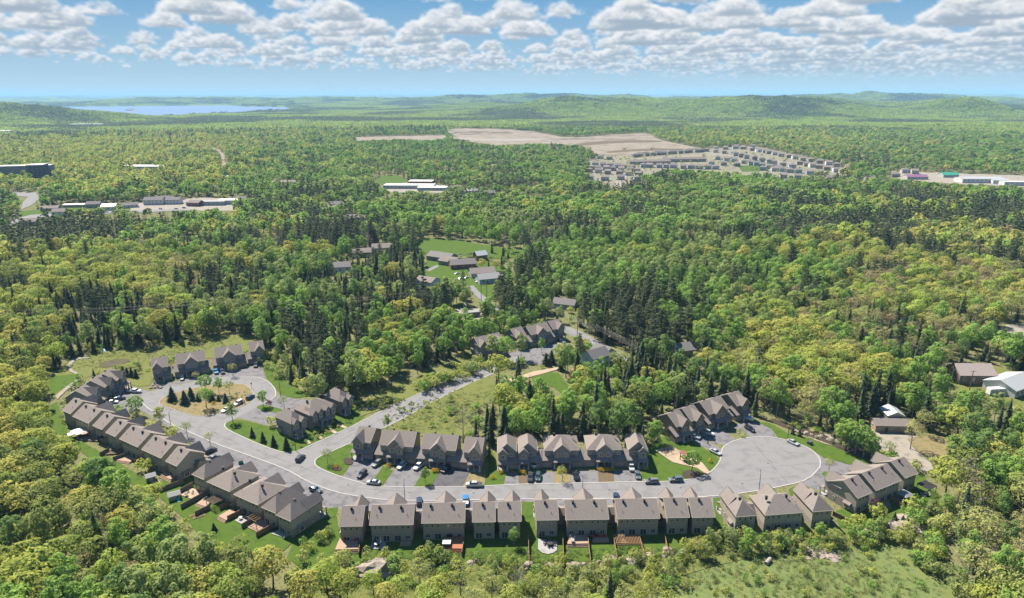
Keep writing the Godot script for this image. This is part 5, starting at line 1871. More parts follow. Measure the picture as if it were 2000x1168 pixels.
func make_gardens() -> void:
	var lawns := [
		["lawn", "bright lawn on the corner by the grey stone townhouses", [Vector2(-114.0, -245.5), Vector2(-110.9, -249.7), Vector2(-96.2, -242.8), Vector2(-87.5, -238.9), Vector2(-68.6, -270.2), Vector2(-58.4, -257.6), Vector2(-61.3, -245.2), Vector2(-74.1, -229.3), Vector2(-78.3, -223.6), Vector2(-81.8, -222.1), Vector2(-86.2, -223.6), Vector2(-98.3, -231.0), Vector2(-110.5, -239.9), Vector2(-113.1, -242.9)], 2],
		["lawn", "small lawn between the loop and the stone townhouses' driveway", [Vector2(-107.3, -259.2), Vector2(-105.6, -262.7), Vector2(-102.6, -261.7), Vector2(-93.9, -257.3), Vector2(-96.1, -255.4), Vector2(-99.3, -255.0)], 1],
		["lawn", "bright rounded lawn at the road fork", [Vector2(-70.4, -216.1), Vector2(-68.9, -212.8), Vector2(-62.9, -208.4), Vector2(-57.9, -205.5), Vector2(-56.7, -217.1), Vector2(-56.4, -223.7), Vector2(-60.8, -229.1), Vector2(-66.6, -223.0), Vector2(-69.8, -219.0)], 2],
		["lawn", "lawn strip between the two left driveways", [Vector2(-47.2, -202.6), Vector2(-43.3, -200.1), Vector2(-41.5, -209.4), Vector2(-45.5, -212.9)], 0],
		["lawn", "lawn strip with the small tree below the middle townhouses", [Vector2(-32.7, -199.4), Vector2(-27.1, -199.4), Vector2(-25.2, -208.4), Vector2(-30.7, -209.7)], 0],
		["dry_grass", "dry lawn beside the black driveway", [Vector2(-16.5, -199.6), Vector2(-9.5, -200.0), Vector2(-8.9, -207.6), Vector2(-14.5, -208.7)], 0],
		["lawn", "green corner lawn left of the boat driveway", [Vector2(-9.5, -200.1), Vector2(-2.9, -200.6), Vector2(-2.4, -207.3), Vector2(-5.2, -214.4), Vector2(-7.6, -224.2), Vector2(-9.9, -223.5), Vector2(-8.3, -214.4), Vector2(-8.9, -207.3)], 0],
		["soil", "worn earth strip between two driveways", [Vector2(2.2, -201.1), Vector2(5.1, -201.2), Vector2(5.0, -206.6), Vector2(2.1, -206.6)], 0],
		["dry_grass", "patchy grass strip under the yellow-leaved tree", [Vector2(14.2, -201.5), Vector2(19.5, -201.6), Vector2(19.9, -208.5), Vector2(14.5, -208.5)], 0],
		["soil", "bare earth plot below the yellow hedge", [Vector2(29.0, -201.9), Vector2(34.2, -202.0), Vector2(34.9, -209.1), Vector2(29.7, -209.2)], 0],
		["lawn", "wide playground lawn by the turning head", [Vector2(43.7, -202.4), Vector2(51.1, -202.4), Vector2(58.7, -203.3), Vector2(64.5, -205.5), Vector2(67.9, -207.8), Vector2(71.9, -212.7), Vector2(74.6, -217.6), Vector2(69.1, -227.0), Vector2(66.5, -231.3), Vector2(61.4, -231.7), Vector2(58.4, -235.0), Vector2(51.0, -227.8), Vector2(46.1, -219.6), Vector2(44.8, -210.8)], 1],
		["lawn", "curved lawn above the turning head", [Vector2(97.6, -245.8), Vector2(101.1, -239.8), Vector2(100.9, -232.7), Vector2(105.5, -229.7), Vector2(109.3, -225.8), Vector2(111.5, -218.4), Vector2(118.3, -213.1), Vector2(126.7, -214.6), Vector2(123.5, -218.5), Vector2(118.2, -226.4), Vector2(114.1, -231.1), Vector2(106.0, -236.0), Vector2(102.0, -244.5)], 0],
		["lawn", "small lawn plot inside the curved driveway", [Vector2(105.2, -205.9), Vector2(108.4, -209.3), Vector2(111.6, -205.5), Vector2(109.3, -203.9)], 1],
		["lawn", "small lawn between the near end townhouses", [Vector2(90.9, -197.1), Vector2(95.7, -200.7), Vector2(96.2, -198.6), Vector2(91.3, -192.6), Vector2(90.2, -193.2)], 0],
		["lawn", "green gap between the two halves of the near row", [Vector2(3.0, -190.4), Vector2(7.4, -190.4), Vector2(7.0, -173.2), Vector2(2.7, -173.2)], 0],
		["lawn", "green gap beside the angled end of the near row", [Vector2(64.8, -192.5), Vector2(67.5, -192.7), Vector2(63.3, -177.0), Vector2(60.3, -174.5)], 0],
		["lawn", "long back lawn of the near townhouses", [Vector2(-51.5, -160.9), Vector2(-57.9, -158.4), Vector2(-63.6, -163.2), Vector2(-64.0, -171.0), Vector2(-58.8, -177.4), Vector2(-54.4, -183.1), Vector2(-51.7, -174.8), Vector2(-36.8, -174.8), Vector2(4.5, -176.2), Vector2(36.9, -177.1), Vector2(65.0, -178.5), Vector2(61.7, -167.3), Vector2(47.7, -164.4), Vector2(34.4, -162.9), Vector2(21.3, -161.1), Vector2(4.1, -160.8), Vector2(-14.4, -160.8), Vector2(-33.3, -163.1), Vector2(-40.6, -159.8), Vector2(-42.7, -153.6), Vector2(-47.6, -156.7)], 0],
		["lawn", "back lawn of the left hip-roofed townhouses", [Vector2(-121.0, -199.4), Vector2(-116.8, -204.8), Vector2(-111.9, -211.4), Vector2(-88.8, -195.4), Vector2(-68.2, -182.6), Vector2(-55.2, -188.0), Vector2(-54.8, -183.1), Vector2(-63.4, -172.0), Vector2(-66.5, -163.2), Vector2(-77.6, -165.9), Vector2(-87.0, -167.3), Vector2(-98.4, -179.6), Vector2(-109.1, -188.8)], 0],
		["lawn", "lawn with the swing behind the long left row", [Vector2(-195.5, -260.7), Vector2(-193.2, -265.1), Vector2(-170.1, -236.0), Vector2(-152.4, -224.1), Vector2(-120.4, -201.6), Vector2(-120.6, -197.0), Vector2(-143.3, -211.5), Vector2(-164.6, -228.7), Vector2(-180.8, -241.9)], 0],
		["rough_grass", "rough meadow behind the upper left townhouses", [Vector2(-207.4, -278.9), Vector2(-213.9, -287.4), Vector2(-215.1, -302.5), Vector2(-216.2, -312.3), Vector2(-209.7, -322.6), Vector2(-187.4, -329.8), Vector2(-163.6, -341.9), Vector2(-161.2, -349.1), Vector2(-144.5, -349.0), Vector2(-131.1, -338.5), Vector2(-124.1, -322.2), Vector2(-174.2, -308.8), Vector2(-161.3, -283.1), Vector2(-168.6, -280.3), Vector2(-179.4, -293.1), Vector2(-194.3, -296.2), Vector2(-198.4, -287.3), Vector2(-197.2, -270.8), Vector2(-197.6, -267.2)], 1],
		["lawn", "bright mown patch beside the meadow path", [Vector2(-216.4, -291.5), Vector2(-210.0, -294.4), Vector2(-204.0, -295.6), Vector2(-198.7, -288.4), Vector2(-199.3, -280.5), Vector2(-199.6, -272.4), Vector2(-206.2, -277.8)], 1],
		["lawn", "lawn strip right of the loop", [Vector2(-124.4, -321.4), Vector2(-118.3, -317.9), Vector2(-111.0, -303.2), Vector2(-100.2, -282.2), Vector2(-85.7, -271.3), Vector2(-93.4, -268.7), Vector2(-100.3, -271.9), Vector2(-103.9, -277.3), Vector2(-112.9, -290.3), Vector2(-121.2, -307.2)], 0],
		["rough_grass", "rough grass field beside the branch road", [Vector2(-46.9, -244.3), Vector2(-33.6, -264.9), Vector2(-19.5, -283.5), Vector2(-9.6, -294.0), Vector2(-7.4, -280.1), Vector2(-9.8, -263.7), Vector2(-16.0, -257.4), Vector2(-15.8, -235.3), Vector2(-23.5, -233.3), Vector2(-48.7, -235.4), Vector2(-58.3, -232.2)], 0],
		["rough_grass", "rough grassy bank with saplings above the branch road", [Vector2(-62.2, -250.6), Vector2(-62.6, -264.5), Vector2(-57.4, -279.2), Vector2(-42.5, -294.2), Vector2(-27.0, -313.3), Vector2(-16.0, -320.1), Vector2(-10.7, -307.2), Vector2(-17.1, -302.1), Vector2(-25.2, -295.3), Vector2(-39.4, -275.3), Vector2(-52.3, -259.0)], 0],
		["lawn", "bright lawn below the grey house in the trees", [Vector2(8.7, -293.9), Vector2(21.1, -297.5), Vector2(23.4, -289.0), Vector2(25.5, -279.9), Vector2(23.3, -269.2), Vector2(16.7, -282.7), Vector2(9.6, -283.3)], 1],
		["lawn", "back lawn of the end townhouses", [Vector2(100.5, -184.7), Vector2(109.6, -188.8), Vector2(125.7, -199.1), Vector2(140.5, -207.1), Vector2(138.6, -194.5), Vector2(133.6, -184.6), Vector2(127.6, -180.6), Vector2(122.6, -178.8), Vector2(118.0, -178.8), Vector2(110.7, -176.8), Vector2(104.9, -174.3), Vector2(98.4, -176.8)], 0],
		["meadow", "sloping wild meadow below the near townhouses", [Vector2(38.3, -147.0), Vector2(44.0, -154.4), Vector2(56.4, -159.3), Vector2(69.1, -163.2), Vector2(81.9, -166.3), Vector2(94.2, -167.6), Vector2(103.5, -168.5), Vector2(116.5, -168.0), Vector2(122.0, -162.6), Vector2(119.6, -154.1), Vector2(117.5, -144.5), Vector2(102.1, -120.7), Vector2(16.9, -120.9), Vector2(22.3, -136.1)], 3],
		["rough_grass", "scrubby ground along the rock ledge", [Vector2(-59.7, -150.7), Vector2(-51.4, -160.7), Vector2(-42.7, -153.4), Vector2(-40.5, -159.6), Vector2(-33.3, -162.8), Vector2(-14.4, -160.6), Vector2(4.1, -160.5), Vector2(21.2, -160.9), Vector2(34.4, -162.6), Vector2(47.7, -164.1), Vector2(61.6, -167.1), Vector2(66.9, -179.5), Vector2(94.5, -182.0), Vector2(98.3, -176.6), Vector2(104.8, -174.1), Vector2(117.9, -178.6), Vector2(127.4, -180.3), Vector2(129.2, -174.2), Vector2(113.1, -168.3), Vector2(94.3, -167.9), Vector2(69.1, -163.4), Vector2(56.5, -159.5), Vector2(44.0, -154.6), Vector2(37.6, -147.0), Vector2(22.3, -136.1), Vector2(15.8, -120.9), Vector2(-43.5, -121.1), Vector2(-55.1, -136.3)], 0],
		["gravel", "granite track past the tan shed", [Vector2(139.3, -240.4), Vector2(144.1, -237.5), Vector2(149.4, -234.6), Vector2(160.4, -231.7), Vector2(160.6, -228.1), Vector2(147.8, -228.2), Vector2(147.4, -219.1), Vector2(147.7, -210.4), Vector2(140.5, -207.1), Vector2(139.0, -215.6), Vector2(136.4, -219.2), Vector2(134.3, -227.5)], 1],
		["dry_grass", "dry grassy yard right of the granite track", [Vector2(149.3, -232.5), Vector2(162.1, -234.5), Vector2(166.2, -228.5), Vector2(162.6, -222.8), Vector2(150.8, -215.5), Vector2(147.8, -219.9), Vector2(148.0, -227.4)], 1],
		["granite", "bare granite outcrop above the curved lawn", [Vector2(111.5, -238.9), Vector2(118.8, -238.4), Vector2(121.8, -232.6), Vector2(121.6, -225.2), Vector2(117.6, -226.8), Vector2(113.0, -231.5)], 1],
		["mulch", "dark planting bed above the curved lawn", [Vector2(102.0, -246.7), Vector2(108.1, -238.9), Vector2(114.1, -231.9), Vector2(118.4, -226.8), Vector2(123.7, -218.9), Vector2(127.8, -214.9), Vector2(130.7, -218.1), Vector2(127.9, -224.4), Vector2(122.8, -229.9), Vector2(118.0, -236.3), Vector2(110.5, -242.3), Vector2(104.7, -248.5)], 0],
		["gravel", "pale gravel yard at the right edge", [Vector2(271.6, -362.6), Vector2(302.8, -367.8), Vector2(279.1, -336.1), Vector2(264.4, -336.2), Vector2(264.3, -346.5)], 1],
		["rough_grass", "grassy yard round the metal-roofed house", [Vector2(203.8, -300.2), Vector2(224.6, -309.8), Vector2(238.0, -293.9), Vector2(239.2, -276.6), Vector2(213.3, -242.7), Vector2(206.2, -254.0), Vector2(207.2, -266.2), Vector2(193.6, -268.9), Vector2(195.3, -282.4)], 1],
		["gravel", "gravel drive beside the metal-roofed house", [Vector2(206.6, -304.1), Vector2(212.7, -298.9), Vector2(207.2, -291.0), Vector2(203.2, -295.3)], 0],
		["lawn", "open green field beyond the small houses", [Vector2(-88.2, -602.9), Vector2(-59.6, -611.8), Vector2(-19.7, -574.2), Vector2(12.5, -557.9), Vector2(10.7, -531.8), Vector2(-16.1, -525.0), Vector2(-29.2, -528.6), Vector2(-45.5, -545.1), Vector2(-66.7, -543.4), Vector2(-77.6, -556.8)], 1],
		["lawn", "gardens of the small houses on the wooded street", [Vector2(-68.1, -537.9), Vector2(-28.4, -528.6), Vector2(0.0, -495.1), Vector2(3.6, -454.7), Vector2(-13.9, -445.7), Vector2(-10.3, -409.9), Vector2(-21.2, -415.6), Vector2(-29.5, -445.8), Vector2(-48.6, -445.9), Vector2(-63.3, -466.1)], 1],
		["gravel", "gravel substation yard in the trees", [Vector2(-40.0, -390.1), Vector2(-33.4, -396.2), Vector2(-18.4, -396.1), Vector2(-16.0, -374.5), Vector2(-28.4, -373.6), Vector2(-34.2, -376.5)], 0],
		["lawn", "school playing field", [Vector2(-221.9, -1087.7), Vector2(-187.2, -1122.8), Vector2(-155.4, -1046.3), Vector2(-154.0, -985.4), Vector2(-185.1, -974.5)], 1],
		["gravel", "school forecourt", [Vector2(-185.1, -974.5), Vector2(-158.5, -1015.0), Vector2(-95.1, -984.4), Vector2(-86.4, -904.9), Vector2(-163.3, -911.0)], 0],
		["gravel", "gravel court before the white houses on the left street", [Vector2(-457.4, -817.5), Vector2(-429.3, -841.7), Vector2(-398.3, -871.9), Vector2(-343.7, -849.0), Vector2(-313.3, -763.1), Vector2(-374.1, -763.9), Vector2(-429.2, -764.6)], 0],
		["lawn", "verge along the left street", [Vector2(-552.7, -755.7), Vector2(-523.7, -810.4), Vector2(-460.5, -817.5), Vector2(-425.4, -757.6), Vector2(-479.0, -738.0), Vector2(-503.8, -700.8)], 0],
	]
	var level := 0.05
	var paths := 0
	for d in lawns:
		level += 0.0045
		var far: bool = (d[2][0] as Vector2).length() > 700.0
		sheet(String("lawn" if d[0] in ["lawn", "rough_grass", "meadow", "dry_grass"] else "yard"), d[1], d[2], level + (0.05 if far else 0.0), d[0], "lawn" if d[0] in ["lawn", "rough_grass", "meadow", "dry_grass"] else "yard", level, d[3], "structure", 2 if d[1].begins_with("verge") else 1)
	for e in [[Vector2(-78.0, -232.3), Vector2(-75.8, -228.4)], [Vector2(-75.1, -235.5), Vector2(-72.2, -232.3)], [Vector2(-71.6, -240.5), Vector2(-67.7, -236.7)], [Vector2(-69.0, -244.4), Vector2(-64.9, -240.9)]]:
		var a: Vector2 = e[0]
		var d: Vector2 = (e[1] - a).normalized()
		var w := Vector2(-d.y, d.x) * 0.7
		level += 0.005
		sheet("garden_path", "pale path from a stone townhouse to the branch road, %s" % ["first from the fork", "second from the fork", "third from the fork", "last before the woods"][paths], [a + w, a - w, e[1] - w, e[1] + w], level, "sand", "path")
		paths += 1
	level += 0.005
	sheet("playground", "sandy playground with swings on the lawn", [Vector2(52.3, -223.2), Vector2(58.6, -226.2), Vector2(62.5, -221.0), Vector2(67.1, -214.1), Vector2(68.1, -207.7), Vector2(66.6, -206.4), Vector2(64.3, -210.7), Vector2(56.7, -214.5)], level, "sand", "playground", 0.03)
	level += 0.005
	sheet("planting_bed", "dark mulch bed by the turning head", [Vector2(57.9, -207.4), Vector2(61.2, -209.7), Vector2(64.9, -208.3), Vector2(65.0, -206.0), Vector2(60.9, -203.8), Vector2(58.3, -204.4)], level, "mulch", "planting bed", 0.02, 2)
	sheet("pond", "brown reedy pond on the meadow", [Vector2(-200.4, -307.6), Vector2(-198.6, -312.2), Vector2(-192.5, -314.9), Vector2(-188.0, -313.5), Vector2(-187.2, -308.8), Vector2(-191.6, -304.3), Vector2(-196.0, -302.4)], level, "pond", "pond", 0.0, 2)
	sheet("planting_bed", "round bed with yellow flowers on the fork lawn", [Vector2(-63.5, -212.2), Vector2(-62.1, -213.3), Vector2(-59.9, -212.2), Vector2(-59.3, -209.8), Vector2(-61.1, -209.2), Vector2(-62.8, -210.2)], level, "mulch", "planting bed", 0.02, 2)
	sheet("planting_bed", "stone-edged bed beside the middle townhouses", [Vector2(-60.5, -216.4), Vector2(-59.8, -218.9), Vector2(-56.8, -216.7), Vector2(-56.2, -213.6), Vector2(-58.5, -213.2)], level, "mulch", "planting bed", 0.02, 2)
	sheet("side_street", "grey street between the small houses in the woods", [Vector2(-26.2, -448.3), Vector2(-22.0, -433.2), Vector2(-13.9, -412.2), Vector2(-7.7, -392.9), Vector2(-10.5, -390.9), Vector2(-17.6, -407.8), Vector2(-25.0, -427.2), Vector2(-29.5, -445.8)], level + 0.05, "asphalt", "road")
	sheet("side_street", "driveways of the small houses in the woods", [Vector2(-63.9, -492.6), Vector2(-57.0, -506.8), Vector2(-55.0, -501.9), Vector2(-60.9, -486.4)], level + 0.06, "asphalt", "road")
	sheet("side_street", "pale street running past the white houses on the left", [Vector2(-524.1, -707.0), Vector2(-524.0, -738.6), Vector2(-489.5, -754.9), Vector2(-428.2, -768.1), Vector2(-369.0, -778.1), Vector2(-358.3, -767.2), Vector2(-418.9, -750.6), Vector2(-473.4, -738.0), Vector2(-508.8, -716.0), Vector2(-503.5, -677.7)], level + 0.1, "asphalt", "road", 0.0, 0, "structure", 2)
	sheet("side_street", "street climbing to the long flat roof on the left", [Vector2(-676.6, -923.8), Vector2(-638.3, -918.2), Vector2(-595.2, -861.3), Vector2(-567.6, -803.2), Vector2(-559.1, -773.4), Vector2(-596.1, -831.5), Vector2(-619.4, -875.1), Vector2(-652.4, -889.4)], level + 0.1, "asphalt", "road", 0.0, 0, "structure", 2)
	sheet("side_street", "road cut rising straight through the left woods", [Vector2(-511.4, -1216.7), Vector2(-503.2, -1216.6), Vector2(-609.3, -1478.2), Vector2(-698.2, -1663.1), Vector2(-763.3, -1765.0), Vector2(-736.7, -1696.2), Vector2(-653.0, -1544.7), Vector2(-582.9, -1394.7)], level + 0.1, "pit_sand", "road", 0.0, 0, "structure", 2)

func make_rows() -> void:
	townhouse(Vector2(-46.7, -174.5), -3.1206, 6.8, {"siding": "siding_taupe", "side": -1.0, "end": 1.0}, "leftmost narrow brown-roofed townhouse of the near row above the rock ledge", "townhouses in the near row above the rock ledge")
	townhouse(Vector2(-35.1, -175.1), -3.1206, 12.6, {"siding": "siding_taupe"}, "second from the left wide brown-roofed townhouse of the near row above the rock ledge", "townhouses in the near row above the rock ledge")
	townhouse(Vector2(-20.2, -176.0), -3.1206, 12.6, {"siding": "siding_taupe"}, "third from the left wide brown-roofed townhouse of the near row above the rock ledge", "townhouses in the near row above the rock ledge")
	townhouse(Vector2(-8.4, -176.4), -3.1206, 6.8, {"siding": "siding_taupe", "side": -1.0}, "fourth from the left narrow brown-roofed townhouse of the near row above the rock ledge", "townhouses in the near row above the rock ledge")
	townhouse(Vector2(-0.9, -176.6), -3.1206, 6.8, {"siding": "siding_taupe", "side": -1.0}, "fifth from the left narrow brown-roofed townhouse of the near row above the rock ledge", "townhouses in the near row above the rock ledge")
	townhouse(Vector2(10.0, -177.3), -3.1206, 6.8, {"siding": "siding_taupe", "side": 1.0}, "sixth from the left narrow brown-roofed townhouse of the near row above the rock ledge", "townhouses in the near row above the rock ledge")
	townhouse(Vector2(21.8, -177.5), -3.1206, 12.6, {"siding": "siding_taupe"}, "seventh from the left wide brown-roofed townhouse of the near row above the rock ledge", "townhouses in the near row above the rock ledge")
	townhouse(Vector2(36.8, -177.9), -3.1206, 12.6, {"siding": "siding_taupe"}, "eighth from the left wide brown-roofed townhouse of the near row above the rock ledge", "townhouses in the near row above the rock ledge")
	townhouse(Vector2(48.5, -178.4), -3.1206, 6.8, {"siding": "siding_taupe", "side": 1.0}, "ninth from the left narrow brown-roofed townhouse of the near row above the rock ledge", "townhouses in the near row above the rock ledge")
	townhouse(Vector2(56.0, -178.5), -3.1206, 6.8, {"siding": "siding_taupe", "side": 1.0}, "rightmost narrow brown-roofed townhouse of the near row above the rock ledge", "townhouses in the near row above the rock ledge")
	townhouse(Vector2(68.2, -179.0), -3.0229, 6.8, {"siding": "siding_beige", "roof": "hip", "side": 1.0, "end": 1.0}, "leftmost narrow brown-roofed townhouse of the angled hip-roofed group in the near row", "townhouses in the angled hip-roofed group in the near row")
	townhouse(Vector2(79.9, -180.1), -3.0229, 12.6, {"siding": "siding_beige", "roof": "hip"}, "second from the left wide brown-roofed townhouse of the angled hip-roofed group in the near row", "townhouses in the angled hip-roofed group in the near row")
	townhouse(Vector2(91.9, -181.5), -3.0229, 6.8, {"siding": "siding_beige", "roof": "hip", "side": 1.0}, "rightmost narrow brown-roofed townhouse of the angled hip-roofed group in the near row", "townhouses in the angled hip-roofed group in the near row")
	townhouse(Vector2(106.4, -189.3), -2.6616, 6.8, {"siding": "siding_beige", "depth": 11.0, "side": 1.0, "end": 1.0}, "leftmost narrow brown-roofed townhouse of the beige end row beside the turning head", "townhouses in the beige end row beside the turning head")
	townhouse(Vector2(116.8, -194.9), -2.6616, 12.6, {"siding": "siding_beige", "depth": 11.0}, "second from the left wide brown-roofed townhouse of the beige end row beside the turning head", "townhouses in the beige end row beside the turning head")
	townhouse(Vector2(127.3, -200.7), -2.6616, 6.8, {"siding": "siding_beige", "depth": 11.0, "side": 1.0}, "rightmost narrow brown-roofed townhouse of the beige end row beside the turning head", "townhouses in the beige end row beside the turning head")
	townhouse(Vector2(-52.6, -224.1), -0.2443, 6.8, {"siding": "siding_taupe", "small": true, "side": -1.0}, "leftmost narrow brown-roofed townhouse of the middle left block facing the road", "townhouses in the middle left block facing the road")
	townhouse(Vector2(-40.4, -221.3), -0.1396, 12.6, {"siding": "siding_taupe", "small": true}, "second from the left wide brown-roofed townhouse of the middle left block facing the road", "townhouses in the middle left block facing the road")
	townhouse(Vector2(-25.2, -218.6), -0.1396, 12.6, {"siding": "siding_taupe", "small": true}, "third from the left wide brown-roofed townhouse of the middle left block facing the road", "townhouses in the middle left block facing the road")
	townhouse(Vector2(-13.1, -216.4), -0.1571, 6.8, {"siding": "siding_taupe", "small": true, "side": 1.0, "end": 1.0}, "rightmost narrow brown-roofed townhouse of the middle left block facing the road", "townhouses in the middle left block facing the road")
	townhouse(Vector2(-1.9, -216.8), 0.0175, 6.8, {"siding": "siding_grey", "roof": "front_gable", "gable_drop": 0.5, "side": -1.0}, "leftmost narrow brown-roofed townhouse of the middle right block with dark gables", "townhouses in the middle right block with dark gables")
	townhouse(Vector2(5.4, -217.2), 0.0175, 6.8, {"siding": "siding_grey", "roof": "front_gable", "gable_drop": 0.5, "side": -1.0}, "second from the left narrow brown-roofed townhouse of the middle right block with dark gables", "townhouses in the middle right block with dark gables")
	townhouse(Vector2(17.2, -218.0), 0.0175, 12.6, {"siding": "siding_grey", "roof": "hip", "gable_drop": 0.5}, "third from the left wide brown-roofed townhouse of the middle right block with dark gables", "townhouses in the middle right block with dark gables")
	townhouse(Vector2(32.2, -218.3), 0.0000, 12.6, {"siding": "siding_grey", "roof": "hip", "gable_drop": 0.5}, "fourth from the left wide brown-roofed townhouse of the middle right block with dark gables", "townhouses in the middle right block with dark gables")
	townhouse(Vector2(43.9, -218.0), 0.0000, 6.8, {"siding": "siding_grey", "roof": "front_gable", "gable_drop": 0.5, "side": 1.0}, "rightmost narrow brown-roofed townhouse of the middle right block with dark gables", "townhouses in the middle right block with dark gables")
	townhouse(Vector2(-162.6, -293.4), 0.4363, 6.8, {"siding": "siding_grey", "side": -1.0}, "leftmost narrow brown-roofed townhouse of the upper left row behind the loop", "townhouses in the upper left row behind the loop")
	townhouse(Vector2(-151.2, -299.9), 0.4363, 12.6, {"siding": "siding_grey"}, "second from the left wide brown-roofed townhouse of the upper left row behind the loop", "townhouses in the upper left row behind the loop")
	townhouse(Vector2(-136.8, -307.8), 0.4363, 12.6, {"siding": "siding_grey"}, "third from the left wide brown-roofed townhouse of the upper left row behind the loop", "townhouses in the upper left row behind the loop")
	townhouse(Vector2(-126.0, -314.7), 0.4363, 6.8, {"siding": "siding_grey", "side": 1.0}, "rightmost narrow brown-roofed townhouse of the upper left row behind the loop", "townhouses in the upper left row behind the loop")
	townhouse(Vector2(-178.6, -259.7), 1.6232, 6.8, {"siding": "siding_grey", "side": 1.0}, "leftmost narrow brown-roofed townhouse of the short row at the far left", "townhouses in the short row at the far left")
	townhouse(Vector2(-178.6, -270.0), 1.6232, 6.8, {"siding": "siding_grey", "side": 1.0}, "second from the left narrow brown-roofed townhouse of the short row at the far left", "townhouses in the short row at the far left")
	townhouse(Vector2(-177.5, -277.2), 1.6232, 6.8, {"siding": "siding_grey", "side": 1.0}, "rightmost narrow brown-roofed townhouse of the short row at the far left", "townhouses in the short row at the far left")
	townhouse(Vector2(-172.1, -248.0), 2.5831, 6.5, {"siding": "siding_beige", "side": 1.0}, "leftmost narrow brown-roofed townhouse of the long left row seen from behind", "townhouses in the long left row seen from behind")
	townhouse(Vector2(-162.4, -241.3), 2.5831, 11.7, {"siding": "siding_beige"}, "second from the left wide brown-roofed townhouse of the long left row seen from behind", "townhouses in the long left row seen from behind")
	townhouse(Vector2(-152.3, -234.9), 2.5831, 6.5, {"siding": "siding_beige", "side": 1.0}, "third from the left narrow brown-roofed townhouse of the long left row seen from behind", "townhouses in the long left row seen from behind")
	townhouse(Vector2(-144.3, -229.4), 2.5831, 6.5, {"siding": "siding_beige", "side": -1.0}, "fourth from the left narrow brown-roofed townhouse of the long left row seen from behind", "townhouses in the long left row seen from behind")
	townhouse(Vector2(-134.3, -223.1), 2.5831, 11.7, {"siding": "siding_beige"}, "fifth from the left wide brown-roofed townhouse of the long left row seen from behind", "townhouses in the long left row seen from behind")
	townhouse(Vector2(-122.3, -215.4), 2.5831, 11.7, {"siding": "siding_beige"}, "sixth from the left wide brown-roofed townhouse of the long left row seen from behind", "townhouses in the long left row seen from behind")
	townhouse(Vector2(-112.2, -208.7), 2.5831, 6.5, {"siding": "siding_beige", "side": 1.0, "end": -1.0}, "rightmost narrow brown-roofed townhouse of the long left row seen from behind", "townhouses in the long left row seen from behind")
	townhouse(Vector2(-99.3, -200.9), 2.6005, 6.5, {"siding": "siding_beige", "roof": "hip", "depth": 11.6, "gable_drop": 0.5, "side": 1.0}, "leftmost narrow brown-roofed townhouse of the hip-roofed left row seen from behind", "townhouses in the hip-roofed left row seen from behind")
	townhouse(Vector2(-90.3, -195.1), 2.6005, 11.5, {"siding": "siding_beige", "roof": "hip", "depth": 11.6, "gable_drop": 0.5}, "second from the left wide brown-roofed townhouse of the hip-roofed left row seen from behind", "townhouses in the hip-roofed left row seen from behind")
	townhouse(Vector2(-78.9, -187.8), 2.6005, 11.5, {"siding": "siding_beige", "roof": "hip", "depth": 11.6, "gable_drop": 0.5}, "third from the left wide brown-roofed townhouse of the hip-roofed left row seen from behind", "townhouses in the hip-roofed left row seen from behind")
	townhouse(Vector2(-70.0, -182.3), 2.6005, 6.5, {"siding": "siding_beige", "roof": "hip", "depth": 11.6, "gable_drop": 0.5, "side": 1.0}, "fourth from the left narrow brown-roofed townhouse of the hip-roofed left row seen from behind", "townhouses in the hip-roofed left row seen from behind")
	townhouse(Vector2(-64.3, -178.3), 2.6005, 6.5, {"siding": "siding_beige", "roof": "hip", "depth": 11.6, "gable_drop": 0.5, "side": -1.0, "end": -1.0}, "rightmost narrow brown-roofed townhouse of the hip-roofed left row seen from behind", "townhouses in the hip-roofed left row seen from behind")
	townhouse(Vector2(-85.6, -238.6), 0.9250, 6.8, {"siding": "stone", "roof": "hip", "no_garage": true, "twin": true, "side": -1.0, "end": -1.0}, "leftmost narrow brown-roofed townhouse of the grey stone block by the road fork", "townhouses in the grey stone block by the road fork")
	townhouse(Vector2(-78.9, -248.0), 0.9250, 12.6, {"siding": "stone", "roof": "hip", "no_garage": true, "twin": true}, "second from the left wide brown-roofed townhouse of the grey stone block by the road fork", "townhouses in the grey stone block by the road fork")
	townhouse(Vector2(-72.0, -258.2), 0.9250, 6.8, {"siding": "stone", "roof": "hip", "no_garage": true, "twin": true, "side": 1.0}, "rightmost narrow brown-roofed townhouse of the grey stone block by the road fork", "townhouses in the grey stone block by the road fork")
	townhouse(Vector2(61.2, -236.0), 0.5411, 6.3, {"siding": "siding_brown", "side": 1.0, "end": -1.0}, "leftmost narrow brown-roofed townhouse of the brown row above the turning head", "townhouses in the brown row above the turning head")
	townhouse(Vector2(67.8, -240.6), 0.5411, 6.3, {"siding": "siding_brown", "side": 1.0}, "second from the left narrow brown-roofed townhouse of the brown row above the turning head", "townhouses in the brown row above the turning head")
	townhouse(Vector2(78.3, -247.5), 0.5411, 11.4, {"siding": "siding_brown"}, "third from the left wide brown-roofed townhouse of the brown row above the turning head", "townhouses in the brown row above the turning head")
	townhouse(Vector2(89.4, -253.6), 0.5411, 6.3, {"siding": "siding_brown", "side": 1.0}, "rightmost narrow brown-roofed townhouse of the brown row above the turning head", "townhouses in the brown row above the turning head")
	townhouse(Vector2(-16.0, -320.9), 0.5411, 6.9, {"siding": "siding_grey", "side": -1.0, "end": -1.0}, "leftmost narrow brown-roofed townhouse of the far row among the trees", "townhouses in the far row among the trees")
	townhouse(Vector2(-9.7, -325.2), 0.5411, 6.9, {"siding": "siding_grey", "side": 1.0}, "second from the left narrow brown-roofed townhouse of the far row among the trees", "townhouses in the far row among the trees")
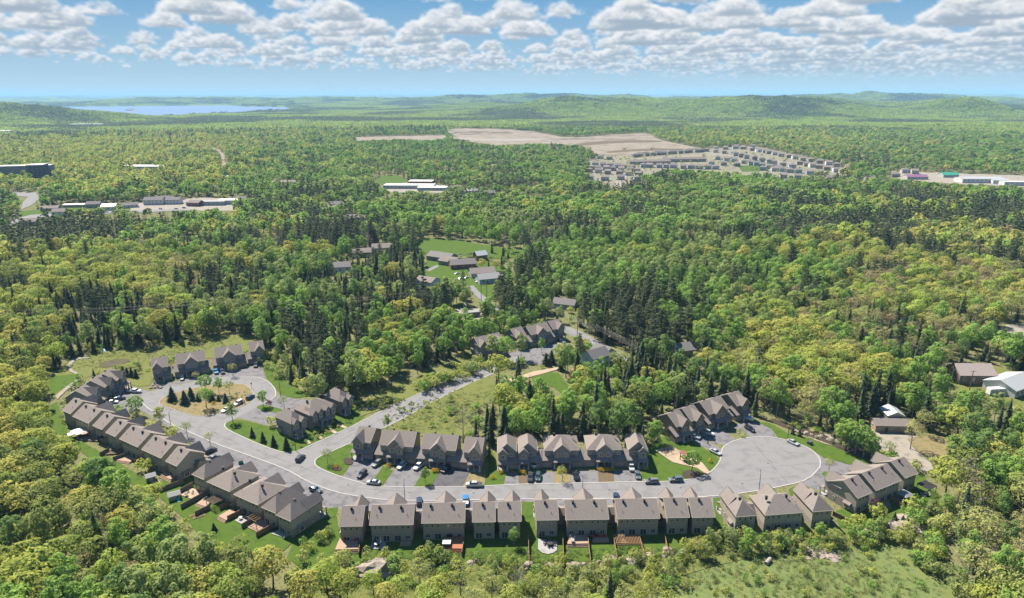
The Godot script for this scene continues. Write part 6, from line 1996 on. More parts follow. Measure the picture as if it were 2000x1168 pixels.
	townhouse(Vector2(1.9, -334.0), 0.5411, 6.9, {"siding": "siding_grey", "side": -1.0}, "third from the left narrow brown-roofed townhouse of the far row among the trees", "townhouses in the far row among the trees")
	townhouse(Vector2(12.6, -339.5), 0.5411, 13.0, {"siding": "siding_grey"}, "fourth from the left wide brown-roofed townhouse of the far row among the trees", "townhouses in the far row among the trees")
	townhouse(Vector2(21.9, -346.3), 0.5411, 6.9, {"siding": "siding_grey", "side": 1.0}, "rightmost narrow brown-roofed townhouse of the far row among the trees", "townhouses in the far row among the trees")

func make_other_houses() -> void:
	cottage("grey_house", Vector2(40.2, -306.3), 0.62, 11, 8.5, 5.2, 8.4, "pale_blue", "shingle_grey", "pale grey house with a dark grey roof and deck among the trees", "", 2, 3)
	cottage("grey_house", Vector2(44.9, -314.2), 0.62 - PI / 2, 10, 8, 4.0, 7.0, "pale_blue", "shingle_grey", "lower grey-roofed wing behind the pale grey house", "", 1, 3)
	deck([Vector2(26.5, -293.2), Vector2(28.8, -286.7), Vector2(30.8, -292.6), Vector2(28.4, -298.1)], 1.4, "cedar", "raised wooden deck of the pale grey house")
	cottage("tan_shed", Vector2(146.2, -239.6), -0.06, 12.5, 6, 3.0, 4.6, "sand", "shingle", "long tan shed with a brown roof beside the granite track", "", 1, 3, "shed")
	cottage("metal_shed", Vector2(150.4, -245.6), 1.5, 7, 6, 4.4, 6.0, "steel", "metal_roof", "small white metal-roofed shed behind the tan shed", "", 1, 2, "shed")
	cottage("old_house", Vector2(208.1, -286.9), -0.02, 16, 11, 4.6, 8.2, "weathered_wood", "rusty_roof", "old house with a patched rusty metal roof", "", 1, 4)
	cottage("white_house", Vector2(219.4, -276.7), 0.5, 19, 13, 3.8, 6.4, "white", "metal_roof", "white house with a pale metal roof at the right edge", "", 1, 5)
	cottage("white_house", Vector2(213.4, -277.3), 0.5, 6, 6, 3.0, 4.4, "white", "metal_roof", "low white wing left of the metal-roofed white house", "", 1, 2)
	cottage("wooded_house", Vector2(32.6, -398.9), -0.4, 14, 9, 3.2, 5.8, "pale_blue", "shingle_grey", "grey-roofed house half hidden behind the far townhouses", "", 1, 4)
	cottage("wooded_house", Vector2(85.5, -320.9), 0.3, 12, 9, 3.2, 6.0, "siding_grey", "shingle_grey", "grey-roofed house glimpsed in the trees right of the power poles", "", 1, 3)
	var mid := [
		[Vector2(-54.8, -523.6), -0.55, 22, 12, 3.6, 6.6, "siding_grey", "dark_grey", "dark-roofed long bungalow by the open field"],
		[Vector2(-47.2, -510.0), -0.5, 15, 11, 3.4, 6.2, "siding_beige", "shingle", "brown-roofed bungalow in the middle of the wooded street"],
		[Vector2(-37.4, -500.2), 0.25, 19, 11, 3.6, 6.6, "brick_red", "shingle_grey", "brick bungalow with a grey roof and pale gable"],
		[Vector2(-21.7, -475.7), 0.3, 18, 11, 3.4, 6.2, "siding_beige", "shingle", "brown-roofed bungalow nearest the spruce hedge"],
		[Vector2(-16.0, -458.9), 0.35, 17, 11, 3.6, 6.4, "pale_blue", "mid_grey", "pale blue house with a grey roof"],
		[Vector2(-56.8, -444.7), -0.5, 13, 11, 5.4, 7.6, "pale_blue", "shingle", "two-storey pale blue house among spruces"],
		[Vector2(-25.0, -525.0), 0.5, 9, 8, 4.4, 7.2, "brick_red", "metal_roof", "small red barn with a pale roof at the edge of the field"],
	]
	for m in mid:
		cottage("bungalow", m[0], m[1], m[2], m[3], m[4], m[5], m[6], m[7], m[8], "", 1 if m[4] < 5.0 else 2, 3)

func make_far_places() -> void:
	# sand pit
	var y := 0.35
	sheet("sand_pit", "broad pale earthworks cleared out of the far forest", [Vector2(-249.5, -2567.6), Vector2(-226.8, -2724.5), Vector2(-27.9, -2674.6), Vector2(104.0, -2348.4), Vector2(167.5, -2068.8), Vector2(293.3, -2222.2), Vector2(427.5, -2336.0), Vector2(452.9, -2274.2), Vector2(416.4, -2012.7), Vector2(441.4, -1765.9), Vector2(458.3, -1616.6), Vector2(311.4, -1507.1), Vector2(219.2, -1483.4), Vector2(178.6, -1510.4), Vector2(192.1, -1737.7), Vector2(121.7, -1831.3), Vector2(14.3, -1834.5), Vector2(-50.9, -1762.3), Vector2(-137.1, -1985.0)], y, "pit_sand", "sand pit", 0.0, 1)
	sheet("sand_pit", "thin pale strip of cleared ground left of the earthworks", [Vector2(-484.3, -2141.6), Vector2(-383.3, -2191.1), Vector2(-290.3, -2215.3), Vector2(-211.7, -2240.6), Vector2(-193.8, -2081.0), Vector2(-231.9, -1988.1), Vector2(-327.0, -2037.3), Vector2(-427.6, -1950.3)], y, "pit_sand", "sand pit")
	sheet("village_ground", "streets and plots of the new housing estate in the distance", [Vector2(150.0, -1447.7), Vector2(219.2, -1483.4), Vector2(333.5, -1506.6), Vector2(498.7, -1695.0), Vector2(608.2, -1761.1), Vector2(608.8, -1473.9), Vector2(592.9, -1211.8), Vector2(505.6, -1061.0), Vector2(384.7, -1076.7), Vector2(253.6, -1137.1), Vector2(181.9, -1015.4), Vector2(145.4, -947.3), Vector2(112.8, -1041.7)], y, "estate_ground", "ground", 0.0, 1, "structure", 0)
	for e in [[Vector2(427.0, -1544.8), Vector2(534.9, -1267.3)], [Vector2(439.3, -1382.6), Vector2(477.6, -1148.3)], [Vector2(246.2, -1387.0), Vector2(439.9, -1490.9)], [Vector2(164.3, -1229.3), Vector2(227.4, -1177.0)], [Vector2(424.0, -1141.5), Vector2(557.2, -1154.6)], [Vector2(147.8, -963.6), Vector2(200.9, -1202.5)]]:
		var p: Vector2 = e[0]
		var q: Vector2 = e[1]
		var w := (q - p).normalized().orthogonal() * 6.0
		sheet("estate_street", "pale street of the distant estate", [p + w, p - w, q - w, q + w], y + 0.12, "gravel", "road", 0.0, 0, "structure", 2)
	clear_ground(PackedVector2Array([Vector2(143.4, -1314.8), Vector2(217.4, -1470.8), Vector2(330.7, -1493.6), Vector2(494.0, -1678.6), Vector2(602.2, -1743.4), Vector2(603.8, -1461.4), Vector2(584.5, -1203.4), Vector2(459.6, -1103.6), Vector2(371.1, -1134.9), Vector2(263.9, -1184.5), Vector2(188.5, -1053.3), Vector2(150.3, -980.4), Vector2(119.7, -1054.5)]))
	var er := RandomNumberGenerator.new()
	er.seed = 61
	for i in 260:
		var p: Vector2 = (Vector2(129.8, -1162.8)).lerp(Vector2(609.2, -1265.8), er.randf()) + Vector2(er.randf_range(-25, 25), er.randf_range(-260, 170))
		if is_clear(p.x, p.y) == 1:
			var sc := er.randf_range(0.35, 0.62)
			extra_far.push_back([[POPLAR, MAPLE, MAPLE, SPRUCE][er.randi() % 4], [p.length(), Transform3D(turned(er.randf() * TAU, Vector3.ONE * sc), v3(p)), er.randi() % 3, er.randf_range(0.85, 1.15)]])
	sheet("village_ground", "yards round the sheds at the far right", [Vector2(633.5, -1153.1), Vector2(712.5, -1128.4), Vector2(847.9, -1075.3), Vector2(743.2, -937.8), Vector2(653.3, -972.2), Vector2(585.2, -1033.5)], y, "gravel", "ground")
	sheet("village_lawn", "mown plot beside the distant houses", [Vector2(408.0, -1251.3), Vector2(469.8, -1268.7), Vector2(432.5, -1164.9), Vector2(384.4, -1150.0)], y + 0.1, "lawn", "lawn")
	sheet("lake", "wide blue lake under the far hills", Array(lakes[0]).map(func(p): return p * Vector2(1.0, 1.0)), 1.2, "lake_water", "lake", 0.0, 2)
	var rng := RandomNumberGenerator.new()
	rng.seed = 12
	var b := MB.new()
	b.lump(v3(Vector2(-3130.3, -5832.0), 0.0), Vector3(55, 17, 40), rng, 0.2, 14, 6)
	tag(part("lake_island", b.mesh(), M.leaf_13, self), "small wooded island in the lake", "island", "", "structure")
	for e in [[[Vector2(166.3, -1849.4), Vector2(289.6, -1971.2), Vector2(415.8, -1967.1), Vector2(409.1, -1882.0), Vector2(274.4, -1866.0), Vector2(166.7, -1738.4)], "dark cut bank between the two levels of the earthworks", "soil"], [[Vector2(-186.0, -2131.2), Vector2(-58.4, -2028.4), Vector2(91.9, -2071.4), Vector2(161.8, -1998.0), Vector2(86.9, -1955.6), Vector2(-55.3, -1917.2), Vector2(-162.6, -2031.9)], "greyish haul track across the earthworks", "gravel"], [[Vector2(209.7, -1578.7), Vector2(319.2, -1667.2), Vector2(424.7, -1648.4), Vector2(417.0, -1617.7), Vector2(307.7, -1605.5), Vector2(215.5, -1536.4)], "brown spoil strip in the lower earthworks", "soil"], [[Vector2(-214.0, -2459.1), Vector2(-107.7, -2489.5), Vector2(1.2, -2384.2), Vector2(1.1, -2321.3), Vector2(-102.0, -2356.3), Vector2(-183.5, -2297.9)], "brown strip along the upper earthworks", "soil"]]:
		sheet("earth_strip", e[1], e[0], y + 0.3, e[2], "ground", 0.0, 1)
	# banks of earth in the pit
	var k := 0
	for e in [[Vector2(-116.2, -2295.4), 90, 7, 30], [Vector2(1.2, -2416.9), 120, 6, 30], [Vector2(222.6, -2019.1), 160, 6, 26], [Vector2(63.1, -2122.6), 80, 4, 30], [Vector2(-175.7, -2423.9), 40, 6, 26], [Vector2(369.4, -2191.5), 110, 6, 30]]:
		k += 1
		var m := MB.new()
		m.lump(Vector3.ZERO, Vector3(e[1], e[2], e[3]), rng, 0.15, 12, 6)
		var o := part("earth_bank", m.mesh(), M.pit_sand, self)
		o.position = v3(e[0], -e[2] * 0.35)
		tag(o, "%s bank of pale earth in the far earthworks" % ["leftmost tall", "long low", "longest", "small", "leftmost small", "rightmost"][k - 1], "earth bank")
	for e in [[Vector2(327.7, -1635.4), "yellow excavator at the right end of the sand pit"], [Vector2(264.3, -1637.1), "yellow excavator in the middle of the sand pit"], [Vector2(-158.2, -2297.0), "yellow excavator at the left end of the earthworks"]]:
		var o := thing("excavator", e[1], "excavator", v3(e[0], 0.4), 0.8, "excavators in the sand pit")
		var t := MB.new()
		t.box(Vector3(-1.5, 0, -2.2), Vector3(-0.7, 0.9, 2.2))
		t.box(Vector3(0.7, 0, -2.2), Vector3(1.5, 0.9, 2.2))
		part("tracks", t.mesh(), M.black, o)
		var c := MB.new()
		c.box(Vector3(-1.4, 0.95, -2.0), Vector3(1.4, 2.2, 1.4))
		c.box(Vector3(-1.4, 2.2, 0.0), Vector3(-0.2, 3.2, 1.4))
		part("cab", c.mesh(), M.excavator_yellow, o)
		var a := MB.new()
		a.beam(Vector3(0.3, 1.6, 1.2), Vector3(0.3, 4.6, 4.6), 0.5, 0.6)
		a.beam(Vector3(0.3, 4.6, 4.6), Vector3(0.3, 1.6, 6.6), 0.4, 0.5)
		a.box(Vector3(-0.3, 0.6, 6.0), Vector3(0.9, 1.8, 7.0))
		part("digging_arm", a.mesh(), M.excavator_yellow, o)
	# the new estate: rows of houses along its streets
	var walls := ["sand", "offwhite", "siding_beige", "pale_blue", "white", "offwhite"]
	var roofs := ["shingle", "shingle_grey", "shingle", "shingle_grey", "shingle", "shingle_grey"]
	var words := ["tan", "pale", "beige", "pale blue", "white", "off-white"]
	var rows := [
		[Vector2(534.7, -1710.8), Vector2(558.2, -1514.2), 6, 0, "the topmost street of the distant estate"], [Vector2(553.4, -1599.0), Vector2(563.6, -1347.0), 9, 0, "the second street of the distant estate"], [Vector2(468.4, -1452.3), Vector2(483.9, -1196.9), 9, 1, "the tall middle row of the distant estate"],
		[Vector2(440.4, -1572.7), Vector2(474.8, -1490.0), 4, 0, "the new plots beside the sand pit"], [Vector2(252.1, -1433.2), Vector2(425.1, -1558.9), 13, 2, "the dark terrace below the sand pit"], [Vector2(139.2, -1266.3), Vector2(210.7, -1202.3), 7, 0, "the left cluster of the distant estate"],
		[Vector2(128.1, -1147.2), Vector2(202.0, -1094.0), 6, 0, "the lower left cluster of the distant estate"], [Vector2(163.0, -1411.7), Vector2(195.7, -1377.0), 3, 0, "the corner below the sand pit"], [Vector2(118.2, -1041.6), Vector2(187.8, -1040.4), 4, 0, "the lowest street of the left cluster"],
		[Vector2(428.4, -1173.1), Vector2(492.1, -1103.0), 7, 0, "the lower right street of the distant estate"], [Vector2(573.6, -1325.8), Vector2(580.5, -1194.9), 5, 0, "the right end of the distant estate"], [Vector2(400.6, -1076.5), Vector2(437.6, -1049.0), 3, 0, "the trees below the distant estate"],
		[Vector2(367.2, -1270.9), Vector2(405.1, -1242.3), 3, 0, "the centre of the distant estate"], [Vector2(642.0, -1129.7), Vector2(650.3, -1114.6), 2, 0, "the wooded road far right"],
		[Vector2(232.3, -1227.9), Vector2(353.6, -1191.1), 10, 0, "the row below the long terraces"], [Vector2(407.8, -1372.2), Vector2(440.0, -1269.4), 5, 0, "the middle crossing of the estate"], [Vector2(137.8, -1195.3), Vector2(208.7, -1145.6), 7, 0, "the second street of the left cluster"], [Vector2(437.7, -1308.4), Vector2(456.4, -1148.7), 7, 0, "the street under the tall row"], [Vector2(527.5, -1267.5), Vector2(541.3, -1124.1), 7, 0, "the right outer street of the estate"], [Vector2(476.0, -1616.1), Vector2(579.5, -1676.2), 5, 0, "the newest plots above the estate"],
	]
	var n := 0
	for r in rows:
		for i in r[2]:
			var p: Vector2 = (r[0] as Vector2).lerp(r[1], i / maxf(1.0, r[2] - 1.0))
			var w := 10.5 + rng.randf_range(-1.0, 1.5)
			var e := 5.6 if r[3] != 1 else 7.2
			var q: int = (n * 7 + i * 3) % 6 if r[3] != 2 else (i % 2) * 2
			if r[3] == 1:
				q = [1, 0, 1, 0, 1, 2][i % 6]
			var ord_: String = ["first", "second", "third", "fourth", "fifth", "sixth", "seventh", "eighth", "ninth", "tenth", "eleventh", "twelfth", "thirteenth"][i]
			cottage("estate_house", p + Vector2(rng.randf_range(-2, 2), rng.randf_range(-5, 5)), rng.randf_range(-0.2, 0.2) + (0.1 if r[3] == 2 else -0.25), w, 11, e, e + (2.8 if r[3] != 2 else 3.6), walls[q], roofs[(q + i) % 6] if r[3] != 2 else "shingle_grey", "%s house, %s from the left in %s" % [words[q], ord_, r[4]], "houses in " + String(r[4]), 2, 3, "house", 0.35, r[3] == 1 or i % 3 == 0)
			n += 1
	cottage("long_terrace", Vector2(254.8, -1282.8), 0.1, 78, 12, 5.5, 8.6, "siding_beige", "shingle", "left of the two long brown-roofed terraces in the distant estate", "", 2, 16, "house", 0.35)
	cottage("long_terrace", Vector2(331.0, -1331.2), 0.08, 84, 12, 5.5, 8.6, "siding_beige", "shingle", "right of the two long brown-roofed terraces in the distant estate", "", 2, 16, "house", 0.35)
	cottage("purple_roofed_hall", Vector2(613.8, -1045.9), -0.1, 30, 14, 4, 7, "offwhite", "purple_roof", "hall with a purple roof in the trees far right", "", 1, 6, "building", 0.35)
	cottage("green_roofed_hall", Vector2(679.3, -1071.4), 0.0, 24, 14, 4, 7.5, "offwhite", "green_roof", "hall with a bright green roof in the trees far right", "", 1, 5, "building", 0.35)
	cottage("white_warehouse", Vector2(684.7, -1006.9), -0.05, 60, 22, 6, 8, "white", "metal_roof", "long white metal warehouse at the far right", "", 1, 10, "building", 0.35)
	cottage("white_warehouse", Vector2(704.8, -994.5), -0.05, 24, 14, 5, 6.5, "white", "metal_roof", "short white warehouse right of the long one", "", 1, 5, "building", 0.35)
	cottage("white_warehouse", Vector2(714.2, -971.2), -0.1, 40, 14, 5, 5, "white", "offwhite", "flat-roofed white building at the right edge", "", 1, 6, "building", 0.35)
	for e in [[Vector2(685.6, -971.7), "white"], [Vector2(688.9, -966.0), "silver"], [Vector2(692.9, -960.3), "white"], [Vector2(696.2, -954.8), "white"]]:
		car("suv", e[0] - Vector2(0, 2), e[0] + Vector2(0, 2), e[1], "white or silver car parked beside the warehouses far right", "cars parked by the far warehouses")
	# school
	cottage("school", Vector2(-142.6, -957.3), -0.05, 70, 22, 4.5, 4.5, "offwhite", "offwhite", "low white-roofed school by the playing field", "", 1, 14, "school", 0.1)
	cottage("school", Vector2(-129.7, -985.0), -0.05, 34, 18, 6.5, 6.5, "brick_red", "white", "taller rear block of the white-roofed school", "", 1, 8, "school", 0.1)
	cottage("school", Vector2(-108.0, -935.5), -0.05, 40, 16, 4, 4, "offwhite", "white", "right wing of the white-roofed school", "", 1, 8, "school", 0.1)
	# left side
	cottage("apartment_block", Vector2(-765.2, -1070.1), 0.25, 96, 20, 21, 21, "mid_grey", "offwhite", "long grey apartment block with a slanted pale roof at the left edge", "", 6, 18, "apartment building")
	cottage("apartment_block", Vector2(-724.2, -1056.2), 0.25, 22, 24, 24, 24, "dark_grey", "offwhite", "dark end tower of the grey apartment block", "", 6, 4, "apartment building")
	cottage("flat_roofed_hall", Vector2(-626.1, -1185.5), -0.05, 78, 26, 9, 9, "offwhite", "white", "long flat white roof in the yellow-green woods", "", 2, 16, "building")
	cottage("white_townhouses", Vector2(-425.7, -813.0), 0.1, 22, 12, 6, 9, "white", "shingle_grey", "left of the white gabled houses on the left street", "", 2, 5, "house")
	cottage("white_townhouses", Vector2(-416.1, -820.9), 0.1, 20, 12, 6, 9, "white", "shingle_grey", "middle of the white gabled houses on the left street", "", 2, 5, "house")
	cottage("white_townhouses", Vector2(-404.3, -816.7), 0.1, 16, 12, 5.6, 8.4, "white", "shingle_grey", "right of the white gabled houses on the left street", "", 2, 4, "house")
	cottage("street_house", Vector2(-442.8, -790.2), 0.5, 16, 11, 3.5, 6, "white", "shingle_grey", "low white house left of the gabled white houses", "", 1, 4, "house")
	cottage("street_house", Vector2(-371.3, -800.6), -0.2, 15, 11, 4.5, 7, "brick_red", "shingle", "brown house right of the gabled white houses", "", 1, 4, "house")
	cottage("strip_building", Vector2(-361.3, -808.2), 0.05, 44, 14, 4.5, 4.5, "offwhite", "mid_grey", "grey flat-roofed strip building on the left street", "", 1, 9, "building")
	cottage("strip_building", Vector2(-338.2, -815.8), 0.05, 24, 14, 5, 5, "white", "white", "white flat-roofed block at the end of the strip", "", 1, 6, "building")
	cottage("street_house", Vector2(-508.1, -794.8), 0.1, 26, 11, 3.4, 4.2, "siding_beige", "offwhite", "long low pale house on the left street", "", 1, 6, "house")
	cottage("street_house", Vector2(-521.5, -769.3), 0.2, 18, 11, 3.4, 5.6, "siding_beige", "shingle", "brown-roofed bungalow at the left of the left street", "", 1, 4, "house")
	cottage("street_house", Vector2(-327.6, -988.2), 0.1, 34, 16, 5, 7.6, "siding_beige", "shingle", "wide brown-roofed house above the dark pines", "", 1, 6, "house")
	cottage("street_house", Vector2(-308.6, -976.5), 0.0, 22, 12, 4, 6.5, "white", "shingle", "white lower house right of the wide brown-roofed one", "", 1, 4, "house")
	cottage("street_house", Vector2(-364.0, -919.0), 0.5, 18, 14, 5.5, 8.5, "siding_grey", "shingle_grey", "grey-roofed house below the road cut", "", 1, 3, "house")
	cottage("street_house", Vector2(-443.0, -1064.4), 0.2, 20, 12, 4, 6, "white", "metal_roof", "white building at the foot of the road cut", "", 1, 4, "house")
	cottage("street_house", Vector2(-206.5, -761.7), 0.2, 20, 12, 4, 6.6, "siding_beige", "shingle", "brown-roofed house glimpsed above the mixed woods", "", 1, 4, "house")
	cottage("street_house", Vector2(-122.0, -538.4), 0.3, 16, 11, 4, 6.6, "siding_brown", "shingle", "brown-roofed house hidden in the dark spruces", "", 1, 3, "house")
	cottage("street_house", Vector2(-57.2, -904.4), 0.1, 24, 12, 3.6, 6.0, "pale_blue", "mid_grey", "grey-roofed house right of the school", "", 1, 4, "house")
	for e in [[Vector2(-490.3, -738.2), "white", "shingle", "white bungalow in the pines below the left street"], [Vector2(-484.8, -790.7), "siding_beige", "shingle_grey", "beige house among the trees of the left street"], [Vector2(-456.4, -772.0), "white", "metal_roof", "pale-roofed house beside the left street"], [Vector2(-482.8, -677.5), "siding_beige", "shingle", "brown-roofed house in the lower left pines"], [Vector2(-329.3, -827.8), "white", "shingle_grey", "white house right of the strip building"], [Vector2(-386.5, -1050.3), "siding_grey", "shingle_grey", "grey house at the foot of the yellow-green wood"], [Vector2(-406.3, -934.9), "white", "shingle", "white gabled house below the road cut"], [Vector2(-163.4, -696.8), "siding_beige", "shingle", "brown roof in the mixed woods left of the field"], [Vector2(-108.2, -553.2), "offwhite", "shingle", "pale house on the lane through the spruces"], [Vector2(-126.6, -488.5), "white", "shingle_grey", "white house glimpsed left of the wooded street"], [Vector2(-201.2, -787.0), "white", "shingle_grey", "white bungalow in the woods left of the school"], [Vector2(-29.2, -875.6), "siding_grey", "shingle_grey", "grey roof in the woods right of the school"], [Vector2(-76.1, -929.8), "offwhite", "shingle", "small brown-roofed house beside the school"], [Vector2(539.4, -1034.3), "white", "shingle_grey", "white house in the woods right of the estate"], [Vector2(598.5, -1079.8), "siding_beige", "shingle", "beige house left of the purple-roofed hall"], [Vector2(402.8, -999.6), "white", "shingle_grey", "white house below the distant estate"], [Vector2(478.3, -1035.3), "siding_beige", "shingle", "brown-roofed house below the right end of the estate"], [Vector2(324.9, -1038.0), "white", "shingle", "white house in the trees below the estate centre"], [Vector2(243.2, -1052.4), "siding_grey", "shingle_grey", "grey house in the trees below the long terraces"]]:
		cottage("street_house", e[0], 0.2, 15, 11, 4.6, 7.4, e[1], e[2], e[3], "", 1, 3)
	cottage("street_house", Vector2(1389.1, -1913.9), 0.1, 40, 16, 5, 9, "siding_brown", "dark_grey", "dark-roofed house on the far right hillside", "", 1, 5, "house")
	cottage("street_house", Vector2(-1710.8, -2833.5), 0.1, 120, 40, 14, 14, "pale_blue", "pale_blue", "pale blue industrial roof in the distant left woods", "", 2, 10, "building")
	cottage("street_house", Vector2(-1709.3, -2355.0), 0.1, 60, 40, 12, 12, "offwhite", "offwhite", "pale building at the far left edge", "", 2, 8, "building")
	for e in [[Vector2(-421.4, -757.5), "white"], [Vector2(-414.3, -775.1), "red"], [Vector2(-399.7, -774.9), "white"], [Vector2(-382.0, -774.7), "silver"], [Vector2(-376.6, -781.9), "blue"], [Vector2(-464.8, -747.8), "dark"], [Vector2(-449.3, -754.4), "white"]]:
		car("suv", e[0] - Vector2(2, 0), e[0] + Vector2(2, 0.2), e[1], "%s car on the street by the white gabled houses" % e[1], "cars along the left street")

func make_vehicles() -> void:
	var street := [
		["suv", Vector2(-76.3, -215.1), Vector2(-75.2, -219.3), "dark", "dark estate car driving at the road fork"],
		["sedan", Vector2(-44.2, -201.0), Vector2(-48.9, -201.7), "silver", "silver car parked at the kerb below the middle townhouses"],
		["suv", Vector2(-50.9, -207.8), Vector2(-52.0, -204.9), "dark", "black car on the leftmost driveway of the middle townhouses"],
		["suv", Vector2(-46.6, -215.3), Vector2(-48.6, -211.5), "grey", "grey off-roader by the left garage of the middle townhouses"],
		["suv", Vector2(-38.0, -213.5), Vector2(-39.4, -210.1), "silver", "silver car on the double driveway, left of the white one"],
		["suv", Vector2(-31.9, -213.5), Vector2(-33.8, -209.4), "white", "white car on the double driveway of the middle townhouses"],
		["suv", Vector2(-22.0, -211.7), Vector2(-24.1, -207.4), "black", "black car on the fresh black driveway"],
		["pickup", Vector2(-10.0, -199.6), Vector2(-15.3, -199.7), "silver", "silver grey pickup parked at the kerb in the middle"],
		["pickup", Vector2(6.4, -207.6), Vector2(5.9, -201.1), "dark", "dark grey pickup beside the green car"],
		["suv", Vector2(9.0, -207.2), Vector2(8.5, -201.4), "green", "dark green car beside the dark pickup"],
		["pickup", Vector2(21.4, -207.5), Vector2(21.7, -203.3), "black", "small black pickup on the stained driveway"],
		["pickup", Vector2(41.6, -213.9), Vector2(41.3, -207.8), "silver", "silver pickup nosing out of the right garage"],
		["sedan", Vector2(42.9, -207.8), Vector2(42.6, -203.2), "bluegrey", "blue-grey car in front of the silver pickup"],
		["suv", Vector2(48.8, -201.6), Vector2(44.5, -201.3), "grey", "grey car parked at the playground kerb, left one"],
		["suv", Vector2(57.6, -202.8), Vector2(52.4, -202.2), "bluegrey", "teal-grey car parked at the playground kerb, right one"],
		["suv", Vector2(67.4, -234.1), Vector2(70.6, -231.3), "silver", "silver van by the first brown townhouse"],
		["suv", Vector2(73.8, -236.9), Vector2(76.6, -234.1), "white", "white car by the second brown townhouse"],
		["sedan", Vector2(72.4, -222.8), Vector2(75.0, -219.4), "silver", "silver car at the foot of the brown townhouses' driveway"],
		["suv", Vector2(91.0, -241.1), Vector2(93.2, -236.4), "black", "black jeep-like car below the covered boat"],
		["sedan", Vector2(103.5, -229.9), Vector2(105.7, -226.4), "silver", "silver car parked on the rim of the turning head"],
		["suv", Vector2(-114.5, -265.3), Vector2(-116.3, -260.3), "white", "white car parked beside the planted island"],
		["suv", Vector2(-113.2, -265.8), Vector2(-111.7, -271.4), "navy", "dark blue car parked beside the planted island"],
		["sedan", Vector2(-117.7, -258.4), Vector2(-118.7, -255.1), "white", "white car half hidden by the corner tree"],
		["pickup", Vector2(-141.6, -301.5), Vector2(-136.6, -292.8), "blue", "bright blue pickup before the upper left townhouses", "blue"],
		["suv", Vector2(-137.9, -300.2), Vector2(-134.0, -293.4), "navy", "dark car right of the bright blue pickup"],
		["suv", Vector2(-123.9, -308.5), Vector2(-122.3, -301.4), "dark", "dark car alone on the right upper forecourt"],
		["sedan", Vector2(-152.7, -292.9), Vector2(-150.2, -286.5), "navy", "navy car before the leftmost upper townhouse"],
		["pickup", Vector2(-168.5, -275.4), Vector2(-162.6, -274.8), "white", "white pickup before the left end townhouses"],
		["suv", Vector2(-172.9, -266.6), Vector2(-170.3, -268.6), "black", "black car under the left end townhouses"],
		["suv", Vector2(-169.4, -266.5), Vector2(-166.8, -268.6), "bluegrey", "blue-grey car under the left end townhouses"],
		["sedan", Vector2(-171.7, -264.0), Vector2(-167.0, -264.5), "white", "white car nearest the long left row"],
		["suv", Vector2(-66.4, -197.7), Vector2(-63.0, -195.9), "bluegrey", "blue-green car behind the hip-roofed townhouses"],
		["sedan", Vector2(-107.8, -216.6), Vector2(-106.1, -219.1), "grey", "grey car at the end of the long left row"],
		["suv", Vector2(-111.1, -221.7), Vector2(-109.4, -223.9), "dark", "dark car parked by the last house of the long left row"],
		["suv", Vector2(-29.5, -187.9), Vector2(-30.0, -192.2), "navy", "navy car in the gap between the near townhouses"],
		["pickup", Vector2(-14.7, -187.9), Vector2(-15.2, -193.0), "blue", "blue-topped pickup in the gap of the near row", "white"],
		["sedan", Vector2(33.1, -190.5), Vector2(33.7, -194.6), "navy", "navy car peeping out behind the near row"],
		["suv", Vector2(16.9, -303.8), Vector2(20.2, -310.3), "grey", "grey car on the gravel lane by the small pines"],
		["suv", Vector2(24.6, -339.2), Vector2(27.5, -335.3), "navy", "dark blue car before the far townhouses"],
		["sedan", Vector2(-5.7, -320.1), Vector2(-2.6, -322.9), "white", "white car half hidden before the far townhouses"],
		["suv", Vector2(-67.5, -525.4), Vector2(-64.2, -528.9), "white", "white car by the dark-roofed bungalow"],
		["sedan", Vector2(-41.4, -477.4), Vector2(-38.0, -481.7), "white", "white car on the grass between the small houses"],
		["sedan", Vector2(-38.1, -463.2), Vector2(-34.5, -468.7), "silver", "silver car on the wooded street, left one"],
		["sedan", Vector2(-34.2, -464.5), Vector2(-30.3, -471.5), "white", "white car on the wooded street, right one"],
		["suv", Vector2(-25.4, -453.6), Vector2(-21.1, -460.3), "white", "white car before the pale blue house"],
	]
	for e in street:
		car(e[0], e[1], e[2], e[3], e[4], "", e[5] if e.size() > 5 else "black")
	# covered boat on a trailer
	boat(Vector2(94.0, -247.2), heading(Vector2(93.0, -250.4), Vector2(95.5, -244.5)), "white", "blue", "white boat under a bright blue cover on its trailer", 6.4)
	boat(Vector2(7.6, -211.3), heading(Vector2(7.7, -214.4), Vector2(7.5, -208.6)), "white", "black", "small white boat on a trailer at the open garage", 4.6)
	# caravan
	var o := thing("caravan", "long white caravan beside the white house", "caravan", v3(Vector2(210.0, -270.9), 0.02), 0.08)
	var b := MB.new()
	loft(b, [[Vector3(-1.2, 0.6, -4.6), Vector3(1.2, 0.6, -4.6), Vector3(1.2, 3.0, -4.5), Vector3(-1.2, 3.0, -4.5)], [Vector3(-1.25, 0.5, -4.2), Vector3(1.25, 0.5, -4.2), Vector3(1.25, 3.25, -4.2), Vector3(-1.25, 3.25, -4.2)], [Vector3(-1.25, 0.5, 4.2), Vector3(1.25, 0.5, 4.2), Vector3(1.25, 3.25, 4.2), Vector3(-1.25, 3.25, 4.2)], [Vector3(-1.2, 1.0, 4.9), Vector3(1.2, 1.0, 4.9), Vector3(1.2, 2.7, 4.7), Vector3(-1.2, 2.7, 4.7)]])
	var body := part("body", b.mesh(), M.white, o)
	body.rotation.y = PI / 2
	for x in [-3.2, -1.6, 1.0, 3.0]:
		window(o, Vector3(x, 1.6, 1.26), 0, 0.8, 0.7, "offwhite")
	door(o, Vector3(0.0, 0.7, 1.26), 0, 0.7, 1.9, "offwhite")
	var st := MB.new()
	st.box(Vector3(-4.1, 1.15, 1.255), Vector3(4.1, 1.3, 1.275))
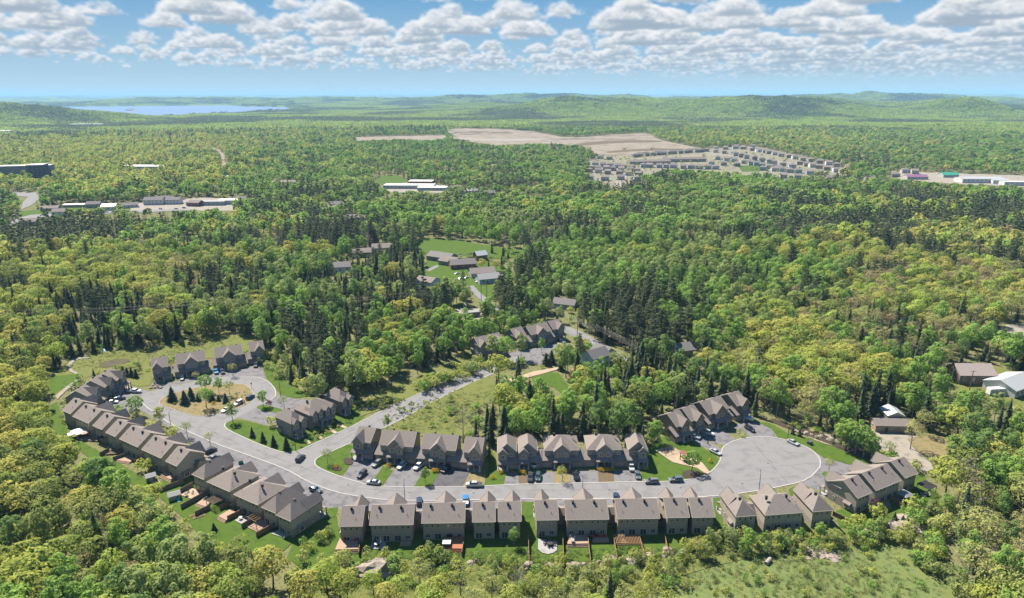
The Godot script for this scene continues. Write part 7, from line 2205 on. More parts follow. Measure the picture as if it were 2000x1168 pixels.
	part("stripe", st.mesh(), M.mid_grey, o)
	for x in [-0.6, 0.6]:
		for z in [-1.1, 1.1]:
			var w := MB.new()
			w.tube(Vector3(x, 0.35, z - 0.12), Vector3(x, 0.35, z + 0.12), 0.35, 0.35, 10, true)
			part("wheel", w.mesh(), M.tyre, o)

func boat(at: Vector2, turn: float, hull: String, cover: String, label: String, L: float) -> void:
	var o := thing("boat", label, "boat", v3(at, 0.03), turn)
	var h := MB.new()
	var l := L / 2.0
	loft(h, [[Vector3(-0.9, 0.9, -l), Vector3(0, 0.6, -l), Vector3(0.9, 0.9, -l), Vector3(1.05, 1.6, -l), Vector3(-1.05, 1.6, -l)], [Vector3(-0.9, 0.85, 0), Vector3(0, 0.5, 0), Vector3(0.9, 0.85, 0), Vector3(1.15, 1.65, 0), Vector3(-1.15, 1.65, 0)], [Vector3(-0.5, 1.0, l * 0.6), Vector3(0, 0.65, l * 0.6), Vector3(0.5, 1.0, l * 0.6), Vector3(0.85, 1.75, l * 0.6), Vector3(-0.85, 1.75, l * 0.6)], [Vector3(-0.04, 1.3, l), Vector3(0, 1.2, l), Vector3(0.04, 1.3, l), Vector3(0.06, 1.85, l), Vector3(-0.06, 1.85, l)]])
	part("hull", h.mesh(), M[hull], o)
	var c := MB.new()
	loft(c, [[Vector3(-1.0, 1.6, -l * 0.98), Vector3(1.0, 1.6, -l * 0.98), Vector3(0, 1.9, -l * 0.98)], [Vector3(-1.1, 1.66, -l * 0.1), Vector3(1.1, 1.66, -l * 0.1), Vector3(0, 2.35, -l * 0.1)], [Vector3(-0.8, 1.72, l * 0.5), Vector3(0.8, 1.72, l * 0.5), Vector3(0, 1.95, l * 0.5)]])
	part("cover", c.mesh(), M[cover], o)
	var t := MB.new()
	t.box(Vector3(-0.9, 0.38, -l * 0.8), Vector3(-0.8, 0.5, l * 0.7))
	t.box(Vector3(0.8, 0.38, -l * 0.8), Vector3(0.9, 0.5, l * 0.7))
	t.box(Vector3(-0.05, 0.38, l * 0.5), Vector3(0.05, 0.5, l * 1.25))
	t.box(Vector3(-0.9, 0.381, -0.3), Vector3(0.9, 0.499, -0.1))
	part("trailer", t.mesh(), M.steel, o)
	for s in [-1.0, 1.0]:
		var w := MB.new()
		w.tube(Vector3(s * 1.05, 0.33, -l * 0.2), Vector3(s * 1.25, 0.33, -l * 0.2), 0.33, 0.33, 10, true)
		part("wheel", w.mesh(), M.tyre, o)

func make_yards() -> void:
	# lamps
	street_lamp(Vector2(-133.7, -241.7), heading(Vector2(-133.7, -241.7), Vector2(-132.7, -250.9)), "street lamp on the lower left kerb of the loop")
	street_lamp(Vector2(-34.4, -190.5), heading(Vector2(-34.4, -190.5), Vector2(-35.2, -198.2)), "street lamp above the left end of the near row")
	street_lamp(Vector2(22.5, -192.0), heading(Vector2(22.5, -192.0), Vector2(23.2, -199.5)), "street lamp above the middle of the near row")
	street_lamp(Vector2(80.7, -195.9), heading(Vector2(80.7, -195.9), Vector2(83.0, -205.6)), "street lamp on the lower rim of the turning head")
	street_lamp(Vector2(-79.4, -223.8), heading(Vector2(-79.5, -223.8), Vector2(-75.5, -218.3)), "street lamp on the corner lawn at the road fork")
	street_lamp(Vector2(104.5, -232.7), heading(Vector2(104.5, -232.7), Vector2(99.6, -226.8)), "street lamp on the upper rim of the turning head")
	street_lamp(Vector2(-100.2, -270.8), heading(Vector2(-100.2, -270.8), Vector2(-106.8, -278.4)), "street lamp on the grass right of the loop")
	street_lamp(Vector2(-49.9, -260.0), heading(Vector2(-49.9, -260.0), Vector2(-47.4, -255.2)), "street lamp on the upper verge of the branch road")
	var o := thing("road_sign", "small sign on its post by the planted island", "sign", v3(Vector2(-115.7, -279.0), 0.1), 0.3)
	var b := MB.new()
	b.tube(Vector3.ZERO, Vector3(0, 2.6, 0), 0.05, 0.05, 6)
	part("post", b.mesh(), M.pole, o)
	b = MB.new()
	b.box(Vector3(-0.3, 2.0, 0.04), Vector3(0.3, 2.7, 0.08))
	part("plate", b.mesh(), M.dark_grey, o)
	# fences
	for f in [
		[Vector2(4.6, -171.2), Vector2(4.6, -157.8), "cedar", "wooden fence right of the leafy back garden, first of the near row"],
		[Vector2(14.7, -171.9), Vector2(14.1, -158.0), "cedar", "wooden fence right of the rounded stone patio"],
		[Vector2(22.0, -171.8), Vector2(21.6, -159.9), "cedar", "wooden fence right of the low timber deck"],
		[Vector2(29.5, -171.1), Vector2(29.1, -161.0), "cedar", "wooden fence left of the pergola joists"],
		[Vector2(37.0, -171.1), Vector2(37.0, -163.1), "cedar", "wooden fence right of the pergola joists"],
		[Vector2(44.6, -171.8), Vector2(43.8, -162.5), "cedar", "wooden fence left of the bushes behind the near row"],
		[Vector2(-44.2, -169.4), Vector2(-43.3, -163.4), "cedar", "short screen beside the leftmost big deck"],
		[Vector2(-14.1, -170.3), Vector2(-14.3, -163.3), "weathered_wood", "screen right of the red deck"],
		[Vector2(-98.1, -183.0), Vector2(-95.2, -186.9), "weathered_wood", "fence left of the low pavilion behind the hip roofs"],
		[Vector2(-91.9, -186.3), Vector2(-89.9, -188.9), "cedar", "short fence right of the low pavilion"],
		[Vector2(-87.2, -180.7), Vector2(-83.7, -184.9), "cedar", "fence beside the pale steps of the middle hip-roofed house"],
		[Vector2(-81.3, -176.7), Vector2(-78.3, -181.4), "weathered_wood", "upper fence of the yard with bare timber beams"],
		[Vector2(-75.4, -172.4), Vector2(-71.8, -177.2), "cedar", "lower fence of the yard with bare timber beams"],
		[Vector2(-117.2, -195.4), Vector2(-110.3, -201.7), "weathered_wood", "long weathered fence below the end of the long left row"],
		[Vector2(-108.6, -195.9), Vector2(-106.4, -199.9), "weathered_wood", "fence behind the round garden terrace"],
		[Vector2(-104.3, -186.9), Vector2(-99.4, -195.1), "weathered_wood", "fence below the round garden terrace"],
		[Vector2(-142.1, -216.3), Vector2(-138.1, -220.4), "weathered_wood", "dark fence behind the long left row, upper one"],
		[Vector2(-133.6, -214.4), Vector2(-131.5, -217.5), "cedar", "cedar fence behind the long left row"],
		[Vector2(-148.6, -219.4), Vector2(-147.4, -223.1), "weathered_wood", "short fence by the heap of soil"],
		[Vector2(125.3, -193.4), Vector2(131.6, -183.2), "cedar", "upper long fence behind the end townhouses"],
		[Vector2(121.8, -187.0), Vector2(126.2, -179.6), "cedar", "lower long fence behind the end townhouses"],
		[Vector2(121.2, -190.9), Vector2(122.4, -188.0), "cedar", "short fence beside the blue gazebo"],
		[Vector2(113.3, -185.5), Vector2(115.2, -181.8), "weathered_wood", "fence below the tyre in the end garden"],
		[Vector2(104.7, -179.6), Vector2(106.7, -177.8), "cedar", "short fence at the corner of the end garden"],
		[Vector2(98.9, -182.6), Vector2(101.6, -178.9), "cedar", "shrub-covered fence beside the leftmost end townhouse"],
		[Vector2(103.6, -177.3), Vector2(104.3, -173.8), "cedar", "reddish fence among the bushes below the end townhouses"],
	]:
		fence(f[0], f[1], f[2], f[3])
	# field fence posts by the branch road
	for i in 12:
		var p: Vector2 = (Vector2(-45.4, -242.6)).lerp(Vector2(-21.3, -272.5), i / 11.0)
		var m := MB.new()
		m.box(Vector3(-0.07, 0, -0.07), Vector3(0.07, 1.3, 0.07))
		var q: Node3D = part("fence_post", m.mesh(), M.pole_wood, self)
		q.position = v3(p)
		tag(q, "weathered post in the line beside the branch road", "post", "posts along the grass field")
	# decks and patios
	deck([Vector2(-50.5, -165.4), Vector2(-43.9, -165.6), Vector2(-45.0, -170.5), Vector2(-50.4, -170.5)], 0.9, "deck", "big pale timber deck with steps, leftmost of the near row")
	deck([Vector2(-41.1, -166.7), Vector2(-36.6, -166.9), Vector2(-36.8, -170.4), Vector2(-40.6, -170.4)], 0.12, "paving", "small grey stone patio left of the little deck", "patio", "patio")
	deck([Vector2(-32.6, -168.8), Vector2(-29.2, -169.0), Vector2(-29.6, -171.4), Vector2(-32.1, -171.4)], 0.5, "deck", "little square deck on the near row")
	deck([Vector2(-19.7, -165.9), Vector2(-14.0, -165.7), Vector2(-14.1, -171.5), Vector2(-20.1, -171.6)], 0.9, "red_deck", "red-stained deck with a hot tub behind the near row")
	deck([Vector2(7.5, -171.2), Vector2(13.0, -170.0), Vector2(12.7, -166.1), Vector2(11.6, -164.9), Vector2(10.0, -164.3), Vector2(8.4, -164.9), Vector2(7.3, -166.5)], 0.1, "paving", "rounded grey stone patio", "patio", "patio")
	deck([Vector2(15.8, -167.9), Vector2(21.9, -168.1), Vector2(22.1, -172.1), Vector2(16.3, -171.9)], 0.8, "deck", "wide timber deck between two fences")
	deck([Vector2(23.2, -169.5), Vector2(28.1, -169.7), Vector2(28.1, -171.9), Vector2(23.5, -171.9)], 0.3, "deck", "narrow deck with the red chairs")
	deck([Vector2(29.9, -168.3), Vector2(37.0, -168.5), Vector2(37.2, -172.1), Vector2(29.9, -171.9)], 0.06, "soil", "earth under the unfinished pergola joists", "yard", "yard")
	deck([Vector2(-108.2, -194.6), Vector2(-102.2, -191.6), Vector2(-101.6, -196.3), Vector2(-106.1, -198.5)], 0.12, "sand", "round pale terrace with dark sofas", "patio", "patio")
	deck([Vector2(-100.4, -189.0), Vector2(-96.8, -187.3), Vector2(-96.2, -189.9), Vector2(-99.4, -191.9)], 0.5, "deck", "small deck left of the low pavilion")
	deck([Vector2(-90.5, -181.9), Vector2(-87.3, -179.8), Vector2(-85.9, -184.3), Vector2(-88.5, -185.4)], 0.7, "deck", "pale deck with steps behind the middle hip roofs")
	deck([Vector2(-85.1, -180.6), Vector2(-80.5, -177.5), Vector2(-80.1, -181.6), Vector2(-83.2, -183.2)], 0.15, "paving", "grey patio below the pale deck", "patio", "patio")
	deck([Vector2(-80.5, -177.5), Vector2(-74.6, -173.9), Vector2(-72.1, -177.4), Vector2(-77.3, -181.6)], 0.15, "deck", "timbered yard floor under the bare beams")
	deck([Vector2(-71.6, -173.9), Vector2(-67.1, -172.0), Vector2(-64.7, -174.4), Vector2(-69.5, -176.9)], 0.12, "paving", "pale patio at the corner of the last hip-roofed house", "patio", "patio")
	deck([Vector2(-141.5, -216.4), Vector2(-135.3, -214.9), Vector2(-135.5, -219.2), Vector2(-140.9, -220.3)], 0.4, "deck", "pale deck behind the long left row")
	deck([Vector2(-120.0, -205.8), Vector2(-114.7, -202.5), Vector2(-114.2, -204.1), Vector2(-119.4, -207.4)], 0.7, "deck", "railed deck at the last house of the long left row")
	deck([Vector2(-147.2, -220.4), Vector2(-142.8, -221.1), Vector2(-142.8, -224.8), Vector2(-147.6, -226.3)], 0.3, "soil", "heap-covered bare earth yard", "yard", "yard")
	deck([Vector2(-164.6, -231.9), Vector2(-156.0, -230.3), Vector2(-156.8, -235.1), Vector2(-165.4, -238.0)], 0.3, "weathered_wood", "terrace crowded with white covers behind the long left row")
	deck([Vector2(111.6, -184.7), Vector2(119.2, -186.8), Vector2(120.1, -190.2), Vector2(114.5, -188.8)], 0.5, "weathered_wood", "dark deck with a sofa behind the end townhouses")
	deck([Vector2(121.2, -189.1), Vector2(127.0, -190.8), Vector2(127.8, -194.3), Vector2(124.1, -193.7)], 0.15, "paving", "grey patio under the blue gazebo", "patio", "patio")
	deck([Vector2(131.6, -192.2), Vector2(135.4, -193.1), Vector2(136.1, -195.1), Vector2(132.8, -194.6)], 0.3, "paving", "pale stone terrace with a dining set", "patio", "patio")
	# garden things
	pergola(Vector2(33.4, -169.0), -0.02, 7.4, 3.6, 1.5, "cedar", 17, "orange timber frame with many joists behind the near row")
	pergola(Vector2(-77.2, -179.5), heading(Vector2(-76.5, -174.9), Vector2(-72.9, -179.7)) + 0.0, 4.6, 4.6, 2.5, "cedar", 4, "bare new timber beams over the fenced yard")
	pergola(Vector2(-93.9, -188.2), heading(Vector2(-93.2, -189.0), Vector2(-91.2, -191.6)), 4.6, 3.4, 2.4, "weathered_wood", 9, "low brown pavilion behind the hip-roofed houses")
	pergola(Vector2(135.1, -195.4), 0.5, 4.6, 3.6, 2.6, "dark_grey", 12, "dark flat pavilion by the last end townhouse")
	gazebo(Vector2(125.8, -191.4), 0.5, 4.2, 3.6, "mid_grey", "grey-blue canvas gazebo between the long fences")
	gazebo(Vector2(-165.4, -235.1), -0.6, 5.6, 4.2, "white", "white canopy behind the long left row")
	shed(Vector2(-109.2, -192.8), 0.55, 3.2, 2.4, "offwhite", "mid_grey", "pale grey garden shed beside the round terrace")
	shed(Vector2(-122.4, -203.9), 0.6, 2.6, 2.4, "mid_grey", "mid_grey", "small grey plastic shed behind the long left row")
	parasol(Vector2(-38.0, -168.3), 0.12, "white", "closed white parasol on the small stone patio", false)
	parasol(Vector2(-162.1, -233.1), 0.3, "pink", "round pink parasol behind the long left row", true)
	parasol(Vector2(-166.8, -231.9), 0.3, "white", "round white parasol at the left of the crowded terrace", true)
	parasol(Vector2(-153.4, -229.9), 0.3, "black", "dark parasol behind the long left row", true)
	for e in [[Vector2(-48.8, -169.0), 0.9, "red", "red chair on the big pale deck, left one", 0.5], [Vector2(-45.8, -169.3), 0.9, "red", "red chair on the big pale deck, right one", -0.4], [Vector2(23.8, -171.2), 0.3, "red", "red chair at the left of the narrow deck", 0.4], [Vector2(25.7, -171.4), 0.3, "red", "red chair in the middle of the narrow deck", 0.0], [Vector2(27.0, -171.4), 0.3, "red", "red chair at the right of the narrow deck", -0.3],
		[Vector2(-39.8, -169.3), 0.12, "black", "dark chair left on the small stone patio", 0.6], [Vector2(-38.5, -167.8), 0.12, "black", "dark chair below on the small stone patio", 2.6], [Vector2(9.3, -168.4), 0.1, "black", "black chair left of the round patio table", 1.4], [Vector2(10.3, -167.5), 0.1, "black", "black chair below the round patio table, left one", 3.0], [Vector2(11.2, -167.5), 0.1, "black", "black chair below the round patio table, right one", 3.3], [Vector2(12.1, -168.1), 0.1, "black", "black chair right of the round patio table", -1.4], [Vector2(10.3, -169.3), 0.1, "black", "black chair above the round patio table, left one", 0.2], [Vector2(11.4, -169.3), 0.1, "black", "black chair above the round patio table, right one", -0.2],
		[Vector2(17.0, -170.2), 0.8, "steel", "grey chair on the wide timber deck, left one", 0.5], [Vector2(18.0, -169.8), 0.8, "steel", "grey chair on the wide timber deck, right one", -0.6], [Vector2(-30.3, -170.4), 0.5, "offwhite", "pale lounger chair on the little square deck", 0.8], [Vector2(8.5, -170.8), 0.1, "black", "black chair by the door of the rounded patio", 0.8],
		[Vector2(-106.2, -196.0), 0.12, "dark_grey", "dark garden sofa seat on the round terrace, left one", 0.3], [Vector2(-104.4, -195.1), 0.12, "dark_grey", "dark garden sofa seat on the round terrace, right one", -0.5]]:
		chair(e[0], e[1], e[4], e[2], e[3])
	table(Vector2(10.8, -168.4), 0.1, "black", "black table on the rounded stone patio", 0.9)
	table(Vector2(-39.3, -168.1), 0.12, "offwhite", "pale table on the small stone patio")
	table(Vector2(17.3, -168.8), 0.8, "steel", "round glass table on the wide timber deck")
	table(Vector2(-105.9, -194.0), 0.12, "dark_grey", "fire table on the round terrace")
	table(Vector2(133.7, -193.7), 0.3, "black", "dark dining table on the pale stone terrace", 0.9)
	table(Vector2(-83.4, -181.1), 0.15, "offwhite", "pale table on the grey patio")
	barbecue(Vector2(24.6, -172.1), 0.3, 0.0, "black barbecue on the narrow deck")
	barbecue(Vector2(-18.3, -171.1), 0.9, 0.0, "black barbecue on the red deck")
	barbecue(Vector2(-86.8, -185.4), 0.0, 0.6, "black barbecue beside the hip-roofed house")
	barbecue(Vector2(-98.4, -191.6), 0.0, 0.6, "black barbecue by the small deck")
	barbecue(Vector2(-70.7, -175.9), 0.0, 0.6, "black barbecue at the last hip-roofed house")
	# hot tub, spa cover, play things
	var tub := thing("hot_tub", "square hot tub with a pale lid on the red deck", "hot tub", v3(Vector2(-18.9, -167.6), 1.1))
	b = MB.new()
	b.box(Vector3(-1.15, 0, -1.1), Vector3(1.15, 0.85, 1.1))
	part("tub", b.mesh(), M.dark_grey, tub)
	b = MB.new()
	b.box(Vector3(-1.2, 0.853, -1.15), Vector3(1.2, 1.0, 1.15))
	part("lid", b.mesh(), M.offwhite, tub)
	for e in [[Vector2(-107.5, -191.6), "teal", "turquoise play slide beside the garden shed"], [Vector2(-65.3, -173.4), "teal", "turquoise kayak by the last hip-roofed house"], [Vector2(-207.7, -325.5), "blue", "bright blue play slide in the shaded meadow"]]:
		var s := thing("play_slide", e[2], "slide", v3(e[0]), 0.7)
		b = MB.new()
		b.hexa([Vector3(-0.35, 0.1, 1.2), Vector3(0.35, 0.1, 1.2), Vector3(0.35, 1.0, -0.8), Vector3(-0.35, 1.0, -0.8), Vector3(-0.35, 0.2, 1.2), Vector3(0.35, 0.2, 1.2), Vector3(0.35, 1.15, -0.8), Vector3(-0.35, 1.15, -0.8)])
		part("chute", b.mesh(), M[e[1]], s)
		b = MB.new()
		b.box(Vector3(-0.4, 0, -1.2), Vector3(0.4, 1.0, -0.82))
		part("ladder", b.mesh(), M[e[1]], s)
	for e in [[Vector2(-98.4, -183.8), Vector2(-97.2, -183.3)], [Vector2(-96.8, -182.7), Vector2(-95.4, -181.9)]]:
		var s := thing("raised_bed", "timber raised bed on the lawn, %s one" % ("left" if e[0] == Vector2(-98.4, -183.8) else "right"), "planter", v3(e[0]), 0.62)
		b = MB.new()
		b.box(Vector3(-1.7, 0, -0.55), Vector3(1.7, 0.3, 0.55))
		part("frame", b.mesh(), M.cedar, s)
		b = MB.new()
		b.box(Vector3(-1.55, 0.303, -0.42), Vector3(1.55, 0.33, 0.42))
		part("earth", b.mesh(), M.soil, s)
	# swings on the playground
	var sw := thing("swing_set", "metal swing frame on the sandy playground", "swing set", v3(Vector2(57.3, -221.7), 0.25), 0.5)
	for x in [-3.0, 0.0, 3.0]:
		for z in [-1.0, 1.0]:
			b = MB.new()
			b.tube(Vector3(x, 0, z * 1.2), Vector3(x, 2.8, 0), 0.07, 0.07, 6)
			part("leg", b.mesh(), M.pole, sw)
	b = MB.new()
	b.tube(Vector3(-3.1, 2.8, 0), Vector3(3.1, 2.8, 0), 0.08, 0.08, 6)
	part("crossbar", b.mesh(), M.pole, sw)
	for x in [-2.0, -1.0, 1.0, 2.0]:
		b = MB.new()
		b.tube(Vector3(x - 0.2, 0.6, 0), Vector3(x - 0.2, 2.8, 0), 0.02, 0.02, 4)
		b.tube(Vector3(x + 0.2, 0.6, 0), Vector3(x + 0.2, 2.8, 0), 0.02, 0.02, 4)
		b.box(Vector3(x - 0.24, 0.55, -0.12), Vector3(x + 0.24, 0.6, 0.12))
		part("swing_seat", b.mesh(), M.black, sw)
	var pf := thing("climbing_frame", "brown timber climbing frame on the playground", "climbing frame", v3(Vector2(61.1, -215.9), 0.25), 0.5)
	for x in [-1.0, 1.0]:
		for z in [-1.0, 1.0]:
			b = MB.new()
			b.box(Vector3(x - 0.1, 0, z - 0.1), Vector3(x + 0.1, 2.9, z + 0.1))
			part("post", b.mesh(), M.soil, pf)
	b = MB.new()
	b.box(Vector3(-1.1, 1.3, -1.1), Vector3(1.1, 1.45, 1.1))
	part("platform", b.mesh(), M.soil, pf)
	b = MB.new()
	gable_roof(b, 0, 1.3, -1.3, 1.3, 2.8, 3.5, false, 0.08)
	part("roof", b.mesh(), M.brick_red, pf)
	b = MB.new()
	b.hexa([Vector3(-0.4, 0.1, 3.6), Vector3(0.4, 0.1, 3.6), Vector3(0.4, 1.3, 1.1), Vector3(-0.4, 1.3, 1.1), Vector3(-0.4, 0.2, 3.6), Vector3(0.4, 0.2, 3.6), Vector3(0.4, 1.42, 1.1), Vector3(-0.4, 1.42, 1.1)])
	part("slide", b.mesh(), M.brick_red, pf)
	# transformer boxes, bins
	for e in [[Vector2(-96.2, -214.8), "green transformer box on the verge by the hip-roofed houses", "green_roof"], [Vector2(110.7, -227.6), "dark utility box on the curved lawn", "dark_grey"]]:
		var t := thing("utility_box", e[1], "utility box", v3(e[0], 0.08), 0.5)
		b = MB.new()
		b.box(Vector3(-0.75, 0, -0.65), Vector3(0.75, 1.1, 0.65))
		part("cabinet", b.mesh(), M[e[2]], t)
		b = MB.new()
		b.box(Vector3(-0.8, 1.102, -0.7), Vector3(0.8, 1.18, 0.7))
		part("lid", b.mesh(), M.dark_grey, t)
	var drum := thing("old_culvert", "old concrete pipe lying in the meadow", "pipe", v3(Vector2(71.0, -160.5), 0.1), 0.8)
	b = MB.new()
	b.tube(Vector3(-1.4, 0.55, 0), Vector3(1.4, 0.55, 0), 0.6, 0.6, 12, true)
	part("barrel", b.mesh(), M.stone, drum)
	# people
	person(Vector2(-114.0, -263.0), 1.2, "cloth_dark", "cloth_dark", "person in dark clothes standing behind the white car", 0.4)
	person(Vector2(-112.9, -263.2), -1.4, "cloth_blue", "cloth_dark", "person in blue standing behind the navy car", -0.3)
	person(Vector2(72.8, -227.7), 0.6, "cloth_dark", "cloth_dark", "person in dark clothes on the driveway below the silver van", 0.5)
	person(Vector2(75.9, -229.3), -0.8, "cloth_blue", "cloth_dark", "person in blue on the dry strip between the driveways", -0.4)
	# rocks along the ledge
	var rng := RandomNumberGenerator.new()
	rng.seed = 71
	for e in [[Vector2(-37.2, -157.1), 6.0, 2.6], [Vector2(-39.6, -155.0), 4.0, 1.8], [Vector2(-34.3, -156.2), 3.2, 1.4], [Vector2(-33.4, -161.8), 2.4, 1.2], [Vector2(-32.4, -159.6), 1.8, 0.9]]:
		rock(e[0], Vector3(e[1], e[2], e[1] * 0.6), rng.randi(), "%s in the pink granite outcrop below the near row" % ["largest domed slab", "lower left slab", "right-hand slab", "top boulder", "small boulder"][int(rng.randi() % 1) + [6.0, 4.0, 3.2, 2.4, 1.8].find(e[1])])
	var ledge := [Vector2(-17.3, -161.3), Vector2(-5.8, -160.4), Vector2(5.5, -159.5), Vector2(12.6, -159.2), Vector2(18.2, -159.4), Vector2(24.0, -160.1), Vector2(28.5, -162.0), Vector2(32.2, -162.4), Vector2(37.6, -164.4), Vector2(43.5, -165.1), Vector2(48.0, -165.5), Vector2(49.9, -164.4)]
	for i in ledge.size() - 1:
		for j in 3:
			var p: Vector2 = (ledge[i] as Vector2).lerp(ledge[i + 1], (j + rng.randf() * 0.9) / 3.0) + Vector2(rng.randf_range(-0.8, 0.8), rng.randf_range(-1.0, 1.6))
			var r := rng.randf_range(0.45, 1.5)
			rock(p, Vector3(r * rng.randf_range(0.9, 1.6), r * rng.randf_range(0.5, 0.8), r), rng.randi(), "pale granite boulder in the ledge below the near gardens", "granite", 0.35, "boulders along the rock ledge")
	for i in 26:
		var p: Vector2 = (Vector2(83.3, -164.5)).lerp(Vector2(92.1, -163.1), rng.randf()) + Vector2(rng.randf_range(-2, 2), rng.randf_range(-2.2, 2.2))
		var r := rng.randf_range(0.5, 1.5)
		rock(p, Vector3(r * 1.5, r * 0.4, r), rng.randi(), "flat pale slab in the rock patch at the top of the meadow", "granite", 0.5, "slabs at the top of the meadow")
	for e in [[Vector2(119.7, -177.8), 4.5, 1.5], [Vector2(115.6, -175.8), 3.5, 1.3], [Vector2(122.9, -179.3), 2.4, 1.0], [Vector2(104.6, -173.8), 2.0, 1.4]]:
		rock(e[0], Vector3(e[1], e[2], e[1] * 0.6), rng.randi(), "%s granite outcrop at the end garden" % ["broadest", "second broad", "smaller upper", "upright left"][[4.5, 3.5, 2.4, 2.0].find(e[1])])
	for i in 12:
		var p: Vector2 = (Vector2(111.1, -238.9)).lerp(Vector2(121.8, -227.5), i / 11.0) + Vector2(rng.randf_range(-2, 2), rng.randf_range(-2, 2))
		rock(p, Vector3(1.0, 0.6, 0.9) * rng.randf_range(0.6, 1.3), rng.randi(), "pale boulder on the granite above the curved lawn", "granite", 0.35, "boulders above the curved lawn")
	for i in 14:
		var p: Vector2 = (Vector2(-160.7, -280.8)).lerp(Vector2(-156.3, -281.4), rng.randf()) + Vector2(rng.randf_range(-1, 1), rng.randf_range(-2, 2))
		rock(p, Vector3(0.8, 0.5, 0.7) * rng.randf_range(0.6, 1.3), rng.randi(), "pale rock in the rockery by the upper forecourt", "granite", 0.35, "rocks in the rockery")
	for i in 12:
		var p: Vector2 = (Vector2(-63.7, -257.6)).lerp(Vector2(-49.5, -261.5), rng.randf()) + Vector2(rng.randf_range(-2, 2), rng.randf_range(-2, 2))
		rock(p, Vector3(0.9, 0.6, 0.8) * rng.randf_range(0.6, 1.3), rng.randi(), "pale rock on the bank above the branch road", "granite", 0.35, "rocks above the branch road")
	for i in 9:
		var p: Vector2 = (Vector2(-143.1, -266.4)).lerp(Vector2(-118.8, -274.1), rng.randf()) + Vector2(rng.randf_range(-3, 3), rng.randf_range(-3, 3))
		rock(p, Vector3(0.7, 0.4, 0.6) * rng.randf_range(0.6, 1.3), rng.randi(), "small rock on the planted island", "granite", 0.3, "rocks on the planted island")
	# power lines
	var a1 := power_pole(Vector2(34.5, -340.7), 1.0, 12.0, "power pole left of the side street", 2)
	var a2 := power_pole(Vector2(46.0, -323.3), 1.0, 12.5, "power pole right of the side street", 2)
	var a0 := power_pole(Vector2(12.3, -390.8), 1.0, 11.5, "power pole hidden behind the far townhouses", 2)
	var a3 := power_pole(Vector2(68.2, -290.0), 1.0, 12.0, "power pole in the trees right of the side street", 2)
	wires(a0, a1, 0.8, "wire of the power line over the side street, far span", "wires over the side street")
	wires(a1, a2, 0.6, "wire of the power line over the side street, middle span", "wires over the side street")
	wires(a2, a3, 0.9, "wire of the power line over the side street, near span", "wires over the side street")
	var t0 := power_pole(Vector2(-274.7, -323.0), 1.45, 24.0, "tall pole beyond the left edge", 2)
	var t1 := power_pole(Vector2(-154.1, -338.7), 1.45, 24.0, "tall power pole in the dark spruces behind the upper left townhouses", 2)
	var t2 := power_pole(Vector2(-47.3, -361.1), 1.2, 22.0, "tall power pole left of the substation", 2)
	wires(t0, t1, 3.0, "wire strung across the dark woods on the left", "wires across the left woods")
	wires(t1, t2, 3.0, "wire strung across the middle woods", "wires across the middle woods")
	var s1 := power_pole(Vector2(-15.8, -410.0), 0.6, 12.0, "power pole beside the wooded street", 1)
	var s2 := power_pole(Vector2(-19.4, -412.2), 0.6, 11.0, "second power pole beside the wooded street", 1)
	wires(s2, s1, 0.2, "short wire between the poles of the wooded street", "wires on the wooded street")
	for e in [[Vector2(216.4, -320.2), "power pole in the woods near the right edge"], [Vector2(199.9, -274.1), "service pole in front of the old rusty-roofed house"], [Vector2(104.1, -232.1), "slim pole by the curved lawn"]]:
		if e[1] != "slim pole by the curved lawn":
			power_pole(e[0], 0.2, 10.0, e[1], 1)
	var kiosk := thing("substation", "fenced grey transformers in the gravel substation yard", "substation", v3(Vector2(-22.6, -381.1)), 0.3)
	b = MB.new()
	b.box(Vector3(-3.5, 0, -2), Vector3(3.5, 3.2, 2))
	part("transformer", b.mesh(), M.mid_grey, kiosk)
	for x in [-5.0, 5.0]:
		b = MB.new()
		b.beam(Vector3(x, 0, -3), Vector3(x, 8, -3), 0.3, 0.3)
		b.beam(Vector3(x, 8, -3.2), Vector3(x, 8, 3.2), 0.3, 0.3)
		b.beam(Vector3(x, 0, 3), Vector3(x, 8, 3), 0.3, 0.3)
		part("gantry", b.mesh(), M.steel, kiosk)

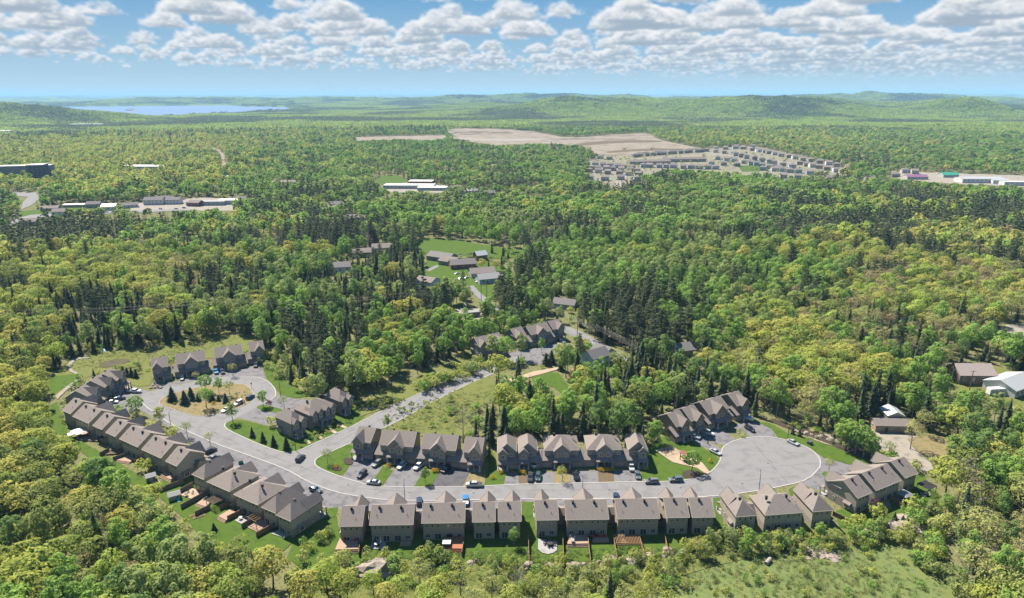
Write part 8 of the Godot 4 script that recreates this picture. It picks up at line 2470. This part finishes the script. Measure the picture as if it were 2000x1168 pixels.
func make_planting() -> void:
	# [where, kind, variant, tint, scale, label]
	var trees := [
		[Vector2(-9.6, -312.5), 1, 1, 8, 1.0, "big light green tree hiding the far townhouses, left one"], [Vector2(-2.6, -309.1), 0, 0, 5, 1.1, "big light green tree hiding the far townhouses, middle one"], [Vector2(4.5, -313.1), 1, 0, 8, 0.95, "big light green tree hiding the far townhouses, right one"], [Vector2(-5.8, -282.3), 0, 1, 0, 1.3, "large round yellow-green tree at the bend of the branch road"], [Vector2(2.7, -280.6), 4, 0, 13, 1.0, "dark spruce beside the large round tree at the bend"], [Vector2(14.9, -321.4), 1, 0, 5, 0.6, "green tree on the court of the far townhouses"], [Vector2(32.9, -321.3), 1, 1, 5, 0.75, "green tree left of the pale grey house"],
		[Vector2(-152.8, -252.4), 0, 0, 5, 0.72, "round young street tree at the start of the long left row"],
		[Vector2(-138.8, -243.8), 1, 1, 0, 0.62, "slender young street tree left of the lower lamp"],
		[Vector2(-124.0, -234.5), 2, 0, 8, 0.55, "thin pale street tree below the loop"],
		[Vector2(-112.4, -227.7), 2, 1, 10, 0.48, "thin street tree at the end of the long left row"],
		[Vector2(-127.5, -259.4), 0, 2, 5, 0.78, "round green tree nearest the lower edge of the planted island"],
		[Vector2(-134.0, -274.2), 0, 0, 5, 0.70, "round green tree at the top of the planted island"],
		[Vector2(-127.7, -273.1), 1, 0, 6, 0.58, "oval green tree on the planted island"],
		[Vector2(-122.4, -271.5), 2, 0, 8, 0.62, "yellowish thin tree on the planted island"],
		[Vector2(-129.7, -293.4), 2, 1, 9, 0.55, "thin tree between the upper forecourts"],
		[Vector2(-143.7, -286.4), 2, 0, 9, 0.42, "thin little tree before the upper left townhouses"],
		[Vector2(-111.3, -246.3), 1, 1, 8, 0.66, "light green tree on the corner lawn"],
		[Vector2(-104.1, -260.3), 1, 1, 6, 0.58, "green tree on the small lawn by the loop"],
		[Vector2(-94.5, -257.8), 2, 1, 8, 0.55, "pale young tree before the stone townhouses"],
		[Vector2(-65.3, -214.3), 2, 0, 8, 0.50, "thin pale tree on the fork lawn"],
		[Vector2(-48.3, -238.7), 1, 2, 8, 0.52, "bushy green tree behind the middle townhouses"],
		[Vector2(-29.2, -201.6), 1, 0, 7, 0.44, "small green tree on the driveway lawn strip"],
		[Vector2(16.8, -202.7), 2, 1, 0, 0.50, "yellow-leaved young tree between the driveways"],
		[Vector2(61.9, -208.4), 0, 0, 5, 0.66, "round green tree in the playground bed"],
		[Vector2(52.1, -227.8), 1, 1, 6, 0.74, "bright twin tree left of the brown townhouses"],
		[Vector2(54.3, -229.0), 1, 0, 6, 0.68, "bright tree touching the brown end house"],
		[Vector2(109.0, -208.2), 2, 0, 0, 0.46, "thin sapling on the plot inside the curved driveway"],
		[Vector2(86.6, -234.4), 2, 1, 8, 0.28, "small sapling on the dry strip by the jeep"],
		[Vector2(0.4, -168.0), 1, 0, 5, 0.46, "small bright tree behind the near row"],
		[Vector2(-8.3, -219.8), 4, 0, 14, 0.36, "small cedar right of the middle townhouses"],
		[Vector2(120.5, -224.8), 1, 0, 6, 0.85, "bright tree in the clump above the curved lawn, first"],
		[Vector2(122.5, -222.9), 1, 1, 6, 0.95, "bright tree in the clump above the curved lawn, second"],
		[Vector2(123.8, -220.0), 1, 2, 5, 0.95, "bright tree in the clump above the curved lawn, third"],
		[Vector2(125.7, -217.8), 1, 0, 6, 0.90, "bright tree in the clump above the curved lawn, fourth"],
		[Vector2(127.4, -216.0), 1, 1, 5, 0.80, "bright tree in the clump above the curved lawn, fifth"],
		[Vector2(134.9, -218.1), 2, 0, 8, 0.55, "pale thin bush-tree on the gravel track"],
		[Vector2(145.8, -223.6), 2, 1, 9, 1.0, "budding tree in the dry yard beside the track"],
		[Vector2(178.2, -336.7), 2, 0, 20, 0.7, "purple-leaved blossoming tree in the right woods"],
		[Vector2(0.1, -645.3), 3, 0, 21, 1.5, "big grey leafless tree above the open field"],
		[Vector2(112.0, -291.5), 3, 0, 21, 1.1, "grey leafless tree above the brown townhouses"],
		[Vector2(-18.4, -230.5), 3, 0, 21, 1.25, "tall dead trunk at the edge of the grass field"],
		[Vector2(141.0, -188.7), 3, 0, 21, 1.5, "tall dead tree beside the end townhouses"],
		[Vector2(42.9, -176.5), 3, 0, 21, 0.5, "grey leafless bush-tree behind the near row"],
		[Vector2(110.9, -285.7), 5, 0, 16, 1.0, "layered pine above the brown townhouses"],
		[Vector2(-191.3, -289.0), 4, 2, 15, 0.42, "bushy little spruce beside the meadow path"],
	]
	for e in trees:
		plant(e[1], e[2], e[3], v3(e[0], 0.05), 1.7 * e[4] * 10.0, Vector3.ONE * float(e[4]), e[5], "")
	# conifers on the island and corner lawn
	for e in [[Vector2(-144.9, -266.4), 0.52, "blue-green spruce at the left end of the planted island"], [Vector2(-138.2, -263.4), 0.50, "dark spruce second from the left on the planted island"], [Vector2(-137.5, -267.9), 0.46, "dark spruce third from the left on the planted island"], [Vector2(-133.9, -266.4), 0.30, "small spruce beside the round island tree"], [Vector2(-128.2, -266.3), 0.40, "dark spruce behind the round island tree"], [Vector2(-121.3, -264.3), 0.36, "small dark spruce at the right of the planted island"], [Vector2(-125.2, -266.3), 0.24, "tiny spruce on the planted island"],
		[Vector2(-99.2, -234.4), 0.32, "dark clipped cedar on the corner lawn, leftmost"], [Vector2(-93.7, -230.4), 0.34, "dark clipped cedar on the corner lawn, second"], [Vector2(-88.6, -227.2), 0.36, "dark clipped cedar on the corner lawn, third"], [Vector2(-83.0, -224.6), 0.42, "dark clipped cedar on the corner lawn, rightmost"],
		[Vector2(-181.0, -294.3), 0.36, "dark cedar in the row behind the left end townhouses, leftmost"], [Vector2(-178.5, -293.1), 0.36, "dark cedar in the row behind the left end townhouses, second"], [Vector2(-176.2, -292.5), 0.38, "dark cedar in the row behind the left end townhouses, third"], [Vector2(-173.5, -291.3), 0.36, "dark cedar in the row behind the left end townhouses, rightmost"],
		[Vector2(-89.3, -175.7), 0.22, "small lone spruce on the back lawn"], [Vector2(116.4, -179.9), 0.26, "clipped cedar in the end garden, left one"], [Vector2(118.0, -178.3), 0.24, "clipped cedar in the end garden, right one"], [Vector2(107.4, -235.6), 0.24, "small cedar in the bed above the curved lawn, left one"], [Vector2(109.3, -233.9), 0.26, "small cedar in the bed above the curved lawn, right one"],
		[Vector2(16.2, -305.7), 0.5, "dark spruce on the gravel lane, left one"], [Vector2(19.0, -307.7), 0.55, "dark spruce on the gravel lane, right one"]]:
		var o := plant(4, 2, 22 if String(e[2]).contains("island") else 12 + int(float(e[1]) * 100) % 3, v3(e[0], 0.08), float(e[1]) * 9.0, Vector3(e[1] * (1.6 if not String(e[2]).contains("cedar") else 1.35), e[1] * 0.95, e[1] * (1.6 if not String(e[2]).contains("cedar") else 1.35)), e[2], "")
	# flowering bushes
	for e in [[Vector2(-43.5, -212.2), "yellow bush left of the double driveway"], [Vector2(-27.0, -208.7), "yellow bush left of the black driveway"], [Vector2(-26.1, -208.7), "second yellow bush left of the black driveway"], [Vector2(-4.2, -207.6), "yellow bush at the corner of the boat driveway"], [Vector2(3.2, -207.6), "yellow bush beside the small boat"], [Vector2(4.1, -207.3), "low yellow bush beside the small boat"], [Vector2(-6.6, -204.4), "yellow bush in the corner bed"], [Vector2(16.3, -208.2), "yellow bush under the young tree, left one"], [Vector2(18.6, -208.2), "yellow bush under the young tree, right one"], [Vector2(30.5, -209.1), "yellow hedge plant, leftmost of the row"], [Vector2(31.6, -209.1), "yellow hedge plant, second of the row"], [Vector2(32.7, -209.1), "yellow hedge plant, third of the row"], [Vector2(33.7, -209.1), "yellow hedge plant, fourth of the row"], [Vector2(34.6, -209.1), "yellow hedge plant, rightmost of the row"], [Vector2(46.2, -209.8), "yellow bush at the right end house"], [Vector2(-61.7, -211.5), "yellow flowers in the round bed on the fork lawn"], [Vector2(-14.3, -311.2), "yellow bush before the far townhouses"], [Vector2(70.0, -214.8), "orange-tinted bush on the playground lawn"], [Vector2(-125.9, -262.8), "yellow flower clump on the planted island"]]:
		plant(SHRUB, 2, 19, v3(e[0], 0.08), e[0].x, Vector3.ONE * 0.62, e[1], "", "flowering_bush", "bush")
	plant(SHRUB, 0, 20, v3(Vector2(-101.3, -260.2), 0.1), 0.4, Vector3(0.9, 1.3, 0.9), "plum-coloured bush before the stone townhouses", "", "flowering_bush", "bush")
	plant(SHRUB, 1, 20, v3(Vector2(112.3, -184.7), 0.1), 0.4, Vector3(1.1, 1.3, 1.1), "dark red bush behind the end townhouses", "", "flowering_bush", "bush")
	# scrub: gathered here, grown with the forest
	var rng := RandomNumberGenerator.new()
	rng.seed = 515
	var belts := [
		[Vector2(-32.3, -157.1), Vector2(6.7, -154.1), 34, 6.0, 0.6, 1.3], [Vector2(6.7, -154.1), Vector2(45.7, -156.0), 44, 6.0, 0.5, 1.2], [Vector2(116.1, -166.0), Vector2(117.4, -147.3), 26, 5.0, 0.7, 1.8], [Vector2(7.9, -150.5), Vector2(40.3, -150.4), 30, 6.0, 0.7, 1.6], [Vector2(49.4, -165.5), Vector2(77.0, -169.1), 54, 5.0, 0.7, 1.5], [Vector2(73.6, -167.7), Vector2(101.2, -170.0), 44, 4.0, 0.6, 1.3], [Vector2(98.4, -176.8), Vector2(112.7, -171.8), 22, 4.0, 0.8, 1.8],
		[Vector2(-60.9, -154.7), Vector2(-42.0, -156.7), 22, 6.0, 0.9, 1.9], [Vector2(-40.5, -275.3), Vector2(-13.6, -304.6), 40, 5.0, 1.0, 1.9], [Vector2(-86.3, -278.3), Vector2(-70.6, -289.5), 34, 10.0, 1.2, 2.2], [Vector2(-44.6, -243.9), Vector2(-17.3, -262.3), 16, 10.0, 0.5, 1.1], [Vector2(-222.7, -322.7), Vector2(-165.0, -345.1), 40, 8.0, 0.5, 1.2], [Vector2(-187.8, -297.4), Vector2(-171.0, -302.3), 26, 6.0, 0.5, 1.1], [Vector2(-121.7, -315.2), Vector2(-100.3, -286.8), 16, 4.0, 0.9, 1.8],
		[Vector2(-81.1, -227.6), Vector2(-64.3, -250.6), 26, 3.0, 0.35, 0.6], [Vector2(-66.9, -262.5), Vector2(-49.7, -262.4), 24, 5.0, 0.4, 0.9], [Vector2(46.7, -154.3), Vector2(114.6, -157.2), 90, 15.0, 0.3, 0.9], [Vector2(6.9, -159.9), Vector2(47.8, -164.6), 40, 2.0, 0.3, 0.8], [Vector2(-17.2, -160.4), Vector2(6.9, -159.0), 26, 2.0, 0.4, 0.9], [Vector2(111.4, -239.7), Vector2(132.7, -219.2), 26, 4.0, 0.4, 1.0], [Vector2(-60.3, -166.5), Vector2(-52.0, -174.9), 14, 4.0, 0.5, 1.1], [Vector2(132.3, -184.6), Vector2(114.2, -171.8), 24, 6.0, 0.8, 2.0], [Vector2(25.2, -314.3), Vector2(38.6, -321.2), 20, 8.0, 1.0, 2.0], [Vector2(50.0, -231.0), Vector2(58.2, -232.9), 8, 3.0, 0.4, 0.8], [Vector2(-31.5, -160.9), Vector2(-19.7, -156.6), 14, 5.0, 1.0, 1.8],
		[Vector2(-141.5, -262.9), Vector2(-116.1, -273.0), 20, 5.0, 0.2, 0.45],
	]
	for e in belts:
		for i in e[2]:
			var p: Vector2 = (e[0] as Vector2).lerp(e[1], rng.randf()) + Vector2(rng.randf_range(-1, 1), rng.randf_range(-1, 1)) * float(e[3])
			var s := rng.randf_range(e[4], e[5])
			extra_shrubs.push_back([p.length(), Transform3D(turned(rng.randf() * TAU, Vector3(s, s * rng.randf_range(0.8, 1.4), s)), v3(p)), rng.randi() % 4, rng.randf_range(0.85, 1.15)])
	# trees among the small houses on the wooded street
	for i in 70:
		var p: Vector2 = (Vector2(-59.7, -466.1)).lerp(Vector2(3.8, -479.9), rng.randf()) + Vector2(rng.randf_range(-12, 12), rng.randf_range(-75, 60))
		var free := is_clear(p.x, p.y) == 1
		for h in [Vector2(-54.8, -523.6), Vector2(-47.2, -510.0), Vector2(-37.4, -500.2), Vector2(-21.7, -475.7), Vector2(-16.0, -458.9), Vector2(-56.8, -444.7), Vector2(-25.0, -525.0), Vector2(-18.4, -427.2), Vector2(-36.1, -465.9)]:
			if p.distance_to(h) < 15.0:
				free = false
		if free:
			var s := rng.randf_range(0.4, 0.8)
			extra_far.push_back([[SPRUCE, SPRUCE, POPLAR, MAPLE, PINE][rng.randi() % 5], [p.length(), Transform3D(turned(rng.randf() * TAU, Vector3.ONE * s), v3(p)), rng.randi() % 3, rng.randf_range(0.85, 1.1)]])
	# thin trees on the ledge in front
	for e in [[Vector2(-24.4, -149.8), 2, 10, 0.80], [Vector2(-13.5, -147.9), 2, 0, 0.84], [Vector2(-5.4, -146.0), 2, 10, 0.72], [Vector2(1.2, -148.6), 3, 21, 0.72], [Vector2(7.7, -145.9), 2, 1, 0.72], [Vector2(-18.4, -144.2), 0, 0, 0.72], [Vector2(14.3, -145.7), 1, 8, 0.56], [Vector2(24.8, -145.7), 4, 14, 0.64], [Vector2(34.9, -143.1), 2, 0, 0.80], [Vector2(-29.0, -145.1), 0, 4, 0.68], [Vector2(56.6, -167.8), 1, 8, 0.45], [Vector2(67.4, -166.1), 1, 6, 0.55], [Vector2(62.7, -168.2), 2, 8, 0.50], [Vector2(76.5, -167.7), 1, 8, 0.40], [Vector2(89.1, -169.5), 1, 6, 0.50], [Vector2(92.2, -168.1), 2, 8, 0.50], [Vector2(98.0, -169.5), 1, 6, 0.45], [Vector2(51.7, -162.8), 2, 2, 0.55], [Vector2(79.5, -169.6), 2, 8, 0.40], [Vector2(107.4, -171.9), 1, 8, 0.50], [Vector2(16.6, -142.3), 2, 10, 0.72], [Vector2(41.6, -138.7), 2, 10, 0.64], [Vector2(-36.1, -147.9), 0, 4, 0.64], [Vector2(-42.2, -145.2), 0, 0, 0.85], [Vector2(-48.1, -148.0), 0, 4, 0.90], [Vector2(-30.9, -140.6), 0, 2, 0.80], [Vector2(-20.5, -139.7), 0, 4, 0.80], [Vector2(-9.1, -139.7), 2, 10, 0.80], [Vector2(-0.2, -140.6), 0, 0, 0.72], [Vector2(10.0, -139.7), 2, 10, 0.80], [Vector2(20.1, -138.8), 0, 4, 0.68], [Vector2(28.0, -140.5), 2, 10, 0.76], [Vector2(36.2, -137.0), 0, 0, 0.64], [Vector2(-51.9, -142.5), 0, 2, 0.95], [Vector2(-7.0, -151.7), 2, 10, 0.48], [Vector2(43.0, -156.4), 1, 8, 0.40]]:
		var p: Vector2 = e[0]
		plant(e[1], int(p.x) % 3, e[2], v3(p), p.x, Vector3.ONE * float(e[3]), "%s on the scrubby ledge below the near row" % ["young maple", "light green young poplar", "thin half-leaved tree", "bare grey tree", "small spruce"][e[1]], "young trees on the rock ledge")
	# tufts of grass on the meadow and the rough ground
	var tuft := MB.new()
	tuft.tint = true
	for i in 9:
		var a := rng.randf() * TAU
		var d := Vector3(cos(a), 0, sin(a))
		var k := rng.randf_range(0.8, 1.2)
		tuft.col = Color(k, k, k * 0.9)
		var q := d * rng.randf_range(0.0, 0.25)
		tuft.tri(q - Vector3(-d.z, 0, d.x) * 0.09, q + Vector3(-d.z, 0, d.x) * 0.09, q + d * 0.25 + Vector3(0, rng.randf_range(0.15, 0.32), 0))
	var spots := []
	for e in [[Vector2(66.0, -154.3), Vector2(100.5, -162.6), 2600, 16.0], [Vector2(-40.5, -243.8), Vector2(-15.4, -267.3), 900, 12.0], [Vector2(-209.2, -309.0), Vector2(-156.2, -337.1), 900, 12.0], [Vector2(-42.0, -156.7), Vector2(56.2, -158.5), 2200, 9.0]]:
		for i in e[2]:
			var p: Vector2 = (e[0] as Vector2).lerp(e[1], rng.randf()) + Vector2(rng.randf_range(-1, 1), rng.randf_range(-1, 1)) * float(e[3])
			spots.push_back(p)
	var mm := MultiMesh.new()
	mm.transform_format = MultiMesh.TRANSFORM_3D
	mm.use_colors = true
	mm.mesh = tuft.mesh()
	mm.instance_count = spots.size()
	for i in spots.size():
		var s := rng.randf_range(0.8, 2.0)
		mm.set_instance_transform(i, Transform3D(turned(rng.randf() * TAU, Vector3(s, s * rng.randf_range(0.6, 1.1), s)), v3(spots[i], 0.05)))
		var c: Color = [Color(0.11, 0.15, 0.045), Color(0.13, 0.17, 0.055), Color(0.17, 0.165, 0.08)][rng.randi() % 3]
		mm.set_instance_color(i, c)
	var mi := MultiMeshInstance3D.new()
	mi.name = "tall_grass"
	mi.multimesh = mm
	mi.material_override = M["leaf_any"]
	add_child(mi)
	tag(mi, "tufts of tall grass on the meadow and the rock ledge", "grass", "", "stuff")
	marks = [
		[Vector2(-142.1, -172.7), "in the lower left corner woods"], [Vector2(-104.6, -170.2), "below the left back lawn"], [Vector2(-69.2, -154.7), "at the lower edge left of the near row"], [Vector2(-158.0, -206.6), "left of the long left row"], [Vector2(-126.5, -197.0), "below the fence of the long left row"], [Vector2(-206.6, -268.2), "beside the meadow at the left edge"], [Vector2(-258.8, -345.6), "on the left edge above the meadow"],
		[Vector2(-215.4, -362.2), "behind the meadow and its pond"], [Vector2(-163.6, -361.8), "behind the upper left townhouses"], [Vector2(-97.6, -301.9), "right of the upper left townhouses"], [Vector2(-61.2, -289.5), "behind the stone townhouses"], [Vector2(-34.3, -328.9), "left of the far townhouses"], [Vector2(-11.5, -360.9), "behind the far townhouses"], [Vector2(-4.3, -257.4), "in the grove beside the grass field"], [Vector2(23.8, -239.3), "behind the middle townhouses"], [Vector2(50.7, -257.1), "left of the brown townhouses"],
		[Vector2(40.7, -277.6), "round the pale grey house"], [Vector2(75.7, -314.1), "right of the power poles"], [Vector2(98.4, -288.6), "behind the brown townhouses"], [Vector2(122.3, -266.6), "above the turning head"], [Vector2(133.0, -247.5), "left of the tan shed"], [Vector2(163.6, -247.3), "behind the granite track"], [Vector2(159.9, -215.5), "right of the granite track"], [Vector2(143.5, -184.6), "right of the end townhouses"], [Vector2(118.1, -156.2), "at the right end of the meadow"], [Vector2(127.9, -150.1), "in the lower right corner woods"], [Vector2(232.1, -342.6), "left of the old rusty-roofed house"], [Vector2(202.6, -256.4), "below the white house"], [Vector2(181.5, -351.1), "in the right middle woods"], [Vector2(246.8, -313.1), "above the white house"], [Vector2(-13.5, -148.6), "at the lower edge below the rock ledge"], [Vector2(123.1, -343.3), "in the centre right woods"], [Vector2(-110.0, -399.9), "in the centre left woods"], [Vector2(-56.5, -399.5), "left of the substation"], [Vector2(34.7, -445.3), "above the far townhouses"], [Vector2(-296.4, -447.8), "in the far left woods"],
	]

func what_grows() -> Array:
	return [
		[Vector2(-1854.0, -2683.3), "MP"],
		[Vector2(-1504.9, -2585.5), "SN"],
		[Vector2(-1156.8, -2651.5), "NSM"],
		[Vector2(-765.6, -2633.7), "PM"],
		[Vector2(-412.0, -2842.4), "NP"],
		[Vector2(1.6, -2975.0), "P"],
		[Vector2(430.9, -2952.7), "P"],
		[Vector2(824.8, -2829.8), "P"],
		[Vector2(1114.8, -2548.1), "PM"],
		[Vector2(1432.9, -2455.7), "P"],
		[Vector2(1577.4, -2274.4), "P"],
		[Vector2(-1105.5, -1585.7), "MMB"],
		[Vector2(-928.0, -1580.8), "M"],
		[Vector2(-716.4, -1575.0), "MB"],
		[Vector2(-550.1, -1498.1), "PS"],
		[Vector2(-402.0, -1566.4), "PPM"],
		[Vector2(-228.7, -1561.6), "PS"],
		[Vector2(0.7, -1483.7), "PS"],
		[Vector2(239.6, -1627.1), "PS"],
		[Vector2(627.8, -1903.8), "PM"],
		[Vector2(747.9, -1698.2), "MPB"],
		[Vector2(773.2, -1398.8), "PSS"],
		[Vector2(975.7, -1393.7), "P"],
		[Vector2(-746.7, -1059.6), "MP"],
		[Vector2(-648.4, -1093.9), "M"],
		[Vector2(-508.7, -1055.2), "MM"],
		[Vector2(-378.2, -1018.9), "PS"],
		[Vector2(-272.6, -1050.7), "PPS"],
		[Vector2(-160.4, -1084.5), "PS"],
		[Vector2(-38.4, -1046.4), "PSS"],
		[Vector2(83.3, -1118.0), "P"],
		[Vector2(171.8, -920.0), "SN"],
		[Vector2(282.3, -946.1), "P"],
		[Vector2(410.3, -916.1), "PS"],
		[Vector2(516.5, -863.3), "PSS"],
		[Vector2(596.4, -838.6), "SP"],
		[Vector2(-563.7, -791.4), "PS"],
		[Vector2(-485.8, -810.8), "MSP"],
		[Vector2(-382.7, -853.5), "PSM"],
		[Vector2(-235.9, -786.7), "NSP"],
		[Vector2(-114.8, -765.6), "SP"],
		[Vector2(0.3, -803.8), "PSS"],
		[Vector2(120.5, -802.0), "PPS"],
		[Vector2(234.4, -780.1), "PP"],
		[Vector2(334.7, -741.0), "SNP"],
		[Vector2(425.7, -705.5), "NSM"],
		[Vector2(504.8, -704.5), "NS"],
		[Vector2(-435.7, -603.6), "NS"],
		[Vector2(-366.4, -602.9), "SSN"],
		[Vector2(-297.3, -602.1), "SP"],
		[Vector2(-228.4, -601.3), "PMG"],
		[Vector2(-173.4, -600.7), "NSS"],
		[Vector2(-113.9, -600.1), "NP"],
		[Vector2(-51.2, -680.0), "P"],
		[Vector2(0.2, -650.4), "PPG"],
		[Vector2(71.0, -622.8), "PS"],
		[Vector2(141.7, -622.0), "PS"],
		[Vector2(226.9, -596.4), "PSS"],
		[Vector2(305.7, -572.7), "SNM"],
		[Vector2(378.7, -550.7), "SM"],
		[Vector2(-344.4, -469.8), "SM"],
		[Vector2(-299.0, -454.9), "M"],
		[Vector2(-246.0, -454.4), "MB"],
		[Vector2(-198.9, -468.6), "MSP"],
		[Vector2(-144.5, -468.1), "PS"],
		[Vector2(-105.2, -453.2), "SSP"],
		[Vector2(-79.4, -467.5), "SSN"],
		[Vector2(0.1, -474.4), "PS"],
		[Vector2(37.2, -481.9), "P"],
		[Vector2(72.0, -466.2), "P"],
		[Vector2(122.3, -451.3), "P"],
		[Vector2(161.8, -465.4), "PMS"],
		[Vector2(209.3, -450.6), "SMP"],
		[Vector2(261.4, -450.1), "MB"],
		[Vector2(313.4, -449.7), "MBS"],
		[Vector2(-284.8, -382.4), "SM"],
		[Vector2(-239.6, -382.1), "SSN"],
		[Vector2(-189.9, -371.7), "SSM"],
		[Vector2(-149.5, -381.4), "SPM"],
		[Vector2(-104.6, -381.1), "PS"],
		[Vector2(-58.3, -370.8), "MS"],
		[Vector2(-29.8, -380.6), "PN"],
		[Vector2(-0.0, -380.3), "NP"],
		[Vector2(14.5, -370.3), "PP"],
		[Vector2(58.2, -370.0), "NS"],
		[Vector2(101.7, -369.7), "PPN"],
		[Vector2(145.2, -369.3), "SMP"],
		[Vector2(188.6, -369.0), "SMB"],
		[Vector2(232.0, -368.7), "MBS"],
		[Vector2(275.2, -368.4), "MB"],
		[Vector2(-233.2, -299.6), "M"],
		[Vector2(-245.4, -336.4), "SM"],
		[Vector2(-213.3, -336.2), "SSP"],
		[Vector2(-173.2, -335.9), "SSPM"],
		[Vector2(-138.5, -335.7), "SPP"],
		[Vector2(-96.0, -298.8), "SPN"],
		[Vector2(-73.4, -305.4), "SNPM"],
		[Vector2(-48.9, -305.3), "SNPP"],
		[Vector2(-29.4, -305.2), "SNP"],
		[Vector2(-4.8, -298.3), "P"],
		[Vector2(-0.1, -257.8), "PS"],
		[Vector2(60.9, -304.7), "SN"],
		[Vector2(83.6, -297.8), "PSN"],
		[Vector2(119.4, -297.6), "SMB"],
		[Vector2(152.1, -291.0), "BMM"],
		[Vector2(175.4, -290.9), "PSM"],
		[Vector2(214.6, -297.1), "MPB"],
		[Vector2(233.6, -297.0), "SP"],
		[Vector2(-194.6, -244.3), "M"],
		[Vector2(-174.2, -222.9), "MM"],
		[Vector2(-9.5, -226.1), "SSS"],
		[Vector2(-2.0, -234.5), "SSSP"],
		[Vector2(14.9, -226.0), "SSP"],
		[Vector2(37.4, -225.9), "PPS"],
		[Vector2(50.7, -247.7), "SN"],
		[Vector2(59.8, -243.0), "PS"],
		[Vector2(101.3, -247.5), "PMS"],
		[Vector2(119.6, -242.8), "MBB"],
		[Vector2(137.8, -247.3), "SSP"],
		[Vector2(152.9, -238.1), "SSM"],
		[Vector2(176.3, -238.0), "PMB"],
		[Vector2(191.9, -237.9), "PS"],
		[Vector2(-163.0, -201.3), "MP"],
		[Vector2(-146.3, -204.5), "BMM"],
		[Vector2(-122.1, -191.6), "PPM"],
		[Vector2(121.4, -206.9), "P"],
		[Vector2(143.3, -200.0), "PMS"],
		[Vector2(160.1, -199.9), "PMB"],
		[Vector2(-141.5, -172.3), "SM"],
		[Vector2(-126.6, -172.2), "SMB"],
		[Vector2(-111.7, -172.1), "PM"],
		[Vector2(-99.2, -177.3), "PP"],
		[Vector2(133.1, -171.3), "SMP"],
		[Vector2(140.5, -171.2), "BM"],
		[Vector2(-128.8, -151.6), "PM"],
		[Vector2(-107.3, -151.6), "BMM"],
		[Vector2(-87.2, -151.5), "MP"],
		[Vector2(-73.0, -149.4), "MMB"],
		[Vector2(-58.4, -145.4), "MMP"],
		[Vector2(-44.1, -139.8), "MP"],
		[Vector2(-18.8, -137.9), "BM"],
		[Vector2(-0.1, -137.9), "MPB"],
		[Vector2(24.2, -134.3), "MB"],
		[Vector2(112.0, -148.8), "MB"],
		[Vector2(120.0, -141.1), "MP"],
		[Vector2(-38.6, -143.5), "MP"],
	]
